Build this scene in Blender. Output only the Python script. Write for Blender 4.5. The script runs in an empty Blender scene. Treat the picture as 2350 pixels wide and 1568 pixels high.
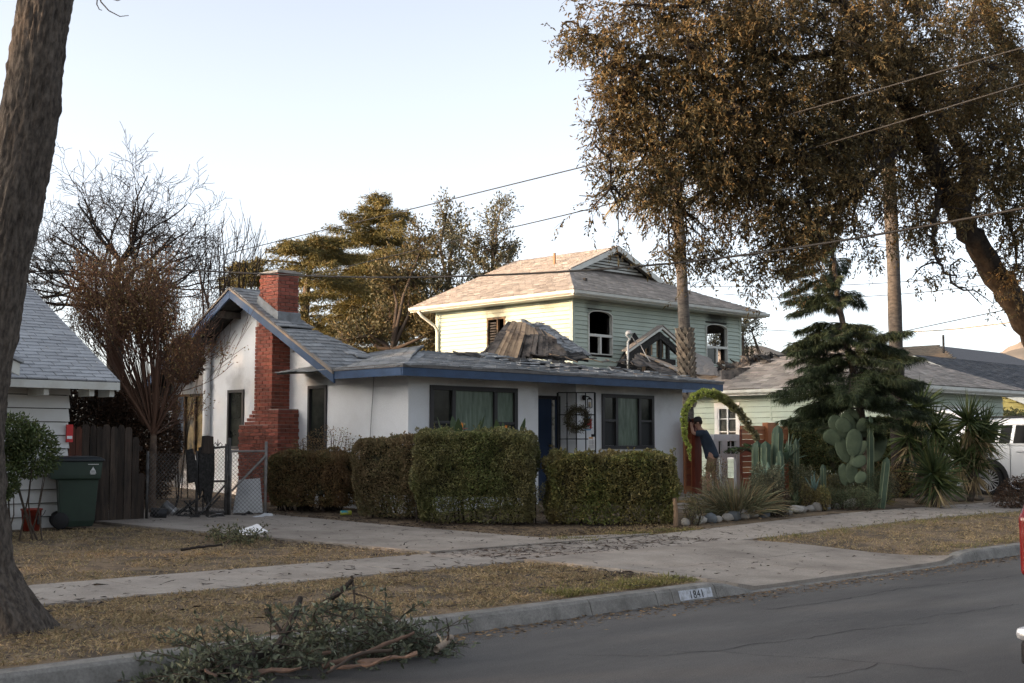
import bpy, bmesh, math, random
import numpy as np
from mathutils import Vector, Matrix, noise

random.seed(7)
RNG = np.random.default_rng(11)
SC = bpy.context.scene
COL = SC.collection
V = Vector

# ------------------------------------------------------------------ camera, sky, sun, exposure
F = 2970.0                      # focal length in reference units (picture 2350 wide)
PITCH = math.atan(236.0 / F)
CAM = V((0.0, 0.0, 1.65))
cam_data = bpy.data.cameras.new("camera")
cam_data.sensor_width = 36.0
cam_data.lens = 36.0 * F / 2350.0
cam_data.clip_end = 9000.0
cam_data.clip_start = 0.1
cam_data.dof.use_dof = True
cam_data.dof.focus_distance = 27.0
cam_data.dof.aperture_fstop = 7.1
cam = bpy.data.objects.new("camera", cam_data)
COL.objects.link(cam)
cam.location = CAM
cam.rotation_euler = (math.pi / 2 + PITCH, 0.0, -math.pi / 4)
SC.camera = cam

SUN_EL = math.radians(8.0)
SUN_AZ = math.atan2(0.50, -0.866)          # direction towards the sun, counter-clockwise from +X
world = bpy.data.worlds.new("World")
SC.world = world
world.use_nodes = True
wn = world.node_tree
bg = wn.nodes["Background"]
sky = wn.nodes.new("ShaderNodeTexSky")
sky.sky_type = 'NISHITA'
sky.sun_disc = False
sky.sun_elevation = SUN_EL
sky.sun_rotation = math.pi / 2 - SUN_AZ
sky.altitude = 250.0
sky.air_density = 0.5
sky.dust_density = 3.4
sky.ozone_density = 0.0
hs = wn.nodes.new("ShaderNodeHueSaturation")
hs.inputs["Saturation"].default_value = 0.47
wn.links.new(sky.outputs[0], hs.inputs["Color"])
wn.links.new(hs.outputs[0], bg.inputs[0])
bg.inputs[1].default_value = 0.15
sun_data = bpy.data.lights.new("sun", 'SUN')
sun_data.energy = 1.9
sun_data.angle = math.radians(0.9)
sun_data.color = (1.0, 0.56, 0.24)
sun = bpy.data.objects.new("sun", sun_data)
COL.objects.link(sun)
S_DIR = V((math.cos(SUN_AZ) * math.cos(SUN_EL), math.sin(SUN_AZ) * math.cos(SUN_EL), math.sin(SUN_EL)))
sun.rotation_euler = S_DIR.to_track_quat('Z', 'Y').to_euler()
sun.location = (-20, 20, 30)
SC.view_settings.view_transform = 'Standard'
SC.view_settings.look = 'None'
SC.view_settings.gamma = 1.0
SC.view_settings.exposure = 2.02
SC.render.engine = 'CYCLES'
SC.cycles.max_bounces = 6
SC.cycles.transparent_max_bounces = 8
SC.cycles.use_denoising = True
SC.cycles.denoising_prefilter = 'NONE'

# ------------------------------------------------------------------ placing things: a sight line met with a real plane
_c, _s = math.cos(PITCH), math.sin(PITCH)
_R = V((.70710678, -.70710678, 0)); _Fw = V((_c * .70710678, _c * .70710678, _s)); _U = V((-_s * .70710678, -_s * .70710678, _c))
def ray(px, py):
    return _R * ((px - 1175.0) / F) + _Fw + _U * ((784.0 - py) / F)
def onY(px, py, y):
    r = ray(px, py); return CAM + r * ((y - CAM.y) / r.y)
def onX(px, py, x):
    r = ray(px, py); return CAM + r * ((x - CAM.x) / r.x)
def onZ(px, py, z):
    r = ray(px, py); return CAM + r * ((z - CAM.z) / r.z)
def onD(px, py, d):
    r = ray(px, py); h = (r.x + r.y) * .70710678; return CAM + r * (d / h)
def onG(px, py):
    """where a sight line meets the ground"""
    z = 0.3
    for _ in range(12):
        p = onZ(px, py, z); z = ground_z(p.x, p.y)
    return onZ(px, py, z)

# ------------------------------------------------------------------ ground heights
CURB = 8.5
def sm(a, b, t):
    t = min(1.0, max(0.0, (t - a) / (b - a))); return t * t * (3 - 2 * t)
def apron(x):
    """1 where the driveway dips to the road"""
    return sm(11.6, 12.5, x) * (1 - sm(16.7, 17.7, x))
_gy = [8.5, 11.4, 12.8, 20.0, 27.0, 40.0, 4000.0]
_gz = [0.145, 0.20, 0.225, 0.43, 0.70, 0.9, 2.0]
def ground_z(x, y):
    z = float(np.interp(y, _gy, _gz))
    z += 0.15 * sm(14.0, 23.0, x) * sm(8.8, 12.8, y)
    z -= 0.125 * apron(x) * (1 - sm(8.5, 11.0, y))
    if y < 8.5: z = 0.0
    return z

# ------------------------------------------------------------------ mesh helpers
WORLD_OF = {}
def par(o, p):
    if p is not None:
        o.parent = p
        o.matrix_parent_inverse = WORLD_OF.get(p.name, Matrix()).inverted()
def link(name, me, mat=None, parent=None, M=None):
    o = bpy.data.objects.new(name, me)
    COL.objects.link(o)
    if mat is not None and me is not None and len(me.materials) == 0:
        me.materials.append(mat)
    par(o, parent)
    if M is not None:
        o.matrix_basis = M
        WORLD_OF[o.name] = M.copy()
    return o
def tag(o, label, cat=None, group=None, kind=None):
    if label: o["label"] = label
    if cat: o["category"] = cat
    if group: o["group"] = group
    if kind: o["kind"] = kind
    return o
def thing(name, label, cat, loc=(0, 0, 0), group=None, kind=None):
    o = bpy.data.objects.new(name, None)
    COL.objects.link(o)
    o.empty_display_size = 0.2
    o.location = loc
    WORLD_OF[o.name] = Matrix.Translation(V(loc))
    return tag(o, label, cat, group, kind)

class MB:
    def __init__(s): s.v, s.f, s.mi, s.cur = [], [], [], 0
    def add(s, vs, fs):
        b = len(s.v); s.v.extend([tuple(x) for x in vs])
        for f in fs: s.f.append(tuple(b + i for i in f)); s.mi.append(s.cur)
        return s
    def hexa(s, p):   # p: 4 bottom + 4 top, both counter-clockwise seen from above
        return s.add(p, [(3, 2, 1, 0), (4, 5, 6, 7), (0, 1, 5, 4), (1, 2, 6, 5), (2, 3, 7, 6), (3, 0, 4, 7)])
    def box(s, x0, x1, y0, y1, z0, z1, M=None):
        p = [V(q) for q in ((x0, y0, z0), (x1, y0, z0), (x1, y1, z0), (x0, y1, z0), (x0, y0, z1), (x1, y0, z1), (x1, y1, z1), (x0, y1, z1))]
        if M is not None: p = [M @ q for q in p]
        return s.hexa(p)
    def bar(s, a, b, w, h, up=(0, 0, 1)):
        a, b = V(a), V(b); d = (b - a).normalized(); up = V(up)
        side = d.cross(up)
        if side.length < 1e-4: side = d.cross(V((1, 0, 0)))
        side.normalize(); u = side.cross(d)
        p = []
        for q in (a, b):
            p += [q - side * w / 2 - u * h / 2, q + side * w / 2 - u * h / 2, q + side * w / 2 + u * h / 2, q - side * w / 2 + u * h / 2]
        return s.add(p, [(0, 1, 2, 3), (7, 6, 5, 4), (0, 4, 5, 1), (1, 5, 6, 2), (2, 6, 7, 3), (3, 7, 4, 0)])
    def tube(s, pts, rad, n=8, cap=True):
        pts = [V(p) for p in pts]
        if not hasattr(rad, '__len__'): rad = [rad] * len(pts)
        b = len(s.v); ref = None
        for i, p in enumerate(pts):
            d = (pts[min(i + 1, len(pts) - 1)] - pts[max(i - 1, 0)])
            d = d.normalized() if d.length > 1e-9 else V((0, 0, 1))
            if ref is None:
                ref = V((0, 0, 1)) if abs(d.z) < .9 else V((1, 0, 0))
            a = d.cross(ref); a = a.normalized() if a.length > 1e-6 else d.orthogonal().normalized()
            c = a.cross(d); ref = c
            for k in range(n):
                t = 2 * math.pi * k / n
                s.v.append(tuple(p + (a * math.cos(t) + c * math.sin(t)) * rad[i]))
        for i in range(len(pts) - 1):
            for k in range(n):
                k2 = (k + 1) % n
                s.f.append((b + i * n + k, b + i * n + k2, b + (i + 1) * n + k2, b + (i + 1) * n + k)); s.mi.append(s.cur)
        if cap and n > 2:
            s.f.append(tuple(b + k for k in range(n))[::-1]); s.mi.append(s.cur)
            s.f.append(tuple(b + (len(pts) - 1) * n + k for k in range(n))); s.mi.append(s.cur)
        return s
    def prism(s, poly, vec):
        n = len(poly); poly = [V(p) for p in poly]; vec = V(vec)
        return s.add(poly + [p + vec for p in poly], [tuple(range(n))[::-1], tuple(range(n, 2 * n))] + [(i, (i + 1) % n, n + (i + 1) % n, n + i) for i in range(n)])
    def lathe(s, prof, c, n=20, axis=None):
        c = V(c); M = Matrix()
        if axis is not None: M = V(axis).to_track_quat('Z', 'Y').to_matrix().to_4x4()
        b = len(s.v)
        for r, z in prof:
            for k in range(n):
                t = 2 * math.pi * k / n
                s.v.append(tuple(c + M @ V((r * math.cos(t), r * math.sin(t), z))))
        for i in range(len(prof) - 1):
            for k in range(n):
                k2 = (k + 1) % n
                s.f.append((b + i * n + k, b + i * n + k2, b + (i + 1) * n + k2, b + (i + 1) * n + k)); s.mi.append(s.cur)
        return s
    def sheet(s, fn, nu, nv):
        b = len(s.v)
        for j in range(nv + 1):
            for i in range(nu + 1): s.v.append(tuple(fn(i / nu, j / nv)))
        for j in range(nv):
            for i in range(nu):
                a = b + j * (nu + 1) + i
                s.f.append((a, a + 1, a + nu + 2, a + nu + 1)); s.mi.append(s.cur)
        return s
    def mesh(s, name, mats, smooth=False):
        me = bpy.data.meshes.new(name)
        me.from_pydata(s.v, [], s.f)
        for m in (mats if isinstance(mats, (list, tuple)) else [mats]): me.materials.append(m)
        if isinstance(mats, (list, tuple)) and len(mats) > 1: me.polygons.foreach_set("material_index", s.mi)
        if smooth: me.polygons.foreach_set("use_smooth", [True] * len(s.f))
        me.update()
        return me
    def build(s, name, mat, parent=None, smooth=False, bevel=0, solid=0, subd=0, M=None):
        o = link(name, s.mesh(name, mat, smooth), None, parent, M)
        if solid:
            m = o.modifiers.new("solid", 'SOLIDIFY'); m.thickness = solid; m.offset = 0
        if bevel:
            m = o.modifiers.new("bevel", 'BEVEL'); m.width = bevel; m.segments = 2; m.limit_method = 'ANGLE'; m.angle_limit = .6
        if subd:
            m = o.modifiers.new("subd", 'SUBSURF'); m.levels = subd; m.render_levels = subd
        return o

# ------------------------------------------------------------------ materials
MATS = {}
def mat(name, col, rough=.85, col2=None, scale=3.0, mix=(.4, .65), bump=0.0, bscale=60.0, rnd=0.0, island=False, col3=None,
        metal=0.0, spec=.3, trans=0.0, soot=(), sootcol=(.012, .011, .010), stretch=None, alpha=1.0, coat=0.0, emit=None, detail=6.0, hue=0.0, fine=None):
    if name in MATS: return MATS[name]
    m = bpy.data.materials.new(name); m.use_nodes = True; MATS[name] = m
    n, L = m.node_tree.nodes, m.node_tree.links
    P = n["Principled BSDF"]; out = n["Material Output"]
    P.inputs["Roughness"].default_value = rough; P.inputs["Metallic"].default_value = metal
    P.inputs["Specular IOR Level"].default_value = spec
    P.inputs["Coat Weight"].default_value = coat
    tc = n.new("ShaderNodeTexCoord"); vec = tc.outputs["Object"]
    if stretch is not None:
        mp = n.new("ShaderNodeMapping"); mp.inputs["Scale"].default_value = stretch
        L.new(vec, mp.inputs[0]); vec = mp.outputs[0]
    def rgb(c):
        x = n.new("ShaderNodeRGB"); x.outputs[0].default_value = (*c, 1); return x.outputs[0]
    def mixc(f, a, b):
        x = n.new("ShaderNodeMix"); x.data_type = 'RGBA'; L.new(f, x.inputs["Factor"]); L.new(a, x.inputs["A"]); L.new(b, x.inputs["B"]); return x.outputs["Result"]
    def ramp(f, a, b):
        x = n.new("ShaderNodeMapRange"); x.inputs[1].default_value = a; x.inputs[2].default_value = b; x.clamp = True; L.new(f, x.inputs[0]); return x.outputs[0]
    def ntex(sc, det=6.0, v=None):
        x = n.new("ShaderNodeTexNoise"); x.inputs["Scale"].default_value = sc; x.inputs["Detail"].default_value = det; x.inputs["Roughness"].default_value = .62
        L.new(v if v is not None else vec, x.inputs["Vector"]); return x.outputs["Fac"]
    def math_(op, a, b):
        x = n.new("ShaderNodeMath"); x.operation = op
        for i, q in enumerate((a, b)):
            if isinstance(q, (int, float)): x.inputs[i].default_value = q
            else: L.new(q, x.inputs[i])
        return x.outputs[0]
    c = rgb(col)
    if col2 is not None: c = mixc(ramp(ntex(scale, detail), *mix), c, rgb(col2))
    if rnd or col3 is not None or hue:
        if island: r = n.new("ShaderNodeNewGeometry").outputs["Random Per Island"]
        else: r = n.new("ShaderNodeObjectInfo").outputs["Random"]
        if col3 is not None: c = mixc(ramp(r, .55, 1.0), c, rgb(col3))
        if rnd:
            r2 = math_('FRACT', math_('MULTIPLY', r, 17.31), 0)
            h = n.new("ShaderNodeHueSaturation"); L.new(c, h.inputs["Color"])
            L.new(math_('ADD', math_('MULTIPLY', r2, 2 * rnd), 1 - rnd), h.inputs["Value"])
            if hue: L.new(math_('ADD', math_('MULTIPLY', r, 2 * hue), .5 - hue), h.inputs["Hue"])
            c = h.outputs[0]
    if fine is not None:
        h2 = n.new("ShaderNodeHueSaturation"); L.new(c, h2.inputs["Color"])
        L.new(math_('ADD', math_('MULTIPLY', math_('SUBTRACT', ntex(fine[0], 3, tc.outputs["Object"]), .5), 2 * fine[1]), 1.0), h2.inputs["Value"]); c = h2.outputs[0]
    for (sx, sy, sz, sr, st) in soot:
        d = n.new("ShaderNodeVectorMath"); d.operation = 'DISTANCE'; L.new(tc.outputs["Object"], d.inputs[0]); d.inputs[1].default_value = (sx, sy, sz)
        dd = math_('ADD', math_('DIVIDE', d.outputs["Value"], sr), math_('MULTIPLY', math_('SUBTRACT', ntex(3.0, 6, tc.outputs["Object"]), .5), 1.6))
        f = math_('MULTIPLY', ramp(dd, 1.0, .35), st)
        c = mixc(f, c, rgb(sootcol))
    L.new(c, P.inputs["Base Color"])
    if bump:
        b = n.new("ShaderNodeBump"); b.inputs["Strength"].default_value = bump; b.inputs["Distance"].default_value = .02
        L.new(ntex(bscale, 8), b.inputs["Height"]); L.new(b.outputs[0], P.inputs["Normal"])
    if trans:
        t = n.new("ShaderNodeBsdfTranslucent"); L.new(c, t.inputs["Color"])
        x = n.new("ShaderNodeMixShader"); x.inputs[0].default_value = trans
        L.new(P.outputs[0], x.inputs[1]); L.new(t.outputs[0], x.inputs[2]); L.new(x.outputs[0], out.inputs["Surface"])
    if alpha < 1:
        t = n.new("ShaderNodeBsdfTransparent"); x = n.new("ShaderNodeMixShader"); x.inputs[0].default_value = alpha
        L.new(t.outputs[0], x.inputs[1]); L.new(P.outputs[0], x.inputs[2]); L.new(x.outputs[0], out.inputs["Surface"])
    if emit: P.inputs["Emission Color"].default_value = (*emit, 1); P.inputs["Emission Strength"].default_value = 1
    return m

def leaf_mat(name, a, b, c3=None, trans=.3, rnd=.45, rough=.6, scale=.7, k=1.55):
    a, b = [x * k for x in a], [x * k for x in b]
    if c3: c3 = [x * k for x in c3]
    return mat(name, a, rough, col2=b, scale=scale, mix=(.38, .62), rnd=rnd, island=True, col3=c3, trans=trans, spec=.25)

# ------------------------------------------------------------------ foliage helpers (numpy)
def raw_mesh(name, verts, faces_n, idx, m, smooth=False):
    """verts (N,3); idx flat loop indices; faces_n loops per face"""
    me = bpy.data.meshes.new(name)
    verts = np.ascontiguousarray(verts, dtype=np.float32)
    me.vertices.add(len(verts)); me.vertices.foreach_set("co", verts.ravel())
    nf = len(idx) // faces_n
    me.loops.add(len(idx)); me.loops.foreach_set("vertex_index", np.ascontiguousarray(idx, dtype=np.int32))
    me.polygons.add(nf)
    me.polygons.foreach_set("loop_start", np.arange(0, nf * faces_n, faces_n, dtype=np.int32))
    me.polygons.foreach_set("loop_total", np.full(nf, faces_n, dtype=np.int32))
    if smooth: me.polygons.foreach_set("use_smooth", np.ones(nf, dtype=bool))
    me.update(calc_edges=True)
    me.materials.append(m)
    return me
def unit(a): return a / np.maximum(np.linalg.norm(a, axis=-1, keepdims=True), 1e-9)
def leaves_np(base, dirs, length, width, rng=RNG, fold=.25, bend=0.0):
    """diamond leaves with a fold: base (N,3), dirs (N,3) -> verts, idx (quads)"""
    n = len(base); d = unit(dirs)
    s = unit(np.cross(d, rng.normal(size=(n, 3)))); u = np.cross(s, d)
    L = np.broadcast_to(np.asarray(length, dtype=float), (n,))[:, None]; W = np.broadcast_to(np.asarray(width, dtype=float), (n,))[:, None]
    tip = base + d * L - np.array([0, 0, 1]) * bend * L
    mid = base + d * L * .45 + u * W * fold
    v = np.stack([base, mid + s * W * .5, tip, mid - s * W * .5], axis=1).reshape(-1, 3)
    return v
def leaf_object(name, base, dirs, length, width, m, parent=None, fold=.25, bend=0.0, rng=RNG):
    v = leaves_np(base, dirs, length, width, rng, fold, bend)
    return link(name, raw_mesh(name, v, 4, np.arange(len(v)), m), None, parent)
def strips_np(paths, widths, side=None):
    """flat tapering ribbons: list of (k,3) arrays"""
    vs, idx, b = [], [], 0
    for p, w in zip(paths, widths):
        p = np.asarray(p, float); k = len(p)
        d = unit(np.gradient(p, axis=0)); s = np.cross(d, side if side is not None else RNG.normal(size=3)); s = unit(s)
        t = np.linspace(0, 1, k)[:, None]
        ww = w * np.clip(1.02 - t ** 2.2, .03, 1) * .5
        v = np.empty((2 * k, 3)); v[0::2] = p - s * ww; v[1::2] = p + s * ww
        vs.append(v)
        for i in range(k - 1): idx += [b + 2 * i, b + 2 * i + 1, b + 2 * i + 3, b + 2 * i + 2]
        b += 2 * k
    return np.concatenate(vs), np.array(idx)
def tubes_np(lines, n=4):
    """lines: list of (pts (k,3), radii (k,)) -> verts, idx"""
    vs, idx, b = [], [], 0
    ang = np.linspace(0, 2 * np.pi, n, endpoint=False)
    ca, sa = np.cos(ang)[None, :, None], np.sin(ang)[None, :, None]
    for p, r in lines:
        p = np.asarray(p, float); k = len(p); r = np.asarray(r, float)
        d = unit(np.gradient(p, axis=0))
        ref = np.where(np.abs(d[:, 2:3]) < .9, np.array([[0, 0, 1.0]]), np.array([[1.0, 0, 0]]))
        a = unit(np.cross(d, ref)); c = np.cross(a, d)
        ring = p[:, None, :] + (a[:, None, :] * ca + c[:, None, :] * sa) * r[:, None, None]
        vs.append(ring.reshape(-1, 3))
        i = np.arange(k - 1)[:, None] * n; j = np.arange(n)[None, :]; j2 = (j + 1) % n
        q = np.stack([b + i + j, b + i + j2, b + i + n + j2, b + i + n + j], axis=-1)
        idx.append(q.reshape(-1)); b += k * n
    return np.concatenate(vs), np.concatenate(idx)
def tube_object(name, lines, m, parent=None, n=4, smooth=True):
    v, i = tubes_np(lines, n)
    return link(name, raw_mesh(name, v, 4, i, m, smooth), None, parent)
def grow(p, d, length, r, level, rng, spread=.6, kids=(3, 4, 4), up=.1, wig=.18, ratio=.62, rratio=.55, steps=5, tips=None, out=None, taper=.45, start=.35):
    """recursive branch lines"""
    if out is None: out = []
    p = np.array(p, float); d = unit(np.array(d, float)); pts = [p]; dd = d
    for i in range(steps):
        dd = unit(dd + rng.normal(size=3) * wig + np.array([0, 0, up]))
        pts.append(pts[-1] + dd * length / steps)
    rad = np.linspace(r, r * taper, steps + 1)
    out.append((np.array(pts), rad))
    if level <= 0:
        if tips is not None: tips.append((np.array(pts), dd))
        return out
    k = kids[min(len(kids) - 1, level - 1)]
    for j in range(k):
        t = start + (1 - start) * (j + rng.random()) / k
        x = t * steps; i = min(int(x), steps - 1)
        q = pts[i] + (pts[i + 1] - pts[i]) * (x - i)
        axis = unit(pts[i + 1] - pts[i])
        side = unit(np.cross(axis, rng.normal(size=3)))
        nd = unit(axis * (1 - spread) + side * spread)
        grow(q, nd, length * ratio * (.7 + .6 * rng.random()), max(r * rratio * (1 - .45 * t), .002), level - 1, rng, spread, kids, up, wig, ratio, rratio, max(3, steps - 1), tips, out, taper, start)
    return out

# ------------------------------------------------------------------ pieces: shingles, boards, bricks
def clip_poly(poly, clip):
    """Sutherland-Hodgman, clip convex counter-clockwise"""
    out = poly
    for i in range(len(clip)):
        a, b = clip[i], clip[(i + 1) % len(clip)]
        inp, out = out, []
        if not inp: return []
        def side(p): return (b[0] - a[0]) * (p[1] - a[1]) - (b[1] - a[1]) * (p[0] - a[0])
        for k in range(len(inp)):
            p, q = inp[k], inp[(k + 1) % len(inp)]
            sp, sq = side(p), side(q)
            if sp >= 0: out.append(p)
            if sp * sq < 0:
                t = sp / (sp - sq); out.append((p[0] + (q[0] - p[0]) * t, p[1] + (q[1] - p[1]) * t))
    return out
SHINGLE_ME = {}
def shingles(roof, surf, polys, m, w=.30, e=.14, th=.022, most=250, chaos=None, seed=1, name="shingle"):
    """surf(u,v)->Vector; polys: convex polygons in (u,v). Lays overlapping tabs; the nearest whole ones are parts, the rest one stuff part."""
    rng = random.Random(seed)
    whole, rest = [], MB()
    us = [p[0] for q in polys for p in q]; vs = [p[1] for q in polys for p in q]
    def frame(u, v):
        h = .02; o = surf(u, v)
        a = (surf(u + h, v) - surf(u - h, v)); b = (surf(u, v + h) - surf(u, v - h))
        la, lb = a.length / (2 * h), b.length / (2 * h)
        a.normalize(); nrm = a.cross(b).normalized(); b = nrm.cross(a)
        return o, a, b, nrm
    nrow = int((max(vs) - min(vs)) / e) + 2
    for r in range(nrow):
        v0 = min(vs) + (r - 0.0) * e
        off = (r % 2) * w * .5 + rng.uniform(-.04, .04)
        c = int((max(us) - min(us)) / w) + 2
        for i in range(c):
            u0 = min(us) - w * .5 + i * w + off
            ww = w - .014
            rect = [(u0, v0), (u0 + ww, v0), (u0 + ww, v0 + e * 1.15), (u0, v0 + e * 1.15)]
            for pl in polys:
                cp = clip_poly(rect, pl)
                if len(cp) < 3: continue
                ar = abs(sum(cp[k][0] * cp[(k + 1) % len(cp)][1] - cp[(k + 1) % len(cp)][0] * cp[k][1] for k in range(len(cp)))) / 2
                if ar < .002: continue
                full = ar > .97 * ww * e * 1.15
                uc, vc = u0 + ww / 2, v0
                ch = chaos(uc, vc) if chaos else 0.0
                if ch > .05 and rng.random() < ch * .30: continue
                o, a, b, nn = frame(uc, vc + e * .5)
                lift = rng.uniform(.0, .006) + ch * rng.random() ** 2 * .07
                tilt = .07 + rng.uniform(-.015, .03) + ch * rng.uniform(-.05, .45) * (rng.random() < .35)
                rot = rng.uniform(-.008, .008) + ch * rng.uniform(-.18, .18)
                M = Matrix((( a.x, b.x, nn.x, 0), (a.y, b.y, nn.y, 0), (a.z, b.z, nn.z, 0), (0, 0, 0, 1)))
                M = Matrix.Translation(o + nn * (lift + .012)) @ M @ Matrix.Rotation(rot, 4, 'Z') @ Matrix.Rotation(-tilt, 4, 'X')
                if full: whole.append(((o - CAM).length, M))
                else:
                    q = [V((p[0] - uc, p[1] - (vc + e * .5), 0)) for p in cp]
                    rest.prism([M @ p for p in q], (M.to_3x3() @ V((0, 0, th))))
                break
    key = (name, w, e, th, m.name)
    if key not in SHINGLE_ME:
        b = MB(); b.box(-w / 2 + .007, w / 2 - .007, -e * .5, e * .65, 0, th)
        SHINGLE_ME[key] = b.mesh(name, m)
    whole.sort(key=lambda t: t[0])
    unitb = [V(v.co) for v in SHINGLE_ME[key].vertices]
    faces = [(3, 2, 1, 0), (4, 5, 6, 7), (0, 1, 5, 4), (1, 2, 6, 5), (2, 3, 7, 6), (3, 0, 4, 7)]
    for k, (_, M) in enumerate(whole):
        if k < most: link(name, SHINGLE_ME[key], None, roof, M)
        else: rest.add([M @ c for c in unitb], faces)
    if rest.v:
        o = rest.build(name + "_field", MATS.get(m.name + " field") or m, roof); o["kind"] = "stuff"
    return

def siding(parent, P0, U, N, width, z0, z1, ex, m, holes=(), top=None, name="siding_board", th=.04, gap=.006):
    """clapboards on a wall from P0 along U, facing N; each board (cut at openings) is a part"""
    U, N, P0 = V(U), V(N), V(P0); rows = int(math.ceil((z1 - z0) / ex)); rr = random.Random(int(width * 1000))
    for r in range(rows):
        a, b = z0 + r * ex, min(z0 + (r + 1) * ex, z1) - gap  # the gap bares dark backing that stands in for a shadow line
        spans = [(0.0, width)]
        if top is not None:
            l, rgt = top(b)
            spans = [(max(l, 0), min(rgt, width))]
        for (h0, h1, hz0, hz1) in holes:
            if b > hz0 + .01 and a < hz1 - .01:
                ns = []
                for (s, t) in spans:
                    if h1 <= s or h0 >= t: ns.append((s, t)); continue
                    if h0 > s: ns.append((s, h0))
                    if h1 < t: ns.append((h1, t))
                spans = ns
        for (s, t) in spans:
            if t - s < .02: continue
            q = MB(); pa, pb = P0 + U * (s + .002), P0 + U * (t - .002); j = rr.uniform(-.002, .003)
            zb, zt = V((0, 0, a)), V((0, 0, b))
            q.hexa([pa + zb + N * (th + j), pb + zb + N * (th + j), pb + zb, pa + zb, pa + zt + N * .008, pb + zt + N * .008, pb + zt, pa + zt])
            q.build(name, m, parent)
def wall_panel(parent, P0, U, N, width, z0, z1, th, m, holes=(), name="wall"):
    """solid wall of thickness th behind the facing plane, with rectangular openings"""
    U, N, P0 = V(U), V(N), V(P0)
    us = sorted({0.0, width, *[h[0] for h in holes], *[h[1] for h in holes]}); zs = sorted({z0, z1, *[h[2] for h in holes], *[h[3] for h in holes]})
    q = MB()
    ok = lambda u, z: z0 < z < z1 and 0 < u < width and not any(h[0] < u < h[1] and h[2] < z < h[3] for h in holes)
    cu = [(us[i] + us[i + 1]) / 2 for i in range(len(us) - 1)]; cz = [(zs[i] + zs[i + 1]) / 2 for i in range(len(zs) - 1)]
    for i, uc in enumerate(cu):
        for j, zc in enumerate(cz):
            if not ok(uc, zc): continue
            u0, u1, a, b = us[i], us[i + 1], zs[j], zs[j + 1]
            c = lambda u, z, d: P0 + U * u + V((0, 0, z)) - N * d
            f = [c(u0, a, 0), c(u1, a, 0), c(u1, b, 0), c(u0, b, 0)]; k = [c(u0, a, th), c(u1, a, th), c(u1, b, th), c(u0, b, th)]
            q.add(f, [(0, 1, 2, 3)]); q.add(k, [(3, 2, 1, 0)])
            nb = lambda di, dj: (0 <= i + di < len(cu) and 0 <= j + dj < len(cz) and ok(cu[i + di], cz[j + dj]))
            if not nb(-1, 0): q.add([f[0], f[3], k[3], k[0]], [(0, 1, 2, 3)])
            if not nb(1, 0): q.add([f[1], k[1], k[2], f[2]], [(0, 1, 2, 3)])
            if not nb(0, -1): q.add([f[0], k[0], k[1], f[1]], [(0, 1, 2, 3)])
            if not nb(0, 1): q.add([f[3], f[2], k[2], k[3]], [(0, 1, 2, 3)])
    return q.build(name, m, parent)
def crumple(name, corners, m, parent=None, n=14, amp=.08, freq=2.5, seed=0, ragged=0.0):
    """a torn, buckled sheet through four corners"""
    A, B, C_, D = [V(c) for c in corners]; q = MB()
    def fn(u, v):
        p = (A * (1 - u) + B * u) * (1 - v) + (D * (1 - u) + C_ * u) * v
        w = noise.noise_vector(p * freq + V((seed * 3.1, 0, 0)))
        w2 = noise.noise_vector(p * freq * 3 + V((0, seed * 2.7, 0)))
        e = ragged * (abs(u - .5) * 2) ** 4
        return p + w * amp + w2 * amp * .35 + w2 * e
    q.sheet(fn, n, n)
    return q.build(name, m, parent, solid=.012)
# ================================================================== THE SETTING
m_soil = mat("dry lawn soil", (.215, .158, .10), .95, fine=(60, .6), col2=(.105, .08, .055), scale=2.2, mix=(.44, .58), bump=.9, bscale=40)
m_road = mat("asphalt", (.078, .074, .070), .85, col2=(.125, .118, .110), scale=.55, mix=(.38, .66), stretch=(.5, 1.6, 1), bump=.5, bscale=200, spec=.3, fine=(95, .75))
m_conc = mat("concrete walk", (.33, .295, .255), .9, fine=(45, .35), col2=(.225, .195, .165), scale=2.2, mix=(.38, .72), bump=.3, bscale=120, rnd=.06)
m_kerb = mat("kerb concrete", (.23, .22, .20), .9, fine=(50, .45), col2=(.135, .128, .115), scale=5, mix=(.4, .68), bump=.4, bscale=140, rnd=.09)
m_drive = mat("driveway concrete", (.31, .275, .235), .9, fine=(40, .4), col2=(.18, .155, .13), scale=1.4, mix=(.36, .7), bump=.3, bscale=120, rnd=.05)

xs = np.concatenate([[-4000, -1200, -400, -150, -60, -30, -14], np.arange(-6, 36, .3), [38, 42, 48, 60, 90, 150, 400, 1200, 4000]])
ys = np.concatenate([[-4000, -1000, -200, -40, -3], [8.46, 8.6, 8.8], np.arange(9, 14, .3), np.arange(14, 29, .6), [31, 35, 40, 50, 70, 110, 200, 500, 1500, 4000]])
gv, gf = [], []
for y in ys:
    for x in xs:
        z = ground_z(x, y) - .012 if y > 8.55 else -.05
        if 8.9 < y < 40 and -6 < x < 36:
            z += .018 * noise.noise(V((x * 1.3, y * 1.3, 0))) + .012 * noise.noise(V((x * 4, y * 4, 3)))
            z = min(z, ground_z(x, y) - .002)
        gv.append((x, y, z))
nx = len(xs)
for j in range(len(ys) - 1):
    for i in range(nx - 1): gf.append((j * nx + i, j * nx + i + 1, (j + 1) * nx + i + 1, (j + 1) * nx + i))
b = MB(); b.add(gv, gf)
tag(b.build("ground", m_soil, smooth=True), "dry brown lawn and bare soil around the houses", kind="structure")
b = MB(); b.sheet(lambda u, v: (-150 + 400 * u, -40 + 48.48 * v, .0), 40, 8)
tag(b.build("road", m_road), "grey asphalt road with fine cracks", kind="structure")
m_crack = mat("crack filler", (.025, .024, .024), .9)
road = bpy.data.objects["road"]
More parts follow.
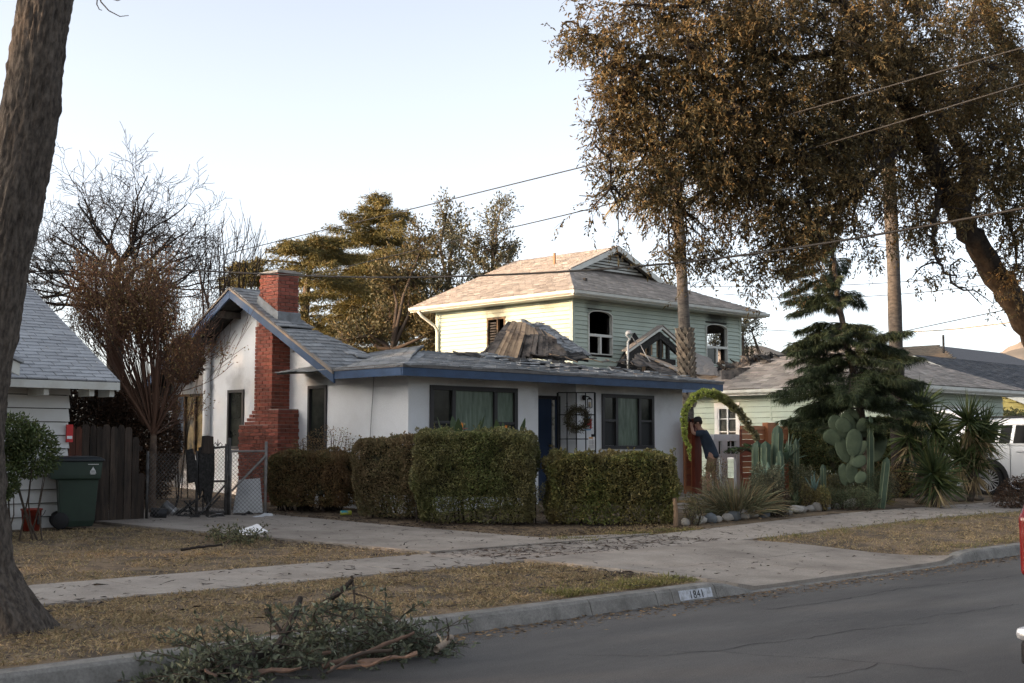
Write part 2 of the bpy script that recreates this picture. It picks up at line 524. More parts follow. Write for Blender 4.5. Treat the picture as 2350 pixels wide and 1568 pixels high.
def crack(pts, w):
    b = MB(); prev = None
    P = [onZ(px, py, .0) for px, py in pts]; Q = []
    rr = random.Random(len(pts))
    for a, c in zip(P[:-1], P[1:]):
        n = max(2, int((c - a).length / .12))
        for i in range(n):
            Q.append(a.lerp(c, i / n) + V((rr.uniform(-.03, .03), rr.uniform(-.03, .03), 0)))
    for a, c in zip(Q[:-1], Q[1:]):
        d = (c - a).normalized(); s = V((-d.y, d.x, 0)) * w * rr.uniform(.12, .36)
        b.add([a - s + V((0, 0, .004)), a + s + V((0, 0, .004)), c + s + V((0, 0, .004)), c - s + V((0, 0, .004))], [(3, 2, 1, 0)])
    return b.build("crack", m_crack, road)
crack([(1560, 1497), (1650, 1494), (1720, 1480), (1800, 1472), (1880, 1462), (1960, 1447), (2060, 1437), (2160, 1428)], .02)
crack([(1300, 1502), (1450, 1507), (1560, 1503), (1640, 1492)], .014)
crack([(1660, 1497), (1780, 1507), (1900, 1512), (2010, 1522), (2120, 1533), (2250, 1545)], .014)
crack([(2010, 1522), (1990, 1535), (1920, 1548), (1830, 1560)], .016)
crack([(1760, 1400), (1860, 1388), (1960, 1372), (2080, 1350), (2200, 1338), (2340, 1322)], .022)
crack([(2100, 1420), (2190, 1408), (2260, 1400), (2340, 1385)], .014)

# sidewalk slabs
walk = thing("sidewalk", "pale concrete sidewalk running past the front yards", None, (10, 12.1, .2), kind="structure")
x = -7.0
while x < 36:
    L = 1.52; b = MB(); q = []
    for dz in (-.09, .008):
        for (cx, cy) in ((x + .005, 11.4), (x + L - .005, 11.4), (x + L - .005, 12.8), (x + .005, 12.8)):
            q.append((cx, cy, ground_z(cx, cy) + dz + .003 * noise.noise(V((x, cy, 0)))))
    b.hexa(q); b.build("slab", m_conc, walk); x += L
drive = thing("driveway", "cracked concrete driveway strewn with twigs beside the white house", None, (13, 14, .2), kind="structure")
def dl(y): return float(np.interp(y, [8.5, 8.8, 11.4, 13, 18.2, 21], [12.1, 11.75, 11.6, 11.25, 10.1, 9.7]))
def dr(y): return float(np.interp(y, [8.5, 9.0, 11.4, 12.8, 12.95, 13.4, 16, 18.5, 21], [17.2, 17.0, 16.0, 15.9, 15.9, 14.0, 13.5, 13.2, 13.0]))
for (y0, y1) in ((8.52, 9.9), (9.91, 11.39), (12.81, 14.6), (14.61, 16.6), (16.61, 18.6), (18.61, 21)):
    for (a, c) in ((0, .5), (.5, 1)):
        def fn(u, v, y0=y0, y1=y1, a=a, c=c):
            y = y0 + (y1 - y0) * v; t = a + (c - a) * u; g = .006 / 5
            t = min(max(t, a + g), c - g); xx = dl(y) + (dr(y) - dl(y)) * t
            return (xx, y, ground_z(xx, y) + .006)
        b = MB(); b.sheet(fn, 8, 6); b.build("slab", m_drive, drive, solid=.05)
for (y0, y1, x0, x1) in ((8.52, 11.39, 31.6, 39), (12.81, 15.0, 31.2, 38), (15.01, 17.4, 31.2, 38)):
    b = MB(); b.sheet(lambda u, v: (x0 + (x1 - x0) * u, y0 + (y1 - y0) * v, ground_z(x0 + (x1 - x0) * u, y0 + (y1 - y0) * v) + .006), 6, 5)
    b.build("slab", m_drive, drive)

# kerb, one casting after another
kerb = thing("kerb", "concrete street kerb with a painted house number", None, (8, 8.55, 0), kind="structure")
def kh(x): return max(.012, .145 * (1 - apron(x)))
joints = [-30, -20, -12, -6, -2, .4, 2.8, 5.2, 6.15, 7.9, 9.54, 10.56, 10.82, 11.57, 12.6, 14.6, 16.6, 17.75, 20, 22.4, 24.8, 27.2, 29.6, 33, 38, 48, 70]
for a, c in zip(joints[:-1], joints[1:]):
    n = max(1, int((c - a) / .25)) if a > 11 and c < 18 else 1
    b = MB(); prof = []
    for i in range(n + 1):
        xx = a + .006 + (c - a - .012) * i / n; h = kh(xx); w = .004 * noise.noise(V((xx * .9, 0, 5)))
        prof.append([(xx, 8.43 + w, -.04), (xx, 8.435 + w, .0), (xx, 8.475 + w, h * .82), (xx, 8.505 + w, h + .0), (xx, 8.66, h + .003), (xx, 8.66, -.04)])
    for i in range(n):
        p, q = prof[i], prof[i + 1]
        b.add(p + q, [(k, k + 6, (k + 1) % 6 + 6, (k + 1) % 6) for k in range(6)])
    b.add(prof[0], [(5, 4, 3, 2, 1, 0)]); b.add(prof[-1], [(0, 1, 2, 3, 4, 5)])
    b.build("kerb_segment", m_kerb, kerb)
# painted number on the kerb face
m_paint = mat("kerb paint", (.50, .52, .56), .8, col2=(.30, .31, .31), scale=14, mix=(.45, .62))
m_stencil = mat("stencil paint", (.022, .024, .026), .8, col2=(.12, .12, .12), scale=30, mix=(.55, .7))
fy = lambda z: 8.435 + (z / .119) * .04 - .004
b = MB(); b.add([(10.93, fy(.018), .018), (11.50, fy(.018), .018), (11.50, fy(.118), .118), (10.93, fy(.118), .118)], [(0, 1, 2, 3)])
pn = b.build("painted_patch", m_paint, kerb)
cu = bpy.data.curves.new("house_number", 'FONT'); cu.body = "1841"; cu.size = .118; cu.align_x = 'CENTER'; cu.extrude = .0008; cu.space_character = 1.12
to = bpy.data.objects.new("t", cu); COL.objects.link(to)
bpy.context.view_layer.update()
me = bpy.data.meshes.new_from_object(to.evaluated_get(bpy.context.evaluated_depsgraph_get())); bpy.data.objects.remove(to)
me.materials.clear(); me.materials.append(m_stencil)
tilt = math.atan2(.119, .04)
link("house_number", me, None, kerb, Matrix.Translation((11.225, fy(.028) - .003, .028)) @ Matrix.Rotation(tilt, 4, 'X'))

# far hills
m_hill = mat("far hillside", (.23, .19, .15), .95, col2=(.13, .115, .095), scale=.004, mix=(.4, .6), bump=0)
def hill(label, pts, d0, d1):
    b = MB(); n = len(pts)
    xs_ = [p[0] for p in pts]; ys_ = [p[1] for p in pts]
    def fn(u, v):
        px = xs_[0] + (xs_[-1] - xs_[0]) * u; d = d0 + (d1 - d0) * v
        top = onD(px, float(np.interp(px, xs_, ys_)), d1).z
        q = onD(px, 1020, d); z = 2 + (top - 2) * v ** .8
        z += (noise.noise(V((q.x * .01, q.y * .01, 0))) * .06 + noise.noise(V((q.x * .04, q.y * .04, 0))) * .03) * top * v
        return (q.x, q.y, z)
    b.sheet(fn, 120, 24)
    return tag(b.build("hill", m_hill, smooth=True), label, kind="structure")
hill("pale distant mountain ridge beyond the burnt roof", [(1400, 990), (1560, 860), (1640, 810), (1690, 795), (1735, 792), (1770, 800), (1830, 820), (1900, 850), (2000, 880), (2100, 900), (2240, 860), (2290, 810), (2350, 785), (2450, 770), (2700, 800), (3000, 840)], 1500, 2600)

# ================================================================== BURNT WHITE BUNGALOW (blue trim)
m_stucco = mat("white stucco", (.76, .78, .80), .92, col2=(.65, .66, .665), scale=.8, mix=(.4, .75), bump=.45, bscale=70, fine=(55, .10),
               soot=((17.2, 18.2, 3.02, .75, .22), (19.3, 18.2, 3.0, .7, .3), (21.0, 18.2, 3.05, .8, .3), (22.8, 18.2, 3.0, .7, .28), (18.4, 18.2, .55, .8, .2), (15.5, 20.3, .6, .9, .2), (15.5, 23.9, 2.95, .45, .4), (15.5, 21.0, 2.95, .4, .35), (15.5, 24.9, 4.0, .9, .5), (15.5, 22.0, 4.2, .7, .35), (15.5, 26.2, 1.5, 1.25, .9), (15.5, 25.6, 3.0, .8, .7), (15.5, 26.8, .9, 1.1, .75), (15.5, 27.5, 3.2, 1.6, .9)))
m_blue = mat("blue painted trim", (.042, .080, .155), .6, col2=(.030, .055, .105), scale=4, mix=(.4, .7), bump=.15, bscale=40, rnd=.05)
m_wood_w = mat("weathered eave wood", (.30, .245, .19), .9, col2=(.17, .15, .13), scale=6, mix=(.4, .65), bump=.3, bscale=60)
m_shing = mat("grey roof shingle", (.27, .285, .295), .93, col2=(.185, .195, .205), scale=14, mix=(.35, .7), bump=.5, bscale=220, rnd=.24, col3=(.275, .28, .285))
m_shing_f = mat("grey roof shingle field", (.27, .285, .295), .93, col2=(.185, .195, .205), scale=9, mix=(.35, .7), bump=.5, bscale=220, rnd=.24, island=True, col3=(.21, .215, .22))
m_felt = mat("charred felt", (.030, .029, .028), .95, col2=(.075, .068, .062), scale=4, mix=(.45, .7), bump=.6, bscale=40)
m_deck = mat("exposed deck wood", (.40, .28, .175), .9, col2=(.13, .09, .065), scale=2.4, mix=(.5, .7), bump=.3, bscale=50, rnd=.25)
m_char = mat("charred wood", (.014, .013, .012), .8, col2=(.045, .042, .040), scale=20, mix=(.45, .7), bump=.8, bscale=50, rnd=.3)
m_darkin = mat("sooty interior and gap backing", (.020, .018, .017), .95, col2=(.05, .045, .04), scale=2, mix=(.4, .7))
m_brick = mat("red brick", (.25, .078, .050), .9, col2=(.14, .048, .036), scale=9, mix=(.35, .7), bump=.5, bscale=90, rnd=.28, col3=(.29, .088, .062))
m_brick_f = mat("red brick field", (.25, .078, .050), .9, col2=(.14, .048, .036), scale=9, mix=(.35, .7), bump=.5, bscale=90, rnd=.28, island=True, col3=(.29, .088, .062))
MATS["red brick field"] = m_brick_f
m_mortar = mat("mortar", (.38, .325, .29), .95, col2=(.22, .18, .16), scale=8, mix=(.4, .65), bump=.5, bscale=100)
m_frame_d = mat("dark bronze frame", (.035, .034, .036), .5, rnd=.06)
m_glass_g = mat("curtained glass with painted reflection", (.075, .105, .08), .25, col2=(.19, .245, .195), scale=4.5, mix=(.3, .72), spec=.2, stretch=(3, 3, .45))  # green tone stands in for reflected trees, streaks for curtains
m_glass_d = mat("dark glass", (.012, .015, .014), .15, col2=(.045, .05, .042), scale=2.0, mix=(.45, .7), spec=.22)
m_screen = mat("insect screen", (.028, .030, .031), .7)
m_white = mat("white painted metal", (.60, .61, .61), .5, col2=(.48, .48, .47), scale=5, mix=(.5, .8))

WX, FY = 15.5, 18.2
house = thing("bungalow", "white stucco bungalow with blue trim and a collapsed burnt grey roof", "house", (19, 22, .4))
wz = ground_z(16, 18) - .1
YB = 27.2
# openings on the side wall (u measured from the rear corner towards the street, U = -Y)
su = lambda Y: YB - Y
side_holes = [(su(26.45), su(25.02), 1.42, 2.78), (su(24.2), su(23.58), 1.55, 2.82), (su(21.28), su(20.66), 1.5, 2.82)]
wall_panel(house, (WX, YB, 0), (0, -1, 0), (-1, 0, 0), YB - FY - .2, wz, 3.02, .2, m_stucco, side_holes, "side_wall")
b = MB(); b.prism([(WX, 19.75, 3.02), (WX, 23.2, 4.80), (WX, 26.6, 3.02)], (.18, 0, 0)); b.build("gable_wall", m_stucco, house)
XR = 23.72
RX0, RX1, RD = 18.95, 20.1, .5
fholes = [(16.02 - WX, 18.34 - WX, 1.32, 2.76), (RX0 - WX, RX1 - WX, wz - 1, 3.2), (20.9 - WX, 22.66 - WX, 1.55, 2.73)]
wall_panel(house, (WX, FY, 0), (1, 0, 0), (0, -1, 0), RX0 - WX, wz, 3.02, .2, m_stucco, fholes[:1], "front_wall")
wall_panel(house, (RX1, FY, 0), (1, 0, 0), (0, -1, 0), XR - RX1, wz, 3.02, .2, m_stucco, [(fholes[2][0] - RX1 + WX, fholes[2][1] - RX1 + WX, 1.55, 2.73)], "front_wall")
b = MB()
b.box(RX0 - .2, RX1 + .2, FY + RD, FY + RD + .12, 2.66, 3.04)          # over the entry door
b.box(RX1, RX1 + .14, FY + .201, FY + RD - .001, wz, 3.02); b.box(RX0 - .14, RX0, FY + .201, FY + RD - .001, wz, 3.02)
b.build("entry_wall", m_stucco, house)
b = MB(); b.box(XR - .2, XR, FY + .201, 27.2, wz, 3.0); b.box(WX + .2, XR - .2, 27.0, 27.2, wz, 3.0); b.build("rear_wall", m_stucco, house)
b = MB(); b.box(WX + .21, XR - .21, 22.6, 22.72, wz, 3.0); b.box(WX + 3.0, WX + 3.1, 22.8, 26.9, wz, 3.0); b.build("inner_wall", m_darkin, house)
b = MB(); b.box(WX + .2, XR - .2, FY + .2, 27, wz - .05, wz + .12); b.build("floor", m_darkin, house)

def window(parent, P0, U, N, u0, u1, z0, z1, mf, mp, cols=(1,), rails=None, fw=.07, depth=.05, proud=.03, panes=None, trim=0, mt=None):
    """frame + panes; cols: relative widths, rails: for each column list of split heights (0..1)"""
    U, N, P0 = V(U), V(N), V(P0)
    def bx(q, a, c, za, zb, d0, d1):
        pts = []
        for zz in (za, zb):
            for (uu, dd) in ((a, d1), (c, d1), (c, d0), (a, d0)): pts.append(P0 + U * uu + V((0, 0, zz)) + N * dd)
        q.hexa(pts)
    q = MB()
    bx(q, u0, u1, z1 - fw, z1, -depth, proud); bx(q, u0, u1, z0, z0 + fw, -depth, proud)
    bx(q, u0, u0 + fw, z0 + fw, z1 - fw, -depth, proud); bx(q, u1 - fw, u1, z0 + fw, z1 - fw, -depth, proud)
    tot = sum(cols); inner = u1 - u0 - 2 * fw; cuts = [u0 + fw]
    for c in cols: cuts.append(cuts[-1] + inner * c / tot)
    cells = []
    for k in range(len(cols)):
        a, c = cuts[k], cuts[k + 1]
        if k > 0: bx(q, a - fw * .5, a + fw * .5, z0 + fw, z1 - fw, -depth, proud * .8); a += fw * .5
        if k < len(cols) - 1: c -= fw * .5
        hs = [0] + list((rails or [[]] * len(cols))[k]) + [1]
        zz = [z0 + fw + (z1 - z0 - 2 * fw) * h for h in hs]
        for j in range(len(hs) - 1):
            za, zb = zz[j], zz[j + 1]
            if j > 0: bx(q, a, c, za - fw * .3, za + fw * .3, -depth, proud * .6); za += fw * .3
            if j < len(hs) - 2: zb -= fw * .3
            cells.append((k, j, a, c, za, zb))
    if trim:
        bx(q, u0 - trim, u1 + trim, z1, z1 + trim * 1.2, 0.002, proud + .02); bx(q, u0 - trim, u1 + trim, z0 - trim * .8, z0, 0.002, proud + .02)
        bx(q, u0 - trim, u0, z0, z1, 0.002, proud + .01); bx(q, u1, u1 + trim, z0, z1, 0.002, proud + .01)
    w = q.build("window", mf, parent)
    for (k, j, a, c, za, zb) in cells:
        mm = mp(k, j) if callable(mp) else mp
        if mm is None: continue
        p = MB(); bx(p, a + .001, c - .001, za + .001, zb - .001, -depth * .7, -depth * .7 + .008)
        p.build("pane", mm, w)
    return w
FP = ((WX, FY, 0), (1, 0, 0), (0, -1, 0))
gp = lambda k, j: m_glass_g if (k == 1 or j == 1) else m_screen
window(house, *FP, 16.02 - WX, 18.34 - WX, 1.32, 2.76, m_frame_d, lambda k, j: (m_glass_d if k == 0 and j == 1 else gp(k, j)), (1, 2.15, 1), [[.52], [], [.52]], fw=.085)
window(house, *FP, 20.9 - WX, 22.66 - WX, 1.55, 2.73, m_frame_d, lambda k, j: m_screen if j == 0 and k != 1 else m_glass_d if k != 1 else m_glass_g, (1, 1.9, 1), [[.52], [], [.52]], fw=.075)
SP = ((WX, YB, 0), (0, -1, 0), (-1, 0, 0))
window(house, *SP, *side_holes[1], m_frame_d, m_glass_d, fw=.06)
window(house, *SP, *side_holes[2], m_frame_d, m_glass_d, fw=.06)
m_burntframe = mat("scorched window frame", (.10, .065, .035), .8, col2=(.012, .011, .010), scale=4, mix=(.42, .6))
m_amber = mat("smoked amber glass", (.30, .22, .10), .10, col2=(.05, .05, .045), scale=3.2, mix=(.35, .65), spec=.7)
window(house, *SP, *side_holes[0], m_burntframe, lambda k, j: None if k == 0 else m_amber, (1, 1, 1), fw=.055)
# roof decks
ES, ZE = .165, 3.06
sag = lambda x, y: -.05 * math.exp(-((x - 15.6) ** 2) / .8 - ((y - 19.0) ** 2) / .8) + .05 * noise.noise(V((x * .7, y * .9, 2))) - .06 * math.exp(-((x - 20.5) ** 2) / 1.5 - ((y - 20.6) ** 2) / 1.2)
def zfront(x, y): return ZE + ES * (y - 17.62) + sag(x, y)
def zleft(x, y): return ZE + ES * (x - 14.88) * 1.2 + sag(x, y)
Fs = lambda u, v: V((u, 17.62 + v, zfront(u, 17.62 + v)))
Ls = lambda u, v: V((14.88 + v, 21.5 - u, zleft(14.88 + v, 21.5 - u)))
Ms = lambda u, v: V((u, 19.65 + v, 3.0 + .534 * v + .03 * noise.noise(V((u, v, 8)))))
roof = MB()
roof.sheet(lambda a, c: Fs(14.88 + c * 3.8 + a * (9.57 - 2 * c * 3.8), c * 3.8) - V((0, 0, .012)), 30, 10)
front_deck = roof.build("roof", m_felt, house, solid=.03)
b = MB(); b.sheet(lambda a, c: Ls(a * 3.88 * (1 - c), c * 3.88) - V((0, 0, .012)), 10, 8); b.build("roof_deck", m_felt, front_deck, solid=.03)
b = MB(); b.prism([Ms(u, v) - V((0, 0, .06)) for u, v in ((14.88, 0), (16.9, 0), (15.75, 1.7), (15.7, 3.52), (14.88, 3.52))], (0, 0, .045)); b.build("roof_deck", m_felt, front_deck)
b = MB(); b.prism([(14.88, 23.2, 4.83), (15.8, 23.2, 4.83), (16.2, 27.4, 2.60), (14.88, 27.4, 2.60)], (0, 0, .06)); b.build("roof_deck", m_felt, front_deck)
rdmg = lambda u, v: sm(18.4, 20.0, u) * (.35 + .65 * (noise.noise(V((u * .9, v * 1.3, 4))) * .5 + .5)) * sm(.15, .7, v) * 1.1
shingles(front_deck, Fs, [[(14.88, -.04), (24.45, -.04), (20.65, 3.8), (18.68, 3.8)]], m_shing, chaos=rdmg, seed=3, most=260)
shingles(front_deck, Ls, [[(0, -.04), (3.92, -.04), (0, 3.88)]], m_shing, seed=4, most=90)
shingles(front_deck, Ms, [[(14.86, 0), (16.9, 0), (15.75, 1.7), (14.86, 1.7)], [(14.86, 1.7), (15.75, 1.7), (15.7, 3.53), (14.86, 3.53)]], m_shing, seed=5, most=150, chaos=lambda u, v: .5 * sm(15.6, 16.1, u))
# deck boards laid bare by missing shingles, and torn felt flaps
rr = random.Random(5)
for k in range(9):
    u, v = rr.uniform(19.6, 23.2), rr.uniform(.25, 1.6)
    if v > (24.3 - u): continue
    o = Fs(u, v) + V((0, 0, .03)); b = MB(); L = rr.uniform(.35, .8)
    b.bar(o, o + V((L, rr.uniform(-.05, .05), L * .0)), .11, .012); b.build("deck_board", m_deck, front_deck)
for (u, v, w_, s) in ((22.9, .55, .7, 1), (21.9, .95, .5, 2), (19.6, 1.9, .8, 3), (20.6, 1.2, .35, 4), (21.3, 2.2, .6, 5), (19.0, 3.0, .8, 6)):
    o = Fs(u, v) + V((0, 0, .05))
    crumple("felt_flap", (o, o + V((w_, .0, -.0)), o + V((w_ * .8, .3, .1)), o + V((.05, .3, .09))), m_felt, front_deck, 8, .05, 4, s)
# hip caps
for k in range(9):
    a = Fs(14.88 + k * .3, k * .3) + V((0, 0, .02)); c = Fs(15.2 + k * .3, .32 + k * .3) + V((0, 0, .045))
    for s in (-1, 1):
        b = MB(); sd = V((s * .10, -s * .10, -.022)); b.hexa([a, c, c + sd, a + sd, a + V((0, 0, .012)), c + V((0, 0, .012)), c + sd + V((0, 0, .012)), a + sd + V((0, 0, .012))]); b.build("ridge_cap", m_shing, front_deck)
# fascias, rakes, soffit
b = MB(); b.box(14.86, 20.05, 17.60, 17.635, 2.87, 3.02); b.build("fascia", m_blue, front_deck)
b = MB(); b.box(20.055, 24.47, 17.603, 17.638, 2.865, 3.02); b.build("fascia", m_blue, front_deck)
b = MB(); b.box(14.855, 14.89, 17.64, 19.62, 2.875, 3.02); b.build("fascia", m_blue, front_deck)
b = MB(); b.box(24.44, 24.475, 17.64, 21.6, 2.865, 3.02); b.build("fascia", m_blue, front_deck)
b = MB(); b.box(14.84, 24.49, 17.585, 17.625, 3.024, 3.085); b.box(14.84, 14.875, 17.63, 19.6, 3.026, 3.085); b.build("drip_edge", mat("grey drip edge", (.16, .15, .145), .7, col2=(.10, .095, .09), scale=6), front_deck)
def rake(y0, z0, y1, z1):
    b = MB(); b.hexa([(14.84, y0, z0 - .20), (14.885, y0, z0 - .20), (14.885, y1, z1 - .20), (14.84, y1, z1 - .20), (14.84, y0, z0 - .03), (14.885, y0, z0 - .03), (14.885, y1, z1 - .03), (14.84, y1, z1 - .03)]); b.build("rake_board", m_blue, front_deck, bevel=.004)
    b = MB(); b.hexa([(14.815, y0, z0 - .026), (14.90, y0, z0 - .026), (14.90, y1, z1 - .026), (14.815, y1, z1 - .026), (14.815, y0, z0 + .02), (14.90, y0, z0 + .02), (14.90, y1, z1 + .02), (14.815, y1, z1 + .02)]); b.build("rake_cap", m_wood_w, front_deck)
rake(19.60, 3.0, 23.2, 4.90); rake(23.205, 4.90, 27.4, 2.66)
m_under = mat("dark underside and gap backing", (.055, .048, .042), .9, col2=(.09, .08, .07), scale=8)
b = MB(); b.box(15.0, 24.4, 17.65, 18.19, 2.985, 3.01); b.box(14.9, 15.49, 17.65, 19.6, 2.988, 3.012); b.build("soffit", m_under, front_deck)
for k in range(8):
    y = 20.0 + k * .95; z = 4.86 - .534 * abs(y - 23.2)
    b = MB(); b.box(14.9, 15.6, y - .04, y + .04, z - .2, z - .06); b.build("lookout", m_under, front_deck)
# vent pipe and a loose cable on the side wall
b = MB(); b.tube([(15.40, 24.92, .5), (15.40, 24.92, 3.35)], .075, 14); b.tube([(15.40, 24.92, 3.35), (15.40, 24.92, 3.9)], .085, 14); b.tube([(15.40, 24.92, 3.3), (15.40, 24.92, 3.4)], .096, 14); b.build("vent_pipe", m_white, house, smooth=True)
b = MB(); b.tube([onX(858, 860, 15.46), onX(856, 900, 15.46), onX(852, 960, 15.46), onX(849, 1010, 15.46)], .008, 5); b.build("wall_cable", mat("grey cable", (.25, .26, .27), .6), house)
# entry: door, security gate, lantern
m_bdoor = mat("blue door paint", (.018, .036, .080), .45, col2=(.014, .028, .06), scale=2)
b = MB(); b.box(19.0, 19.86, FY + RD - .02, FY + RD + .03, wz, 2.60); dr_ = b.build("door", m_bdoor, house)
b = MB(); b.tube([(19.78, FY + RD - .09, 1.62), (19.78, FY + RD - .03, 1.62)], .03, 10); b.build("door_knob", mat("brass knob", (.35, .26, .12), .4, metal=.8), dr_)
b = MB(); b.box(19.865, 19.925, FY + RD - .05, FY + RD + .04, wz, 2.58); b.build("door_edge", mat("worn white door edge", (.52, .5, .45), .8, col2=(.2, .17, .13), scale=9, mix=(.5, .65)), dr_)
b = MB(); b.box(19.93, 20.04, FY + RD - .03, FY + RD + .04, wz, 2.60); b.build("door_panel", m_bdoor, dr_)
b = MB(); b.box(18.96, 20.09, FY + RD - .06, FY + RD - .005, 2.60, 2.665); b.box(20.045, 20.09, FY + RD - .06, FY + RD - .005, wz, 2.60); b.build("door_frame", m_frame_d, dr_)
m_iron = mat("black iron", (.012, .012, .013), .5)
G0, G1 = V((19.64, 18.30, 0)), V((20.19, 17.76, 0)); gz0, gz1 = .72, 2.72
gate = thing("security_gate", None, None, (20, 18.6, .72)); par(gate, house); del WORLD_OF[gate.name]
gate.matrix_parent_inverse = WORLD_OF[house.name].inverted(); WORLD_OF[gate.name] = Matrix.Translation(V((20, 18.6, .72)))
gate.name = "security_gate"
for t in (0, .25, .5, .75, 1):
    p = G0.lerp(G1, t); b = MB(); r = .016 if t in (0, 1) else .009
    b.box(p.x - r, p.x + r, p.y - r, p.y + r, gz0, gz1); b.build("bar", m_iron, gate)
for z in (gz0, gz0 + .52, gz0 + 1.04, gz0 + 1.54, gz1):
    b = MB(); b.bar(G0 + V((0, 0, z)), G1 + V((0, 0, z)), .018, .022); b.build("rail", m_iron, gate)
p = G0.lerp(G1, .96); b = MB(); b.box(p.x - .05, p.x + .05, p.y - .02, p.y + .02, 1.62, 1.86); b.build("lock_box", m_iron, gate)
lan = MB(); lp = onY(1340, 913, FY - .03)
lan.lathe([(.0, 0), (.055, .0), (.055, .02), (0, .03)], lp, 14, (0, -1, 0)); lan.tube([lp, lp + V((0, -.08, .03)), lp + V((0, -.15, .01))], .012, 6)
la = lan.build("wall_lantern", mat("black lantern metal", (.02, .018, .017), .5), house, smooth=True)
q = lp + V((0.0, -.16, -.12)); b = MB(); b.lathe([(.0, .13), (.075, .085), (.07, .08)], q, 4); b.lathe([(.07, -.09), (.06, -.10), (0, -.10)], q, 4)
for k in range(4): b.tube([q + V((.068 * math.cos(k * math.pi / 2), .068 * math.sin(k * math.pi / 2), -.09)), q + V((.068 * math.cos(k * math.pi / 2), .068 * math.sin(k * math.pi / 2), .085))], .006, 5)
b.build("lantern_cage", MATS["black lantern metal"], la); b = MB(); b.lathe([(.0, -.08), (.03, -.08), (.03, .02), (0, .03)], q, 10); b.build("lantern_bulb", mat("cream bulb", (.5, .42, .3), .5), la, smooth=True)
# collapsed ridge mound at the far end of the bungalow roof
m_ash = mat("ashen torn roofing", (.15, .125, .105), .9, col2=(.022, .02, .019), scale=3, mix=(.42, .62), bump=.6, bscale=40)
m_shing_b = mat("scorched shingle", (.11, .105, .10), .93, col2=(.045, .043, .041), scale=5, mix=(.35, .65), bump=.5, bscale=200, rnd=.3, col3=(.19, .175, .155))
m_shing_bf = mat("scorched shingle field", (.11, .105, .10), .93, col2=(.045, .043, .041), scale=5, mix=(.35, .65), bump=.5, bscale=200, rnd=.3, island=True, col3=(.19, .175, .155))
T0, T1, B1, B0 = onY(1192, 738, 24.2), onY(1238, 746, 24.2), onY(1352, 818, 22.4), onY(1175, 822, 22.0)
def Mo(u, v):
    w = v ** 1.15; p = (B0.lerp(B1, u)).lerp(T0.lerp(T1, u), w)
    return p + V((0, 0, .18 * math.sin(math.pi * v) * (1 - u * .6) + .07 * noise.noise(p * 2.2)))
mound = MB(); mound.sheet(lambda u, v: Mo(u, v) - V((0, 0, .03)), 16, 14)
md = mound.build("collapsed_ridge", m_felt, house, solid=.03)
Wm, Hm = (B1 - B0).length, (T0 - B0).length
shingles(md, lambda u, v: Mo(u / Wm, v / Hm), [[(1.5, 0), (Wm, 0), (Wm, Hm), (.6, Hm)]], m_shing, chaos=lambda u, v: .45, seed=8, most=110, w=.26, e=.15)
rr = random.Random(3)
for k in range(19):                                            # roof planks hanging in a fan
    t = k / 18
    a = onY(1170 + 85 * t, 741 + 24 * t * t + rr.uniform(-4, 4), 23.5 - .4 * t); c = onY(1116 + 165 * t + rr.uniform(-4, 4), 826 + rr.uniform(-10, 4) - 6 * t, 21.95 - .3 * t)
    m_ = a.lerp(c, .5) + V((0, -.1, .16))
    for (p, q_) in ((a, m_), (m_, c)):
        b = MB(); b.bar(p, q_, .10, .02, up=(-.5, -.6, .6)); b.build("plank", m_ash if (k < 2 or (t > .4 and q_ is c) or (t > .7 and k % 2)) else m_deck, md)
crumple("torn_roofing", (onY(1095, 818, 23.4), onY(1150, 818, 23.2), onY(1180, 745, 24.1), onY(1150, 765, 24.2)), m_ash, md, 14, .14, 3, 2)
crumple("torn_roofing", (onY(1106, 824, 22.3), onY(1140, 826, 22.1), onY(1168, 762, 23.3), onY(1146, 766, 23.6)), m_char, md, 14, .12, 3, 4)  # charred sheet whose black stands in for the dark hole in the roof
crumple("torn_roofing", (onY(1215, 815, 21.8), onY(1300, 822, 21.5), onY(1290, 795, 22.0), onY(1225, 790, 22.2)), m_ash, md, 16, .10, 4, 9)
crumple("torn_roofing", (onY(1180, 824, 22.3), onY(1290, 826, 21.7), onY(1280, 806, 22.3), onY(1190, 798, 22.9)), m_felt, md, 14, .10, 4, 5)
crumple("torn_roofing", (onY(1250, 826, 21.5), onY(1350, 832, 21.4), onY(1340, 812, 22.1), onY(1262, 804, 22.3)), m_char, md, 12, .09, 5, 7)
for k in range(16):                                             # buckled shingles and laths along the broken edge
    a = onY(1255 + 14 * k + rr.uniform(-8, 8), 812 + 1.6 * k + rr.uniform(-5, 4), 21.4); d = V((rr.uniform(.2, .6), rr.uniform(-.2, .2), rr.uniform(-.12, .12)))
    b = MB(); b.bar(a, a + d, rr.uniform(.06, .2), .015, up=(rr.uniform(-.4, .4), -.3, 1)); b.build("lath", rr.choice((m_deck, m_shing_b, m_felt, m_ash)), md)
b = MB(); b.sheet(lambda u, v: V((15.6 + 9 * u, 21.4 + 1.7 * v, 3.55 + .12 * noise.noise(V((u * 9, v * 3, 1))) - .15 * v - .55 * max(0, u - .45))), 40, 8); b.build("fallen_ceiling", m_felt, md, solid=.03)
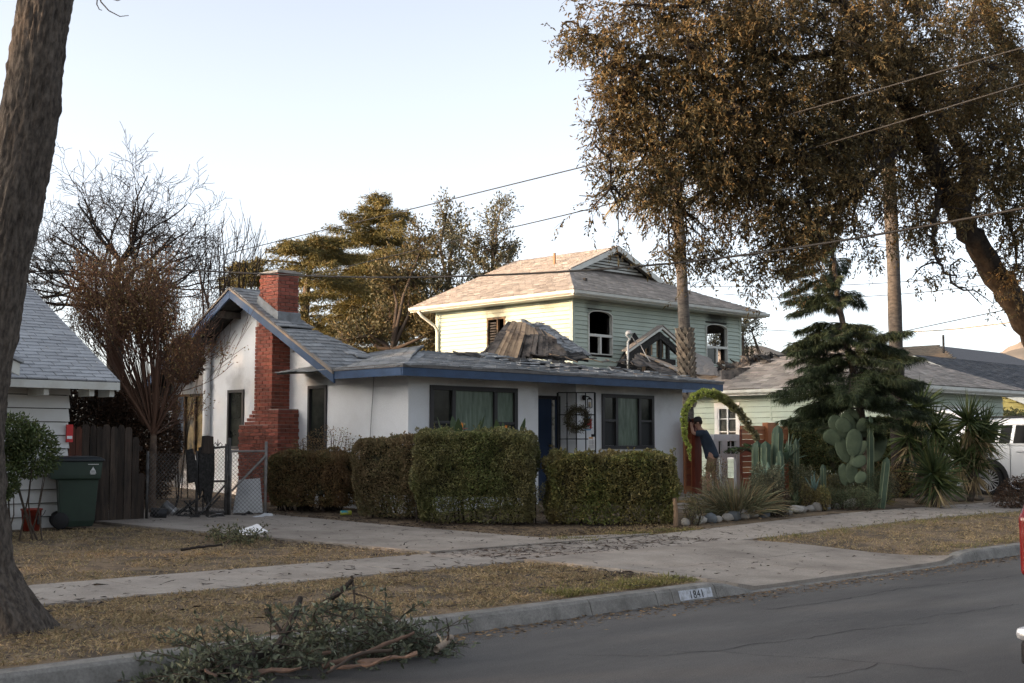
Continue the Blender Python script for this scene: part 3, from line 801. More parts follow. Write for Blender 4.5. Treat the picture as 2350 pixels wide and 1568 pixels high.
# bricks
ch = thing("chimney", None, None, (15.3, 22.2, .4)); par(ch, house)
ch.matrix_parent_inverse = WORLD_OF[house.name].inverted()
core = MB(); core.box(15.085, 15.6, 21.955, 22.545, wz, 4.2); core.box(15.085, 15.58, 21.785, 22.425, 4.0, 5.14); core.box(15.005, 15.499, 21.605, 22.995, wz, 2.05); core.box(15.02, 15.499, 21.62, 21.95, 2.0, 2.36)
core.build("mortar_bed", m_mortar, ch)
bricks = []; rr = random.Random(9)
def brick_ring(x0, x1, y0, y1, z, k):
    h = .064
    y = y0 - (.10 if k % 2 else 0)
    while y < y1 - .01:
        a, c = max(y, y0 - .012), min(y + .20, y1 + .008)
        if c - a > .03: bricks.append((x0 - .012 + rr.uniform(-.004, .004), x0 + .06, a, c, z, z + h))
        y += .212
    x = x0 - (.0 if k % 2 else .10) + .062
    while x < x1 - .01:
        a, c = max(x, x0 + .062), min(x + .20, x1)
        if c - a > .03: bricks.append((a, c, y0 - .012 + rr.uniform(-.004, .004), y0 + .06, z, z + h))
        x += .212
k = 0; z = wz + .1
while z < 5.12:
    if z < 2.02: brick_ring(15.0, 15.5, 21.6, 23.0, z, k)
    else:
        st = max(0, int((2.42 - z) / .075)); ye = 22.55 + (.085 * st if z < 2.42 else 0)
        if z < 2.34: brick_ring(15.01, 15.5, 21.61, 21.95, z, k)
        if z < 4.05: brick_ring(15.08, 15.5, 21.95, ye, z, k)
        else: brick_ring(15.08, 15.58, 21.78, 22.43, z, k)
    z += .0752; k += 1
bricks.sort(key=lambda q: -q[5])
rest = MB()
for i, q in enumerate(bricks):
    if i < 300:
        b = MB(); b.box(*q); b.build("brick", m_brick, ch)
    else: rest.box(*q)
o = rest.build("brick_field", m_brick_f, ch); o["kind"] = "stuff"
b = MB(); b.box(15.045, 15.62, 21.745, 22.465, 5.13, 5.175); b.box(15.14, 15.54, 21.82, 22.38, 5.175, 5.20); b.build("chimney_cap", mat("cement cap", (.42, .38, .34), .9, col2=(.25, .23, .2), scale=6), ch)
m_flash = mat("grey flashing", (.22, .235, .245), .85, col2=(.14, .145, .15), scale=7)
b = MB(); b.hexa([(15.04, 21.72, 3.95), (15.62, 21.72, 3.95), (15.62, 22.49, 4.4), (15.04, 22.49, 4.4), (15.05, 21.74, 4.32), (15.61, 21.74, 4.32), (15.61, 22.47, 4.72), (15.05, 22.47, 4.72)]); b.build("flashing", m_flash, ch)
# char and debris heaped at the foot of the burnt side wall: see later section

# ================================================================== TWO-STOREY MINT HOUSE
m_mint = mat("mint siding", (.43, .49, .425), .75, col2=(.37, .42, .36), scale=1.2, mix=(.4, .7), rnd=.05,
             soot=((36.3, 26.4, 6.05, .75, .8), (29.9, 26.4, 5.95, .5, .45), (29.0, 29.7, 6.0, .7, .6), (29, 27.5, 6.25, .6, .4), (32, 26.4, 3.6, 1.1, .5)))
m_trimw = mat("off white trim", (.56, .57, .53), .65, col2=(.45, .44, .39), scale=4, mix=(.45, .75), rnd=.05)
m_roofb = mat("taupe roof shingle", (.275, .25, .225), .92, col2=(.20, .18, .16), scale=10, mix=(.35, .7), bump=.4, bscale=200, rnd=.24, col3=(.34, .31, .28))
m_roofb_f = mat("taupe roof shingle field", (.275, .25, .225), .92, col2=(.20, .18, .16), scale=8, mix=(.35, .7), bump=.4, bscale=200, rnd=.24, island=True, col3=(.33, .285, .255))
two = thing("two_storey_house", "mint green two storey house with taupe roof and burnt out arched windows", "house", (33, 29, .7))
HX, HY, HXR, HYB = 29.0, 26.4, 37.75, 32.6
hz0, hz1 = .6, 6.22
lh = [(HYB - 30.12, HYB - 29.28, 4.25, 5.72)]
fh = [(.68, 1.82, 4.42, 5.80), (6.70, 7.93, 4.36, 5.78)]
siding(two, (HX, HYB, 0), (0, -1, 0), (-1, 0, 0), HYB - HY, 2.9, hz1, .135, m_mint, lh)
siding(two, (HX, HY, 0), (1, 0, 0), (0, -1, 0), HXR - HX, 2.6, hz1, .135, m_mint, fh)
wall_panel(two, (HX + .002, HYB, 0), (0, -1, 0), (-1, 0, 0), HYB - HY - .002, hz0, hz1, .14, m_darkin, lh, "wall")
wall_panel(two, (HX + .15, HY + .002, 0), (1, 0, 0), (0, -1, 0), HXR - HX - .15, hz0, hz1, .14, m_darkin, [(h[0] - .15, h[1] - .15, h[2], h[3]) for h in fh], "wall")
wall_panel(two, (HXR, HY + .15, 0), (0, 1, 0), (1, 0, 0), HYB - HY - .2, hz0, hz1, .14, m_darkin, [(.6, 2.4, 4.2, 5.6)], "wall")
wall_panel(two, (HXR, HYB + .1, 0), (-1, 0, 0), (0, 1, 0), HXR - HX - .02, hz0, hz1, .14, m_darkin, [], "wall")
b = MB(); b.box(HX + .15, HXR - .15, HY + .16, HYB - .1, 3.3, 3.45); b.box(33.0, 33.1, HY + .16, HYB - .1, 3.45, 6.2); b.box(HX + .15, 33, 29.0, 29.1, 3.45, 6.2); b.build("inner_wall", m_darkin, two)
b = MB(); b.box(HX - .035, HX + .09, HY - .035, HY + .09, 2.7, hz1); b.box(HXR - .1, HXR + .03, HY - .034, HY + .03, 2.7, hz1); b.box(HX - .034, HX + .04, HYB - .1, HYB + .02, 2.7, hz1); b.build("corner_board", m_mint, two)
def arched_window(x0, x1, z0, z1, rise, mp):
    """white framed opening: arched fixed light over two lower lights"""
    b = MB(); y0, y1 = HY - .06, HY + .06; cx, r = (x0 + x1) / 2, (x1 - x0) / 2; N = 14
    spring = z1 - rise
    outer = [(x0, z0), (x0, spring)] + [(cx - r * math.cos(math.pi * k / N), spring + rise * math.sin(math.pi * k / N)) for k in range(1, N)] + [(x1, spring), (x1, z0)]
    f = .032
    inner = [(x0 + f, z0 + f), (x0 + f, spring)] + [(cx - (r - f) * math.cos(math.pi * k / N), spring + (rise - f) * math.sin(math.pi * k / N)) for k in range(1, N)] + [(x1 - f, spring), (x1 - f, z0 + f)]
    n = len(outer)
    vs = [(p[0], y0, p[1]) for p in outer] + [(p[0], y0, p[1]) for p in inner] + [(p[0], y1, p[1]) for p in outer] + [(p[0], y1, p[1]) for p in inner]
    fs = []
    for i in range(n):
        j = (i + 1) % n
        fs += [(i, j, n + j, n + i), (2 * n + j, 2 * n + i, 3 * n + i, 3 * n + j), (n + i, n + j, 3 * n + j, 3 * n + i), (j, i, 2 * n + i, 2 * n + j)]
    b.add(vs, fs)
    zr = z0 + (z1 - z0) * .43
    b.box(x0 + f, x1 - f, y0 + .01, y1 - .01, zr - .04, zr + .04); b.box(cx - .035, cx + .035, y0 + .01, y1 - .01, z0 + f, zr - .041)
    w = b.build("window", m_trimw, two)
    # spandrels: mint wall pieces filling the square opening above the arch
    b = MB()
    for k in range(N):
        a0, a1 = math.pi * k / N, math.pi * (k + 1) / N
        p0, p1 = (cx - r * math.cos(a0), spring + rise * math.sin(a0)), (cx - r * math.cos(a1), spring + rise * math.sin(a1))
        b.prism([(p0[0], HY - .02, p0[1]), (p1[0], HY - .02, p1[1]), (p1[0], HY - .02, z1 + .003), (p0[0], HY - .02, z1 + .003)], (0, .1, 0))
    b.build("spandrel", m_mint, two)
    # charred remnants inside
    b = MB(); b.box(x0 + f, x0 + f + .05, HY + .07, HY + .12, z0, z1 - .2); b.box(x1 - f - .06, x1 - f, HY + .07, HY + .12, z0, z1 - .2); b.build("charred_jamb", m_char, w)
    if mp:
        b = MB(); b.box(x0 + f, cx - .04, HY + .0, HY + .008, z0 + f, zr - .05); b.build("pane", mp, w)
    return w
arched_window(HX + fh[0][0], HX + fh[0][1], fh[0][2], fh[0][3], .17, None)
arched_window(HX + fh[1][0], HX + fh[1][1], fh[1][2], fh[1][3], .17, m_glass_d)
window(two, (HX, HYB, 0), (0, -1, 0), (-1, 0, 0), *lh[0], m_burntframe, lambda k, j: None, (1.4, 1), fw=.06, depth=.06, proud=.04)
b = MB()
for k in range(9): b.box(HX + .02, HX + .04, 29.75, 30.05, 4.85 + k * .085, 4.90 + k * .085)
b.build("burnt_blind", m_char, two)
# roof: eave box, dutch hip with gablet to the street, gable at the back
EX0, EX1, EY0, EY1, EZ, RS = 28.35, 38.4, 25.75, 33.2, 6.24, .415
RXM = (EX0 + EX1) / 2; RZ = EZ + RS * (RXM - EX0); GY = 28.6; GH = EZ + RS * (GY - EY0); gw = (RZ - GH) / RS
roof2 = MB()
L0, L1 = (EX0, EY0, EZ), (EX0, EY1, EZ); R0_, R1_ = (EX1, EY0, EZ), (EX1, EY1, EZ); RA, RB = (RXM, GY, RZ), (RXM, EY1, RZ); GL, GR = (RXM - gw, GY, GH), (RXM + gw, GY, GH)
dn = V((0, 0, -.05))
for poly in ([L0, GL, RA, RB, L1], [L0, R0_, GR, GL], [R0_, R1_, RB, RA, GR]):
    roof2.prism([V(p) + dn for p in poly], (0, 0, .04))
r2 = roof2.build("roof", m_felt, two)
sl = math.hypot(1, RS)
shingles(r2, lambda u, v: V((EX0 + v, EY1 - u, EZ + RS * v)), [[(0, -.03), (EY1 - EY0, -.03), (EY1 - GY, RXM - gw - EX0), (0, RXM - gw - EX0)], [(0, RXM - gw - EX0), (EY1 - GY, RXM - gw - EX0), (EY1 - GY, RXM - EX0), (0, RXM - EX0)]], m_roofb, seed=11, most=200, w=.30, e=.145)
shingles(r2, lambda u, v: V((EX0 + u, EY0 + v, EZ + RS * v)), [[(0, -.03), (EX1 - EX0, -.03), (EX1 - RXM - gw * -1 + 0 - 0 if False else RXM + gw - EX0, GY - EY0), (RXM - gw - EX0, GY - EY0)]], m_roofb, seed=12, most=200, w=.30, e=.145)
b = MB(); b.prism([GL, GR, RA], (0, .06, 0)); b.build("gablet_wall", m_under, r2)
for k in range(7):
    z = GH + .10 + k * .105; h = (RZ - .12 - z) / RS
    if h > .1:
        b = MB(); b.hexa([(RXM - h, GY - .05, z), (RXM + h, GY - .05, z), (RXM + h, GY - .005, z + .03), (RXM - h, GY - .005, z + .03), (RXM - h, GY - .05, z + .012), (RXM + h, GY - .05, z + .012), (RXM + h, GY - .005, z + .075), (RXM - h, GY - .005, z + .075)]); b.build("louver", m_trimw, r2)
for s in (-1, 1):
    e = V((RXM + s * (gw + .25), GY - .35, GH - .10)); a = V((RXM + s * .002, GY - .35, RZ + .005))
    b = MB(); b.hexa([e + V((0, -.03, -.14)), a + V((0, -.03, -.15)), a + V((0, .0, -.15)), e + V((0, 0, -.14)), e + V((0, -.03, .02)), a + V((0, -.03, .02)), a + V((0, 0, .02)), e + V((0, 0, .02))] if s < 0 else [a + V((0, -.03, -.15)), e + V((0, -.03, -.14)), e + V((0, 0, -.14)), a + V((0, 0, -.15)), a + V((0, -.03, .02)), e + V((0, -.03, .02)), e + V((0, 0, .02)), a + V((0, 0, .02))]); b.build("barge_board", m_trimw, r2)
    b = MB(); c = [e + V((0, 0, .03)), a + V((0, 0, .03)), V((RXM + s * .002, GY + .02, RZ + .01)), V((RXM + s * (gw + .25), GY + .02, GH - .09))]
    b.prism(c if s < 0 else c[::-1], (0, 0, .03)); b.build("gablet_roof", m_roofb, r2)
for k in range(11):                                        # hip caps at the near corner
    t0, t1 = k / 11, (k + 1.1) / 11; a = V(L0).lerp(V(GL), t0) + V((0, 0, .03)); c = V(L0).lerp(V(GL), t1) + V((0, 0, .05))
    for s in (-1, 1):
        sd = V((s * .09, -s * .09, -.05)); b = MB(); b.hexa([a, c, c + sd, a + sd, a + V((0, 0, .012)), c + V((0, 0, .012)), c + sd + V((0, 0, .012)), a + sd + V((0, 0, .012))]); b.build("ridge_cap", m_roofb, r2)
def gutter(parent, a, c, out, m=m_trimw):
    a, c, out = V(a), V(c), V(out); b = MB()
    prof = [(0, .0), (.0, -.11), (.05, -.12), (.10, -.08), (.115, -.0), (.10, .0), (.085, -.06), (.02, -.06)]
    b.prism([a + out * p[0] + V((0, 0, p[1])) for p in prof], c - a); return b.build("gutter", m, parent)
gutter(r2, (EX0, EY0 - .1, EZ - .01), (EX0, EY1, EZ - .01), (-1, 0, 0)); gutter(r2, (EX0 - .1, EY0, EZ - .012), (EX1 + .1, EY0, EZ - .012), (0, -1, 0))
b = MB(); b.box(EX0, HX - .03, EY0 + .02, EY1, EZ - .15, EZ - .12); b.box(HX - .03, EX1, EY0 + .02, HY - .03, EZ - .152, EZ - .122); b.build("soffit", m_trimw, r2)
b = MB(); b.box(EX0 - .003, EX0 + .02, EY0, EY1, EZ - .16, EZ - .03); b.box(EX0, EX1, EY0 - .003, EY0 + .02, EZ - .16, EZ - .03); b.build("fascia", m_trimw, r2)
b = MB(); b.tube([(28.3, 32.75, 6.1), (28.4, 32.7, 5.95), (28.85, 32.5, 5.6), (28.92, 32.45, 5.4), (28.92, 32.45, 2.6)], .05, 8); b.build("downspout", m_trimw, two, smooth=True)
b = MB(); b.tube([(38.2, 26.0, 6.1), (38.15, 26.1, 5.95), (37.85, 26.3, 5.8)], .045, 8); b.build("downspout", m_trimw, two, smooth=True)
vp = V((EX0 + 3.6, 29.9, EZ + RS * 3.6)); b = MB(); b.tube([vp - V((0, 0, .1)), vp + V((0, 0, .42))], .045, 8); b.build("vent_pipe", mat("rusty vent", (.30, .17, .09), .8), r2)
vp = V((30.2, EY0 + 1.2, EZ + RS * 1.2)); b = MB(); b.box(vp.x - .05, vp.x + .05, vp.y - .05, vp.y + .05, vp.z, vp.z + .12); b.build("roof_vent", m_felt, r2)
# burnt one-storey gable in front of the tall wall
gb = thing("burnt_gable", None, None, (32, 25, 3)); par(gb, two); gb.matrix_parent_inverse = WORLD_OF[two.name].inverted()
AP = V((31.85, 25.3, 5.33))
def gp_(x): return V((x, 25.3, 5.33 - .5 * abs(x - 31.85)))
for (xa, xb) in ((30.1, 31.85), (31.852, 34.7)):
    a, c = gp_(xa), gp_(xb); b = MB(); b.hexa([a + V((0, -.12, -.08)), c + V((0, -.12, -.08)), c + V((0, -.08, -.08)), a + V((0, -.08, -.08)), a + V((0, -.12, .0)), c + V((0, -.12, .0)), c + V((0, -.08, 0)), a + V((0, -.08, 0))]); b.build("barge_board", m_trimw, gb)
    b = MB(); b.prism([a + V((0, -.15, .01)), c + V((0, -.15, .01)), c + V((0, .1, .01)), a + V((0, .1, .01))], (0, 0, .03)); b.build("gable_roof", m_roofb, gb)
    b = MB(); b.hexa([a + V((0, -.02, -.38)), c + V((0, -.02, -.38)), c + V((0, .1, -.38)), a + V((0, .1, -.38)), a + V((0, -.02, -.16)), c + V((0, -.02, -.16)), c + V((0, .1, -.16)), a + V((0, .1, -.16))]); b.build("charred_rafter", m_char, gb)
for (x, z1_) in ((30.9, 4.75), (31.35, 4.95), (31.9, 5.1), (32.3, 5.0), (32.9, 4.7), (33.6, 4.4)):
    b = MB(); b.box(x - .05, x + .05, 25.3, 25.4, 2.9, z1_); b.build("charred_stud", m_char, gb)
b = MB(); b.box(31.0, 32.6, 25.27, 25.37, 4.15, 4.33); b.build("charred_beam", m_char, gb)
for (x, z) in ((31.55, 4.45), (32.1, 4.4), (31.2, 3.6)):
    b = MB(); b.box(x, x + .3, 25.6, 25.64, z, z + .6); b.build("plywood_scrap", m_deck, gb)
b = MB(); b.prism([(29.8, 26.3, 2.6), (31.85, 26.3, 5.2), (34.6, 26.3, 2.6)], (0, .05, 0)); b.build("charred_wall", m_char, gb)
crumple("torn_roofing", (onY(1448, 836, 23.0), onY(1575, 868, 22.6), onY(1548, 852, 23.8), onY(1462, 812, 24.8)), m_ash, gb, 16, .10, 3, 6)
for k in range(9):
    o = onY(1470 + 11 * k, 812 + 5.2 * k, 24.2 - .12 * k); b = MB(); b.bar(o, o + V((.75, -.55, -.33)), .10, .02, up=(-.3, -.5, 1)); b.build("plank", m_roofb if k % 3 else m_deck, gb)
crumple("torn_roofing", (onY(1580, 860, 23.5), onY(1650, 862, 23.2), onY(1632, 828, 24.6), onY(1592, 806, 25.1)), m_roofb, gb, 12, .07, 3, 8)
# mast with a bent head standing in the rubble
p0, p1 = onY(1441, 828, 24.0), onY(1441, 785, 24.0); b = MB(); b.tube([p0 - V((0, 0, .4)), p1], .032, 10); b.tube([p1, onY(1446, 778, 24), onY(1437, 770, 24), onY(1450, 765, 24), onY(1444, 760, 24)], .03, 8)
b.lathe([(0, .1), (.07, .08), (.1, 0), (.09, -.02), (0, -.02)], onY(1443, 766, 24), 12)
b.tube([onY(1448, 770, 24), onY(1458, 785, 24), onY(1470, 792, 24), onY(1480, 812, 23.8), onY(1492, 830, 23.6)], .012, 6)
b.build("service_mast", mat("galvanised mast", (.42, .42, .41), .5, col2=(.3, .3, .29), scale=9), two, smooth=True)

# ---------------------------------------------------------------- front wing of the mint house
wing = thing("garage_wing", "low mint green wing with taupe hip roof beside the redwood gate", "house", (34, 20, .6))
GX, GXR, GY0, GY1 = 31.5, 37.7, 17.0, 25.2
ez = 3.22
wh = [(GY1 - 20.85, GY1 - 19.75, 1.25, 2.85)]
p_a = onX(1648, 930, GX).y; p_b = onX(1692, 930, GX).y
wh = [(GY1 - p_a, GY1 - p_b, 1.3, 2.74)]
m_mint2 = mat("pale mint siding", (.40, .465, .40), .75, col2=(.35, .41, .345), scale=1.2, mix=(.4, .7), rnd=.05)
siding(wing, (GX, GY1, 0), (0, -1, 0), (-1, 0, 0), GY1 - GY0, .5, ez, .16, m_mint2, wh)
siding(wing, (GX, GY0, 0), (1, 0, 0), (0, -1, 0), GXR - GX, .5, ez, .16, m_mint2, [(.6, 5.4, .3, 2.75)])
wall_panel(wing, (GX + .002, GY1, 0), (0, -1, 0), (-1, 0, 0), GY1 - GY0 - .002, .4, ez, .14, m_darkin, wh, "wall")
wall_panel(wing, (GX + .15, GY0 + .002, 0), (1, 0, 0), (0, -1, 0), GXR - GX - .15, .4, ez, .14, m_darkin, [], "wall")
window(wing, (GX, GY1, 0), (0, -1, 0), (-1, 0, 0), *wh[0], m_white, lambda k, j: m_glass_d, (1, 1), [[.36, .5, .78], [.36, .5, .78]], fw=.045, trim=.11)
for (y) in (onX(1770, 950, GX).y, onX(1867, 950, GX).y):
    b = MB(); b.box(GX - .035, GX - .001, y - .03, y + .03, .5, ez); b.build("batten", m_mint2, wing)
b = MB(); b.box(GX + .6, GX + 5.4, GY0 - .02, GY0 + .02, .45, 2.75); gd = b.build("garage_door", m_trimw, wing)
W0, W1, WY0, WY1 = 30.95, 38.25, 16.45, 25.2; wm = (W0 + W1) / 2; wrz = ez + .40 * (wm - W0); hy = WY0 + (wm - W0)
rw = MB()
for poly in ([(W0, WY0, ez), (wm, hy, wrz), (W0 + 3.1, WY1 - 4.0, ez + 1.24), (W0 + .7, WY1, ez + .28), (W0, WY1, ez)], [(W0, WY0, ez), (W1, WY0, ez), (wm, hy, wrz)], [(W1, WY0, ez), (W1, WY0 + 5, ez), (wm, hy, wrz)]):
    rw.prism([V(p) + V((0, 0, -.02)) for p in poly], (0, 0, .03))
r3 = rw.build("roof", m_felt, wing)
wn_ = wm - W0
shingles(r3, lambda u, v: V((W0 + v, WY1 - u, ez + .40 * v + .04 * noise.noise(V((u, v, 3))))), [[(.0, -.03), (WY1 - WY0, -.03), (WY1 - hy, wn_), (4.0, 3.1), (0, .7)]], m_roofb, seed=21, most=200, w=.30, e=.145)
shingles(r3, lambda u, v: V((W0 + u, WY0 + v, ez + .40 * v)), [[(0, -.03), (W1 - W0, -.03), (wn_, wn_)]], m_roofb, seed=22, most=120, w=.30, e=.145)
gutter(r3, (W0, WY0 - .1, ez - .01), (W0, WY1 - .6, ez - .01), (-1, 0, 0)); gutter(r3, (W0 - .1, WY0, ez - .012), (W1 + .1, WY0, ez - .012), (0, -1, 0))
b = MB(); b.box(W0 - .003, W0 + .02, WY0, WY1, ez - .17, ez - .02); b.box(W0, W1, WY0 - .003, WY0 + .02, ez - .17, ez - .02); b.build("fascia", m_trimw, r3)
b = MB(); b.box(W0 + .02, GX - .03, WY0 + .02, WY1, ez - .16, ez - .13); b.box(GX - .03, W1, WY0 + .02, GY0 - .03, ez - .162, ez - .132); b.build("soffit", m_trimw, r3)
# charred heap where the wing roof burnt through
hp = thing("charred_rubble", "black charred rubble and curled roofing heaped on the taupe roof", "rubble", onY(1700, 850, 23.8))
rr = random.Random(12)
for k in range(44):
    u = 4.4 * rr.random(); v = .7 + .6 * u; o = V((W0 + v + rr.uniform(-.55, .9), WY1 - u + rr.uniform(-.3, .3), ez + .40 * v - rr.uniform(.0, .18))); w_ = rr.uniform(.35, .9)
    crumple("charred_scrap", (o, o + V((w_, -.25, rr.uniform(-.1, .12))), o + V((w_ * .8, .35, rr.uniform(.05, .38))), o + V((-.05, .35, rr.uniform(.0, .3)))), rr.choice((m_char, m_char, m_felt, m_ash)), hp, 8, .16, 3.5, k)
for k in range(14):
    u = 4.4 * rr.random(); v = .7 + .6 * u; o = V((W0 + v + rr.uniform(-.2, .6), WY1 - u, ez + .40 * v)); b = MB(); b.bar(o, o + V((rr.uniform(-.6, .6), rr.uniform(-.6, .6), rr.uniform(-.05, .35))), .05, .09); b.build("charred_rafter", m_char, hp)
crumple("curled_gutter", (onY(1655, 872, 22.6), onY(1760, 858, 22.3), onY(1760, 838, 22.4), onY(1655, 852, 22.7)), m_ash, hp, 14, .05, 2, 1)
crumple("curled_gutter", (onY(1752, 858, 22.1), onY(1800, 850, 22.0), onY(1776, 834, 22.2), onY(1757, 822, 22.3)), m_ash, hp, 10, .06, 3, 2)

# ---------------------------------------------------------------- dark roofed neighbour at the right
m_roofd = mat("dark slate shingle", (.062, .068, .08), .9, col2=(.040, .044, .052), scale=10, mix=(.35, .7), bump=.4, bscale=200, rnd=.3, col3=(.09, .09, .095))
m_roofd_f = mat("dark slate shingle field", (.062, .068, .08), .9, col2=(.040, .044, .052), scale=8, mix=(.35, .7), bump=.4, bscale=200, rnd=.3, island=True, col3=(.09, .09, .095))
nb = thing("dark_roof_house", "house with dark slate roof and yellow gable beyond the parked SUV", "house", (50, 22, .7))
apY = 23.9; ax = 46.0; az = 4.95
m_yel = mat("yellow siding", (.55, .47, .17), .75, col2=(.48, .40, .14), scale=2, rnd=.04)
tp = lambda z: ((z - .5) * 0 + max(0, 4 - (az - .12 - z) / .41), min(12, 4 + (az - .12 - z) / .41))
siding(nb, (ax, apY + 4, 0), (0, -1, 0), (-1, 0, 0), 8, .6, az - .15, .16, m_yel, top=lambda z: (max(0, 4 - (az - .12 - z) / .41), min(8, 4 + (az - .12 - z) / .41)))
b = MB(); b.prism([(ax + .03, apY - 4.1, .5), (ax + .03, apY - 4.1, az - 1.8), (ax + .03, apY, az - .1), (ax + .03, apY + 4.1, az - 1.8), (ax + .03, apY + 4.1, .5)], (.1, 0, 0)); b.build("wall", m_darkin, nb)
rd = MB(); rd.prism([(ax - .5, apY, az), (ax + 14, apY, az), (ax + 14, apY - 4.6, az - 1.89), (ax - .5, apY - 4.6, az - 1.89)][::-1], (0, 0, .06)); rd.prism([(ax - .5, apY + .002, az), (ax + 14, apY + .002, az), (ax + 14, apY + 4.6, az - 1.89), (ax - .5, apY + 4.6, az - 1.89)], (0, 0, .06))
r4 = rd.build("roof", m_roofd, nb)
shingles(r4, lambda u, v: V((ax - .5 + u, apY - 4.6 + v, az - 1.83 + .41 * v)), [[(0, 0), (12, 0), (12, 4.6), (0, 4.6)]], m_roofd, seed=31, most=220, w=.33, e=.17)
for s in (-1, 1):
    a, c = V((ax - .52, apY + s * .002, az + .06)), V((ax - .52, apY + s * 4.65, az - 1.84)); b = MB()
    q = [a + V((0, 0, -.22)), a + V((.05, 0, -.22)), c + V((.05, 0, -.22)), c + V((0, 0, -.22)), a, a + V((.05, 0, 0)), c + V((.05, 0, 0)), c]
    b.hexa(q if s > 0 else [q[3], q[2], q[1], q[0], q[7], q[6], q[5], q[4]]); b.build("barge_board", m_trimw, r4)
# its main hip roof rising behind
e0, e1, f0, f1, ezz = 48.0, 62.0, 22.5, 36.0, 3.6
hzz = onD(2205, 790, 55).z
A_, B_ = onD(2060, 797, 58), onD(2205, 790, 55)
rd = MB(); c0, c1, c2, c3 = V((47.5, 21.5, 3.5)), V((64, 21.5, 3.5)), V((64, 38, 3.5)), V((47.5, 38, 3.5)); A2 = V((52.5, 31.5, hzz)); B2 = V((52.5, 26.5, hzz)); C2 = V((59, 26.5, hzz))
rd.add([c0, c1, c2, c3, A2, B2, C2], [(0, 5, 4, 3), (0, 1, 6, 5), (1, 2, 6), (2, 3, 4, 6), (4, 5, 6)]); r5 = rd.build("roof", m_roofd, nb)
shingles(r5, lambda u, v: c3.lerp(c0, u / 16.5).lerp(A2.lerp(B2, u / 16.5), v / 5.6) , [[(0, 0), (16.5, 0), (16.5, 5.6), (0, 5.6)]], mat("slate shingle painted sunlit", (.11, .095, .075), .9, col2=(.075, .066, .055), scale=8, rnd=.25), seed=33, most=60, w=.36, e=.2)  # sunlight on this slope is put into the lighter, warmer slate colour
b = MB(); b.box(48.5, 63, 22.5, 37, .5, 3.5); b.build("wall", m_yel, nb)
vq = onD(2165, 783, 53); b = MB(); b.tube([vq - V((0, 0, .5)), vq + V((0, 0, .25))], .05, 6); b.build("vent_pipe", m_felt, r5)

# ================================================================== LEFT NEIGHBOUR: small white house
m_wsid = mat("cream white clapboard", (.60, .60, .58), .75, col2=(.53, .53, .50), scale=1.5, mix=(.4, .7), rnd=.04)
m_roofl = mat("pale blue grey shingle", (.34, .36, .385), .92, col2=(.28, .295, .315), scale=9, mix=(.35, .7), bump=.4, bscale=180, rnd=.10)
m_roofl_f = mat("pale blue grey shingle field", (.34, .36, .385), .92, col2=(.28, .295, .315), scale=7, mix=(.35, .7), bump=.4, bscale=180, rnd=.10, island=True)
lh_ = thing("clapboard_cottage", "small cream clapboard house with pale grey shingle roof behind the tree trunk", "house", (6, 21, .4))
LX, LY = 9.3, 19.0
lz1 = 2.60
siding(lh_, (LX - 7, LY, 0), (1, 0, 0), (0, -1, 0), 7, .36, lz1, .205, m_wsid, th=.05, gap=.014)
siding(lh_, (LX, LY, 0), (0, 1, 0), (1, 0, 0), 7, .36, 2.6, .205, m_wsid)
b = MB(); b.box(LX - 7, LX - .03, LY + .001, LY + 7, .3, lz1); b.prism([(LX - .15, LY, lz1), (LX - .15, LY + 3.5, lz1 + 1.9), (LX - .15, LY + 7, lz1)], (.1, 0, 0)); b.build("wall", m_under, lh_)  # dark backing colour paints the shadow lines seen between the boards
le = onY(270, 878, LY - .62); lxr = le.x; lez = le.z; LS = .54
b = MB(); b.prism([(lxr - 9, LY - .62, lez - .03), (lxr, LY - .62, lez - .03), (lxr, LY + 3.4, lez - .03 + LS * 4.02), (lxr - 9, LY + 3.4, lez - .03 + LS * 4.02)], (0, 0, .03)); b.prism([(lxr - 9, LY + 3.4, lez - .03 + LS * 4.02), (lxr, LY + 3.4, lez - .03 + LS * 4.02), (lxr, LY + 7.4, lez - .03), (lxr - 9, LY + 7.4, lez - .03)], (0, 0, .03))
rl = b.build("roof", m_felt, lh_)
shingles(rl, lambda u, v: V((lxr - 5 + u, LY - .62 + v, lez + LS * v)), [[(0, -.03), (5.02, -.03), (5.02, 4.02), (0, 4.02)]], m_roofl, seed=41, most=280, w=.31, e=.105)
b = MB(); b.box(lxr - 9, lxr + .02, LY - .66, LY - .62, lez - .12, lez - .005); b.hexa([(lxr - .0, LY - .60, lez - .14), (lxr + .03, LY - .60, lez - .14), (lxr + .03, LY + 3.4, lez - .14 + LS * 4), (lxr, LY + 3.4, lez - .14 + LS * 4), (lxr, LY - .6, lez - .01), (lxr + .03, LY - .6, lez - .01), (lxr + .03, LY + 3.4, lez - .01 + LS * 4), (lxr, LY + 3.4, lez - .01 + LS * 4)]); b.build("fascia", m_trimw, rl)
for xx in (onY(103, 876, LY - .5).x, onY(207, 884, LY - .5).x, lxr - .06):
    b = MB(); b.box(xx - .04, xx + .04, LY - .56, LY - .02 if xx < LX else LY - .2, lez - .22, lez - .02); b.build("rafter_tail", m_trimw, rl)
pz = onY(45, 862, LY - 1.1); b = MB(); b.hexa([pz + V((-1.5, 0, .62)), pz + V((-1.5, .05, .62)), pz + V((0, .05, 0)) , pz, pz + V((-1.5, 0, .8)), pz + V((-1.5, .05, .8)), pz + V((0, .05, .17)), pz + V((0, 0, .17))]); b.build("porch_rake", m_trimw, rl)
b = MB(); b.prism([pz + V((.04, -.05, .17)), pz + V((.04, 1.2, .17)), pz + V((-1.5, 1.2, .82)), pz + V((-1.5, -.05, .82))], (0, 0, .05)); b.build("porch_roof", m_roofl, rl)
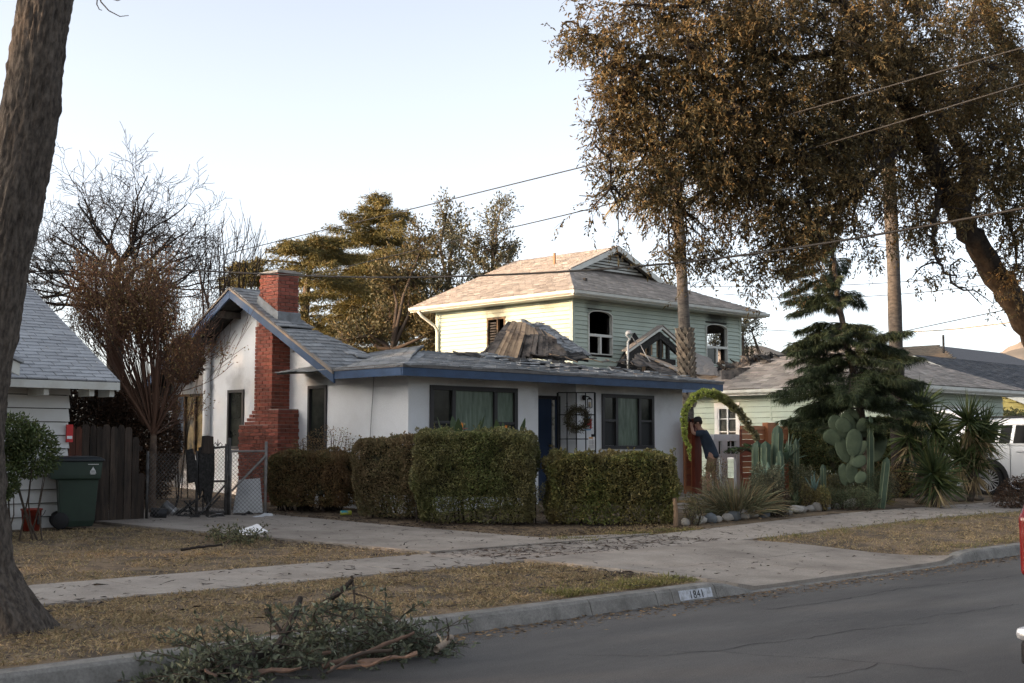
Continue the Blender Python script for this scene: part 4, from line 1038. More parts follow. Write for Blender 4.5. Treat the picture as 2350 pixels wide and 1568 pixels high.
# ================================================================== TREES AND PLANTS
def A(v): return np.array(v, float)
m_bark = mat("furrowed bark", (.112, .092, .074), .95, col2=(.042, .034, .028), scale=30, mix=(.36, .62), stretch=(1, 1, .42), bump=1.0, bscale=26)
m_twig = mat("grey brown twig", (.060, .045, .034), .9)
m_twig_d = mat("dark twig", (.028, .022, .018), .9)

# ---- foreground trunk at the left edge
lt = thing("street_tree", "thick leaning tree trunk with furrowed bark in front of the cottage", "tree", onG(35, 1440))
pts = [(42, 1450, 10.55), (20, 1400, 10.5), (-30, 1300, 10.5), (-56, 1150, 10.5), (-60, 1000, 10.5), (-46, 850, 10.5), (-18, 700, 10.5), (18, 520, 10.5), (50, 350, 10.5), (80, 170, 10.5), (104, 10, 10.5), (118, -120, 10.5), (140, -330, 10.5), (130, -600, 10.4)]
rad = [.27, .235, .205, .195, .205, .215, .215, .215, .21, .20, .19, .18, .15, .12]
C0 = [onD(*p) for p in pts]
# resample and displace into ridged bark
P = []; 
for i in range(len(C0) - 1):
    for k in range(24):
        t = k / 24; P.append((C0[i].lerp(C0[i + 1], t), rad[i] + (rad[i + 1] - rad[i]) * t))
b = MB(); n = 120; ring = []
for (c, r) in P:
    for k in range(n):
        t = 2 * math.pi * k / n; d = V((math.cos(t), math.sin(t), 0))
        rid = abs(noise.noise(V((d.x * 10, d.y * 10, c.z * 2.6)))) * .035 + (.5 - abs(noise.noise(V((d.x * 19, d.y * 19, c.z * 6.5))))) * .030 + noise.noise(V((d.x * 34, d.y * 34, c.z * 22))) * .006
        flare = .13 * max(0, .55 - c.z) * (1 + .8 * math.sin(3 * t + 1)) if c.z < .55 else 0
        big = .03 * noise.noise(V((d.x * 1.2, d.y * 1.2, c.z * 1.1)))
        b.v.append(tuple(c + d * (r + rid + big + flare)))
for i in range(len(P) - 1):
    for k in range(n):
        k2 = (k + 1) % n; b.f.append((i * n + k, i * n + k2, (i + 1) * n + k2, (i + 1) * n + k)); b.mi.append(0)
b.build("trunk", m_bark, lt, smooth=True)
rng = np.random.default_rng(2); lines = []
top = A(C0[-2])
for k in range(6):
    a = k * 1.05; grow(A(C0[-3 + (k % 3)]), (math.cos(a), math.sin(a), .55), 3.2, .07, 2, rng, kids=(3, 4), out=lines)
hang = [A(onD(205, -90, 10.2)), A(onD(222, -30, 10.2)), A(onD(232, 5, 10.2)), A(onD(250, 25, 10.2)), A(onD(275, 38, 10.2)), A(onD(295, 36, 10.2))]
lines.append((np.array(hang), np.linspace(.008, .003, 6)))
lines.append((np.array([A(onD(225, -20, 10.2)), A(onD(222, 10, 10.2)), A(onD(228, 22, 10.2)), A(onD(234, 24, 10.2))]), np.linspace(.006, .003, 4)))
lines.append((np.array([A(onD(240, -20, 10.2)), A(onD(250, -4, 10.2)), A(onD(270, 2, 10.2)), A(onD(290, -6, 10.2))]), np.linspace(.006, .003, 4)))
lines.append((np.array([top, A(onD(170, -400, 10.4)), A(onD(195, -200, 10.3)), hang[0]]), np.linspace(.03, .008, 4)))
tube_object("crown", lines, m_twig, lt, 5)

# ---- big oak on the right
oak = thing("oak_tree", "large spreading evergreen oak with sunlit brownish leaves over the right side", "tree", onG(2600, 1250))
def path(q): return [A(onD(*p)) for p in q]
main = path([(2640, 1330, 24), (2610, 1200, 24), (2540, 1020, 23), (2440, 870, 22), (2345, 727, 21), (2258, 590, 20.5), (2196, 490, 20)])
limb1 = path([(2196, 490, 20), (2150, 400, 19.7), (2110, 286, 19.4), (2055, 210, 19), (1985, 110, 18.5), (1930, 0, 18), (1880, -120, 18)])
limb2 = path([(2200, 495, 20), (2230, 410, 20.5), (2217, 348, 20.8), (2159, 272, 21), (2097, 176, 21.3), (2050, 80, 21.6), (2000, -60, 22)])
limb3 = path([(2540, 1020, 23), (2480, 700, 22.3), (2430, 400, 22), (2355, 165, 21.6), (2293, 91, 21.4), (2259, 19, 21.2), (2210, -100, 21)])
br = [path([(2055, 210, 19), (1930, 270, 18.6), (1800, 330, 18.2), (1690, 390, 18), (1600, 450, 17.9), (1540, 500, 17.9)]),
      path([(1985, 110, 18.5), (1820, 140, 18), (1640, 150, 17.6), (1480, 130, 17.4), (1370, 90, 17.3), (1300, 50, 17.3)]),
      path([(1690, 240, 17.9), (1600, 300, 17.6), (1530, 330, 17.5), (1440, 350, 17.4), (1385, 340, 17.4)]),
      path([(1820, 140, 18), (1750, 210, 17.9), (1690, 240, 17.9)]),
      path([(2110, 286, 19.4), (2010, 400, 19), (1930, 470, 18.6), (1840, 540, 18.4), (1760, 600, 18.2)]),
      path([(2217, 348, 20.8), (2280, 430, 20.6), (2330, 540, 20.4), (2340, 640, 20.2)]),
      path([(1480, 130, 17.4), (1430, 220, 17.2), (1400, 330, 17.2), (1400, 430, 17.2)]),
      path([(2055, 210, 19), (1990, 330, 18.5), (1960, 430, 18.3), (1960, 530, 18.2)]),
      path([(2160, 430, 19.7), (2140, 520, 19.2), (2150, 600, 18.8), (2200, 660, 18.6)]),
      path([(1930, 0, 18), (1760, -40, 17.6), (1560, 20, 17.2), (1420, 10, 17)])]
def smooth_line(p, r0, r1, k=6, jit=.02):
    p = np.array(p); t = np.linspace(0, 1, len(p)); tt = np.linspace(0, 1, len(p) * k)
    q = np.stack([np.interp(tt, t, p[:, i]) for i in range(3)], 1)
    for _ in range(4): q[1:-1] = (q[:-2] + 2 * q[1:-1] + q[2:]) / 4
    q[1:-1] += RNG.normal(size=(len(q) - 2, 3)) * jit
    return (q, np.linspace(r0, r1, len(q)))
ol = [smooth_line(main, .36, .16), smooth_line(limb1, .15, .05), smooth_line(limb2, .145, .05), smooth_line(limb3, .20, .08)]
tube_object("trunk", ol, mat("dark oak bark", (.045, .036, .028), .95, col2=(.02, .016, .013), scale=8, mix=(.4, .6), bump=1, bscale=22), oak, 14)
sm_br = [smooth_line(q, .055, .015) for q in br]
skel = np.concatenate([q[0] for q in ol[1:]] + [q[0] for q in sm_br])
clumps = [(1345, 70, 60, 75, 17.2, 1), (1430, 130, 95, 120, 17.3, 1.2), (1385, 290, 50, 100, 17.2, .8), (1385, 400, 45, 70, 17.2, .7), (1430, 240, 80, 110, 17.4, 1), (1505, 300, 95, 150, 17.4, 1.3), (1470, 440, 60, 60, 17.5, .6),
          (1545, 450, 70, 90, 17.8, .9), (1570, 560, 55, 60, 17.9, .55), (1600, 90, 120, 130, 17.4, 1.4), (1640, 270, 120, 140, 17.6, 1.5), (1680, 430, 110, 110, 17.9, 1.4), (1640, 560, 80, 70, 17.9, .7), (1700, 610, 60, 50, 18, .5),
          (1760, 110, 130, 140, 17.8, 1.5), (1800, 300, 120, 140, 18, 1.5), (1820, 460, 110, 100, 18.2, 1.3), (1800, 570, 80, 70, 18.1, 1.0), (1880, 545, 80, 60, 18.1, 1.1), (1940, 110, 130, 150, 18, 1.5), (1960, 300, 110, 130, 18.4, 1.3),
          (1970, 450, 80, 90, 18.2, 1.0), (2000, 560, 60, 45, 18.4, .6), (2100, 90, 120, 130, 18.6, 1.4), (2080, 300, 70, 110, 19.6, .7), (2080, 480, 70, 90, 19.5, .7), (2230, 110, 110, 140, 20.5, 1.3), (2330, 230, 80, 180, 20.5, 1.2), (2240, 260, 80, 100, 21, 1.0),
          (2120, 400, 70, 90, 20, .75), (2290, 430, 80, 110, 20.6, 1.1), (2340, 560, 50, 90, 20.3, .8), (2150, 540, 70, 60, 19, .55), (2210, 630, 55, 40, 18.8, .38), (2260, 690, 40, 30, 18.6, .22), (2110, 620, 50, 35, 18.8, .35), (1610, 640, 40, 40, 17.9, .25), (1820, 640, 50, 40, 18, .35),
          (2335, 330, 60, 110, 19.6, 1.1), (2330, 470, 60, 110, 19.8, 1.0), (2345, 600, 45, 80, 20.0, .9), (2200, 400, 80, 90, 19.3, .8), (2270, 330, 90, 90, 19.6, .9), (2250, 200, 90, 90, 19.4, 1.0), (2140, 230, 80, 90, 18.8, .9), (2230, 480, 60, 60, 19.2, .5), (1740, 20, 150, 90, 18.5, 1.4), (1500, 10, 110, 70, 17.6, 1.1), (2000, 0, 160, 90, 19, 1.4), (2250, 0, 130, 80, 20.5, 1.3), (1720, 330, 200, 200, 19.4, .8), (1940, 330, 180, 200, 20, .9), (2120, 330, 160, 180, 21, .8), (1560, 200, 140, 180, 18.6, .6), (1350, 470, 35, 40, 17.3, .3), (1280, 95, 18, 30, 17.2, .14), (1340, 180, 28, 26, 17.2, .22), (1345, 345, 20, 16, 17.2, .12), (1440, 520, 40, 30, 17.6, .3), (1520, 610, 30, 30, 17.8, .22)]
rng = np.random.default_rng(5); lb, ld, tw = [], [], list(sm_br)
for (px, py, rx, ry, d, den) in clumps:
    c = A(onD(px, py, d)); k = d / F; R3 = A((rx * k, rx * k, ry * k)) * 1.0; R3 = np.array([R3[0], R3[0] * .9, R3[2]])
    nearest = skel[np.argmin(((skel - c) ** 2).sum(1))]
    nsub = max(2, int(7 * den * math.sqrt(rx * ry) / 90))
    subs = []
    for j in range(nsub):
        e = c + rng.normal(size=3) * R3 * .5
        m1 = nearest * .45 + e * .55 + rng.normal(size=3) * .08 + A((0, 0, .06))
        tw.append((np.array([nearest, nearest * .7 + m1 * .3 + rng.normal(size=3) * .03, m1, e]), np.array([.018, .014, .010, .005]))); subs += [m1, e]
    subs = np.array(subs)
    ns = int(320 * den * (rx * ry) / 10000)
    # sprays, gathered in loose tufts so light gaps stay between them
    nt = max(3, int(ns / 9)); tc_ = rng.normal(size=(nt, 3)); tc_ = unit(tc_) * rng.random((nt, 1)) ** .45
    tuft = c + tc_ * R3
    for i in range(ns):
        o = tuft[rng.integers(nt)] + rng.normal(size=3) * .085
        dv = unit((o - c) / (R3 + .1) + rng.normal(size=3) * .6 + A((0, 0, -.45))); L = .16 + .16 * rng.random()
        nl = 10
        t = np.linspace(.15, 1, nl)[:, None]
        q = o + dv * L * t + A((0, 0, -1)) * (t ** 2) * .05
        lb.append(q); ld.append(dv * .5 + rng.normal(size=(nl, 3)) * .65 + A((0, 0, -.25)))
        if i % 3 == 0:
            s = subs[np.argmin(((subs - o) ** 2).sum(1))]
            if np.linalg.norm(s - o) < .8: tw.append((np.array([s, (s + o) / 2 + A((0, 0, .03)), o, o + dv * L]), np.array([.005, .004, .003, .0018])))
lb, ld = np.concatenate(lb), np.concatenate(ld); nL = len(lb)
m_oak = leaf_mat("oak leaf", (.080, .058, .026), (.056, .048, .023), (.12, .074, .028), trans=.32)
leaf_object("crown", lb, ld, .050 + .035 * rng.random(nL), .018 + .010 * rng.random(nL), m_oak, oak, bend=.1)
tube_object("branches", tw, m_twig_d, oak, 4)

# ---- bare deciduous trees behind the cottage
bt = thing("bare_tree", "wide leafless tree with arching twigs behind the cottage roof", "tree", (15.6, 29.7, .7))
rng = np.random.default_rng(8); lines = []
base = A(onD(258, 800, 32)); base[2] = .7
fork = A(onD(262, 700, 32))
lines.append((np.array([base, (base + fork) / 2 + A((.1, 0, 0)), fork]), np.array([.26, .22, .2])))
for (px, py, L, r) in ((150, 700, 1.9, .08), (385, 660, 2.0, .08), (120, 640, 1.7, .06), (400, 590, 1.8, .06), (200, 660, 2.4, .12), (235, 610, 2.6, .13), (275, 600, 2.8, .15), (310, 620, 2.6, .13), (345, 640, 2.4, .11), (180, 690, 2.3, .10), (330, 690, 2.0, .09), (258, 640, 2.6, .12), (300, 560, 2.6, .10)):
    e = A(onD(px, py, 32 + rng.uniform(-1.2, 1.2)))
    lines.append((np.array([fork, (fork + e) / 2 + rng.normal(size=3) * .1, e]), np.array([r * 1.1, r * .8, r * .38])))
    for k in range(5):
        d = unit(e - fork) + rng.normal(size=3) * .75 + A((0, 0, .08))
        grow(e, d, L * .66 * (.8 + .4 * rng.random()), r * .34, 3, rng, spread=.56, kids=(4, 4, 4), up=.05, wig=.15, ratio=.55, rratio=.45, out=lines, steps=6, start=.2)
lines = [(p, np.maximum(r, .0055)) for p, r in lines]
tube_object("trunk", lines[:10], m_twig_d, bt, 8); tube_object("branches", lines[10:], m_twig_d, bt, 3)
bt2 = thing("bare_sapling", "cluster of tall thin leafless stems behind the bungalow gable", "tree", (18, 31, .8))
lines = []
for (bx, by, tx, ty) in ((505, 800, 508, 505), (500, 790, 470, 530), (520, 800, 550, 520), (530, 800, 522, 640), (545, 760, 590, 560), (515, 790, 500, 560), (560, 740, 600, 570), (470, 780, 455, 560), (540, 780, 572, 525), (485, 790, 482, 600)):
    a, c = A(onD(bx, by, 35)), A(onD(tx, ty, 35)); mid = (a + c) / 2 + rng.normal(size=3) * .12; mid2 = (mid + c) / 2 + A((0, 0, 0)) + rng.normal(size=3) * .06
    lines.append((np.array([a, (a + mid) / 2, mid, mid2, c]), np.array([.04, .034, .027, .018, .008])))
    for k in range(7):
        t = .35 + .6 * rng.random(); q = a + (c - a) * t
        grow(q, unit(c - a) + rng.normal(size=3) * .38, .9 * (1.2 - t) + .35, .011, 1, rng, spread=.4, kids=(2,), up=.2, wig=.07, out=lines)
lines = [(p, np.maximum(r, .006)) for p, r in lines]
tube_object("branches", lines, m_twig_d, bt2, 4)
# ---- scorched crape myrtle by the chain link fence
cm = thing("scorched_shrub_tree", "multi stemmed scorched tree with rusty brown leaves behind the fences", "tree", (11.5, 20.6, .45))
rng = np.random.default_rng(9); lines, tips = [], []
root = onD(350, 1180, 22.6); root.z = .45; root = A(root); fk = A(onD(352, 1000, 22.6))
lines.append((np.array([root, (root + fk) / 2, fk]), np.array([.065, .058, .06])))
for (px, py, r) in ((300, 860, .045), (325, 840, .05), (345, 820, .05), (362, 850, .05), (385, 890, .04), (400, 900, .03), (325, 790, .04), (280, 880, .035), (415, 900, .025), (340, 770, .04)):
    e = A(onD(px, py, 22.6 + rng.uniform(-.6, .6)))
    lines.append((np.array([fk, fk * .55 + e * .45 + rng.normal(size=3) * .04, e]), np.array([r, r * .85, r * .7])))
    for k in range(7):
        grow(e, unit(e - fk) + rng.normal(size=3) * .42 + A((0, 0, .3)), .7 + .5 * rng.random(), r * .3, 2, rng, spread=.4, kids=(4, 4), up=.16, wig=.1, ratio=.62, out=lines, tips=tips)
for k in range(60):
    tx = 165 + 265 * rng.random(); ty = (625 if tx < 400 else 800) + 170 * rng.random(); e = A(onD(tx, ty, 22.8 + rng.uniform(-.9, .9))); s0 = fk + (e - fk) * .12; md1 = s0 * .45 + e * .55 + A((0, 0, .15)) + rng.normal(size=3) * .06
    ln = np.array([s0, s0 * .6 + md1 * .4, md1, (md1 + e) / 2 + rng.normal(size=3) * .03, e]); lines.append((ln, np.array([.016, .013, .010, .007, .003])))
    for j in range(7): grow(md1 + (e - md1) * rng.random(), unit(e - md1) + rng.normal(size=3) * .35 + A((0, 0, .2)), .30 + .3 * rng.random(), .005, 1, rng, spread=.35, kids=(3,), up=.15, wig=.08, out=lines, tips=tips)
tube_object("trunk", lines[:11], mat("tan myrtle bark", (.15, .105, .075), .9, col2=(.07, .05, .04), scale=8), cm, 8)
tube_object("branches", [(p, np.maximum(r, .0042)) for p, r in lines[11:]], mat("reddish twig", (.125, .068, .045), .9), cm, 3)
bl = np.concatenate([p[rng.integers(1, len(p), 26)] + rng.normal(size=(26, 3)) * .07 for p, d in tips]); bl = bl[rng.random(len(bl)) < .26]; bl = bl[~((bl[:, 0] > 12.1) & (bl[:, 2] > 3.4))]      # thinned where the eave scorched it
leaf_object("crown", bl, rng.normal(size=bl.shape) + A((0, 0, -.3)), .045, .024, leaf_mat("rusty dead leaf", (.15, .070, .034), (.12, .075, .035), (.10, .09, .034), trans=.3), cm)
# ---- burnt dark hedge row behind the board fence
def bushes(name, label, blobs, m, leaf=.045, den=1300, cat="shrub", group=None, stems=None, wm=.5, mtwig=None, seed=1):
    """a shrub of leaf sprays spread through ellipsoids (x,y,z,rx,ry,rz), with stems from the ground"""
    rng = np.random.default_rng(seed); bs, ds, lines = [], [], []
    x0, y0 = np.mean([q[0] for q in blobs]), np.mean([q[1] for q in blobs]); g0 = ground_z(x0, y0)
    t = thing(name, label, cat, (x0, y0, g0), group)
    for (x, y, z, rx, ry, rz) in blobs:
        n = int(den * (rx * ry + ry * rz + rx * rz) * 4); u = unit(rng.normal(size=(n, 3))); r = 1 - np.abs(rng.normal(size=(n, 1))) * .22
        lump = np.array([1 + .22 * noise.noise(V((a[0] * 2.1 + x, a[1] * 2.1 + y, a[2] * 2.1))) for a in u])[:, None]
        p = A((x, y, z)) + u * r * lump * A((rx, ry, rz)); k = p[:, 2] > ground_z(x, y) + .01
        bs.append(p[k]); ds.append((u + rng.normal(size=(n, 3)) * .8)[k])
        for j in range(stems or max(3, int(6 * rx / .4))):
            e = A((x, y, z)) + unit(rng.normal(size=3)) * A((rx, ry, rz)) * .85; s = A((x + rng.normal() * rx * .2, y + rng.normal() * ry * .2, ground_z(x, y) - .02))
            if e[2] < s[2]: e[2] = s[2] + .1
            lines.append((np.array([s, s * .5 + e * .5 + rng.normal(size=3) * .05, e]), np.array([.014, .010, .004])))
    bs, ds = np.concatenate(bs), np.concatenate(ds)
    leaf_object("foliage", bs, ds, leaf * (.7 + .6 * rng.random(len(bs))), leaf * wm, m, t)
    tube_object("branches", lines, mtwig or m_twig, t, 4)
    return t
m_burnt = leaf_mat("scorched leaf", (.050, .030, .019), (.030, .022, .016), (.075, .040, .022), trans=.15)
for i, (px, d, zc, rr_, rz_) in enumerate(((185, 24.5, 1.9, .8, 1.3), (235, 24.8, 1.8, .8, 1.25), (290, 25, 1.7, .8, 1.2), (335, 26, 1.6, .7, 1.1), (415, 26.5, 3.35, .45, .45))):
    p = onD(px, 1000, d)
    bushes("scorched_shrub", ["dark scorched shrub behind the fence beside the cottage corner", "dark scorched shrub behind the middle of the board fence", "dark scorched shrub behind the right half of the board fence", "dark scorched shrub behind the end board next to the chain link", "brown scorched bush touching the bungalow eave"][i], [(p.x, p.y, zc, rr_, rr_, rz_)], m_burnt, .07, 1100, group="scorched shrubs behind the fences", seed=20 + i)

# ---- conifers and tall trees behind
m_cedar = leaf_mat("cedar needles", (.092, .076, .024), (.066, .064, .026), (.12, .085, .026), trans=.28, rnd=.4)
def cedar(name, label, px, ytop, ybot, d, tiers, seed, lean=0.0, flat=.1, width=1.0):
    rng = np.random.default_rng(seed)
    top, bot = A(onD(px + lean, ytop, d)), A(onD(px, ybot, d)); g = bot.copy(); g[2] = ground_z(bot[0], bot[1])
    t = thing(name, label, "tree", tuple(g)); lines, bs, ds = [], [], []
    lines.append((np.array([g, bot, bot * .5 + top * .5 + rng.normal(size=3) * .12, top]), np.array([.32, .27, .15, .03])))
    for (f, reach, nb) in tiers:
        o = bot + (top - bot) * f
        for k in range(nb):
            a = 2 * math.pi * (k + rng.random() * .7) / nb; L = reach * width * (.7 + .5 * rng.random()); dv = A((math.cos(a), math.sin(a), flat + rng.normal() * .08))
            st = 7; pts_ = [o + rng.normal(size=3) * .12]
            for s in range(st): pts_.append(pts_[-1] + (dv + A((0, 0, -.035 * s))) * L / st + rng.normal(size=3) * .02)
            pts_ = np.array(pts_); lines.append((pts_, np.linspace(.05, .012, st + 1)))
            n = int(120 * L); tt = rng.random(n) ** .75; ii = np.minimum((tt * st).astype(int), st - 1); fr = (tt * st - ii)[:, None]
            q = pts_[ii] * (1 - fr) + pts_[ii + 1] * fr; side = unit(np.cross(dv, A((0, 0, 1))))
            sp = .30 * L * np.sin(np.pi * np.clip(tt * .8 + .18, 0, 1))[:, None]
            q = q + side * rng.uniform(-1, 1, (n, 1)) * sp + rng.normal(size=(n, 3)) * .06 - A((0, 0, 1)) * np.abs(rng.normal(size=(n, 1))) * .09
            rep = 3; q = np.repeat(q, rep, 0) + rng.normal(size=(n * rep, 3)) * .05
            bs.append(q); ds.append(dv * .8 + rng.normal(size=q.shape) * .7 + A((0, 0, -.25)))
    bs, ds = np.concatenate(bs), np.concatenate(ds)
    tube_object("trunk", lines[:1], mat("conifer bark", (.11, .08, .055), .95, col2=(.05, .04, .03), scale=5), t, 8); tube_object("branches", lines[1:], m_twig, t, 4)
    leaf_object("crown", bs, ds, .13 + .10 * rng.random(len(bs)), .035, m_cedar, t)
cedar("cedar_tree", "tall golden lit cedar rising behind the bungalow roof", 868, 450, 830, 56, [(.99, .5, 5), (.93, 1.0, 7), (.86, 1.5, 8), (.78, 1.7, 8), (.70, 2.5, 9), (.62, 2.4, 9), (.54, 2.5, 10), (.46, 2.8, 10), (.38, 3.0, 10), (.30, 3.0, 10), (.22, 3.0, 10), (.14, 3.0, 10), (.06, 2.8, 9)], 3)
cedar("cedar_tree", "flat topped open cedar just right of the brick chimney", 690, 548, 830, 50, [(.97, 1.3, 7), (.90, 1.6, 8), (.80, 1.9, 6), (.66, 1.7, 6), (.52, 1.5, 5), (.36, 1.2, 4)], 4, lean=30, flat=.12)
cedar("cedar_tree", "small rounded cedar top showing left of the brick chimney", 560, 598, 760, 52, [(.95, .7, 6), (.85, 1.0, 7), (.7, 1.0, 6), (.5, .9, 5)], 6, flat=0)
m_olive = leaf_mat("dusty olive leaf", (.062, .052, .022), (.045, .045, .024), (.095, .066, .026), trans=.25)
m_olive2 = leaf_mat("grey olive leaf", (.060, .058, .034), (.045, .047, .028), (.085, .070, .036), trans=.25)
def broad(name, label, blobs, d, m, seed, leaf=.14, den=150):
    rng = np.random.default_rng(seed); k = d / F; bs, ds, lines = [], [], []
    c0 = onD(blobs[0][0], blobs[0][1], d); g = A((c0.x, c0.y, ground_z(c0.x, c0.y)))
    t = thing(name, label, "tree", tuple(g)); trunk_top = A((c0.x, c0.y, max(2.5, c0.z - 1)))
    lines.append((np.array([g, (g + trunk_top) / 2, trunk_top]), np.array([.25, .2, .16])))
    for (px, py, rx, ry) in blobs:
        c = A(onD(px, py, d + rng.uniform(-1.5, 1.5))); R3 = A((rx * k, rx * k, ry * k))
        lines.append((np.array([trunk_top, (trunk_top + c) / 2 + rng.normal(size=3) * .2, c]), np.array([.1, .07, .03])))
        ntw = int(18 * (R3[0] + R3[2]))
        for j in range(ntw):
            u = unit(rng.normal(size=3)); o = c + u * R3 * rng.random() ** .5 * .9; dv = unit(u * .6 + A((0, 0, .7)) + rng.normal(size=3) * .4); L = .35 + .45 * rng.random()
            lines.append((np.array([c + u * R3 * .15, o, o + dv * L]), np.array([.02, .012, .005])))
            n = int(den * .22); tt = rng.random((n, 1)); bs.append(o + dv * L * tt + rng.normal(size=(n, 3)) * .11); ds.append(dv + rng.normal(size=(n, 3)) * .8)
    bs, ds = np.concatenate(bs), np.concatenate(ds)
    tube_object("trunk", lines[:1], m_bark, t, 8); tube_object("branches", lines[1:], m_twig, t, 4); leaf_object("crown", bs, ds, leaf * (.7 + .6 * rng.random(len(bs))), leaf * .42, m, t)
broad("olive_tree", "dusty leafy tree with upright crown left of the two storey roof", [(1030, 600, 55, 60), (1040, 530, 28, 40), (1000, 680, 50, 60), (1060, 680, 45, 60), (1025, 490, 14, 22), (985, 760, 55, 50)], 48, m_olive2, 11)
broad("olive_tree", "taller leafy tree peaking just above the mint house eave", [(1130, 570, 55, 50), (1140, 510, 26, 30), (1170, 590, 40, 30), (1090, 600, 40, 40), (1120, 640, 60, 30), (1060, 560, 25, 25), (1150, 480, 12, 16)], 52, m_olive2, 12)
broad("dense_tree", "dense dark bushy tree low behind the bungalow front roof", [(900, 740, 70, 60), (960, 720, 60, 70), (840, 770, 60, 40), (940, 640, 60, 60), (970, 560, 40, 40), (900, 650, 55, 55), (1000, 760, 50, 40), (790, 780, 45, 30)], 46, m_olive, 13, .13, 190)
broad("grey_tree", "pale grey green tree behind the right end of the mint house", [(1712, 790, 26, 30), (1705, 755, 18, 18), (1725, 760, 16, 14), (1715, 830, 25, 20), (1655, 780, 26, 36), (1640, 800, 20, 30)], 50, m_olive2, 14, .12, 130)
broad("grey_tree", "thin tree top peeping over the mint house roof slope", [(1520, 630, 14, 12), (1530, 660, 14, 12)], 60, m_olive2, 15, .14, 120)

# ---- palms
m_palmtrunk = mat("palm trunk", (.115, .10, .085), .95, col2=(.05, .044, .04), scale=7, mix=(.4, .62), stretch=(1, 1, 3), bump=.8, bscale=20)
m_palmchar = mat("charred palm trunk", (.045, .034, .03), .95, col2=(.016, .013, .012), scale=6, mix=(.4, .6), stretch=(1, 1, 2.4), bump=1, bscale=18)
m_frond = leaf_mat("dry palm frond", (.16, .115, .055), (.10, .085, .04), (.085, .09, .045), trans=.25)
def palm(label, pts, d, r, boots, charred, seed, crown_at, crownr):
    rng = np.random.default_rng(seed); P = [onD(px, py, d) for px, py in pts]; g = P[0].copy(); g.z = ground_z(g.x, g.y); P = [g] + P
    t = thing("palm_tree", label, "palm tree", g); Q = []
    for i in range(len(P) - 1):
        for k in range(14): Q.append(P[i].lerp(P[i + 1], k / 14))
    Q.append(P[-1]); lo, hi = MB(), MB(); split = int(len(Q) * charred); n = 18
    for mb, seq in ((lo, Q[:split + 1]), (hi, Q[split:])):
        if len(seq) < 2: continue
        bb = len(mb.v)
        for i, c in enumerate(seq):
            for k in range(n):
                a = 2 * math.pi * k / n; dd = V((math.cos(a), math.sin(a), 0)); rr2 = r(c.z) * (1 + .05 * noise.noise(V((dd.x * 3, dd.y * 3, c.z * 9))) + .03 * math.sin(c.z * 38))
                mb.v.append(tuple(c + dd * rr2))
        for i in range(len(seq) - 1):
            for k in range(n):
                k2 = (k + 1) % n; mb.f.append((bb + i * n + k, bb + i * n + k2, bb + (i + 1) * n + k2, bb + (i + 1) * n + k)); mb.mi.append(0)
    if lo.f: lo.build("trunk", m_palmchar, t, smooth=True)
    hi.build("trunk", m_palmtrunk, t, smooth=True)
    if boots:                                        # diamond pattern of cut leaf bases
        z0, z1, rb = boots; k = 0; z = z0; m_boot = mat("palm leaf base", (.23, .195, .15), .9, col2=(.10, .08, .065), scale=8, rnd=.3)
        ax_ = [p for p in P]
        while z < z1:
            c = min(Q, key=lambda q: abs(q.z - z))
            for j in range(9):
                a = 2 * math.pi * (j + .5 * (k % 2)) / 9; dd = V((math.cos(a), math.sin(a), 0)); s = V((-dd.y, dd.x, 0)); o = V((c.x, c.y, z)) + dd * rb * .82
                b = MB(); w = .085; b.hexa([o - s * w, o + s * w, o + s * w * .8 + dd * -.05, o - s * w * .8 + dd * -.05, o + dd * .07 - s * w * .35 + V((0, 0, .17)), o + dd * .07 + s * w * .35 + V((0, 0, .17)), o + s * w * .3 + V((0, 0, .18)), o - s * w * .3 + V((0, 0, .18))]); b.build("leaf_base", m_boot, t)
            z += .125; k += 1
    c = A(onD(*crown_at)); paths, wid, stems = [], [], []
    for f in range(34):
        a = 2 * math.pi * rng.random(); el = rng.uniform(-1.3, .6); dv = A((math.cos(a) * math.cos(el), math.sin(a) * math.cos(el), math.sin(el))); L = crownr * (.55 + .3 * rng.random())
        e = c + dv * L + A((0, 0, -.2)); stems.append((np.array([c, (c + e) / 2 + A((0, 0, .06)), e]), np.array([.014, .012, .008])))
        side = unit(np.cross(dv, A((0, 0, 1)) + rng.normal(size=3) * .2)); up = np.cross(side, dv)
        for k in range(22):
            th = (k / 21 - .5) * 3.6; dd = dv * math.cos(th) + side * math.sin(th); l = .55 * crownr * (.7 + .3 * math.cos(th))
            paths.append(np.array([e, e + dd * l * .5, e + dd * l * .85 + A((0, 0, -.10)), e + dd * l + A((0, 0, -.30))])); wid.append(.028)
    v, i = strips_np(paths, wid); link("crown", raw_mesh("crown", v, 4, i, m_frond), None, t); tube_object("leaf_stalks", stems, m_twig, t, 4)
palm("slim palm rising behind the bungalow roof with shaggy leaf bases", [(1578, 1000), (1576, 850), (1568, 700), (1561, 560), (1550, 380)], 33.4, lambda z: .165 + .02 * sm(3, 6, z) * -1, (2.6, 4.55, .235), .0, 1, (1552, 330, 33.4), 2.0)
palm("palm with scorched black lower trunk beside the small conifer", [(2065, 1010), (2058, 850), (2050, 600), (2040, 400), (2035, 250)], 30.2, lambda z: .205 - .05 * sm(1, 5, z), None, .42, 2, (2033, 170, 30.2), 1.6)

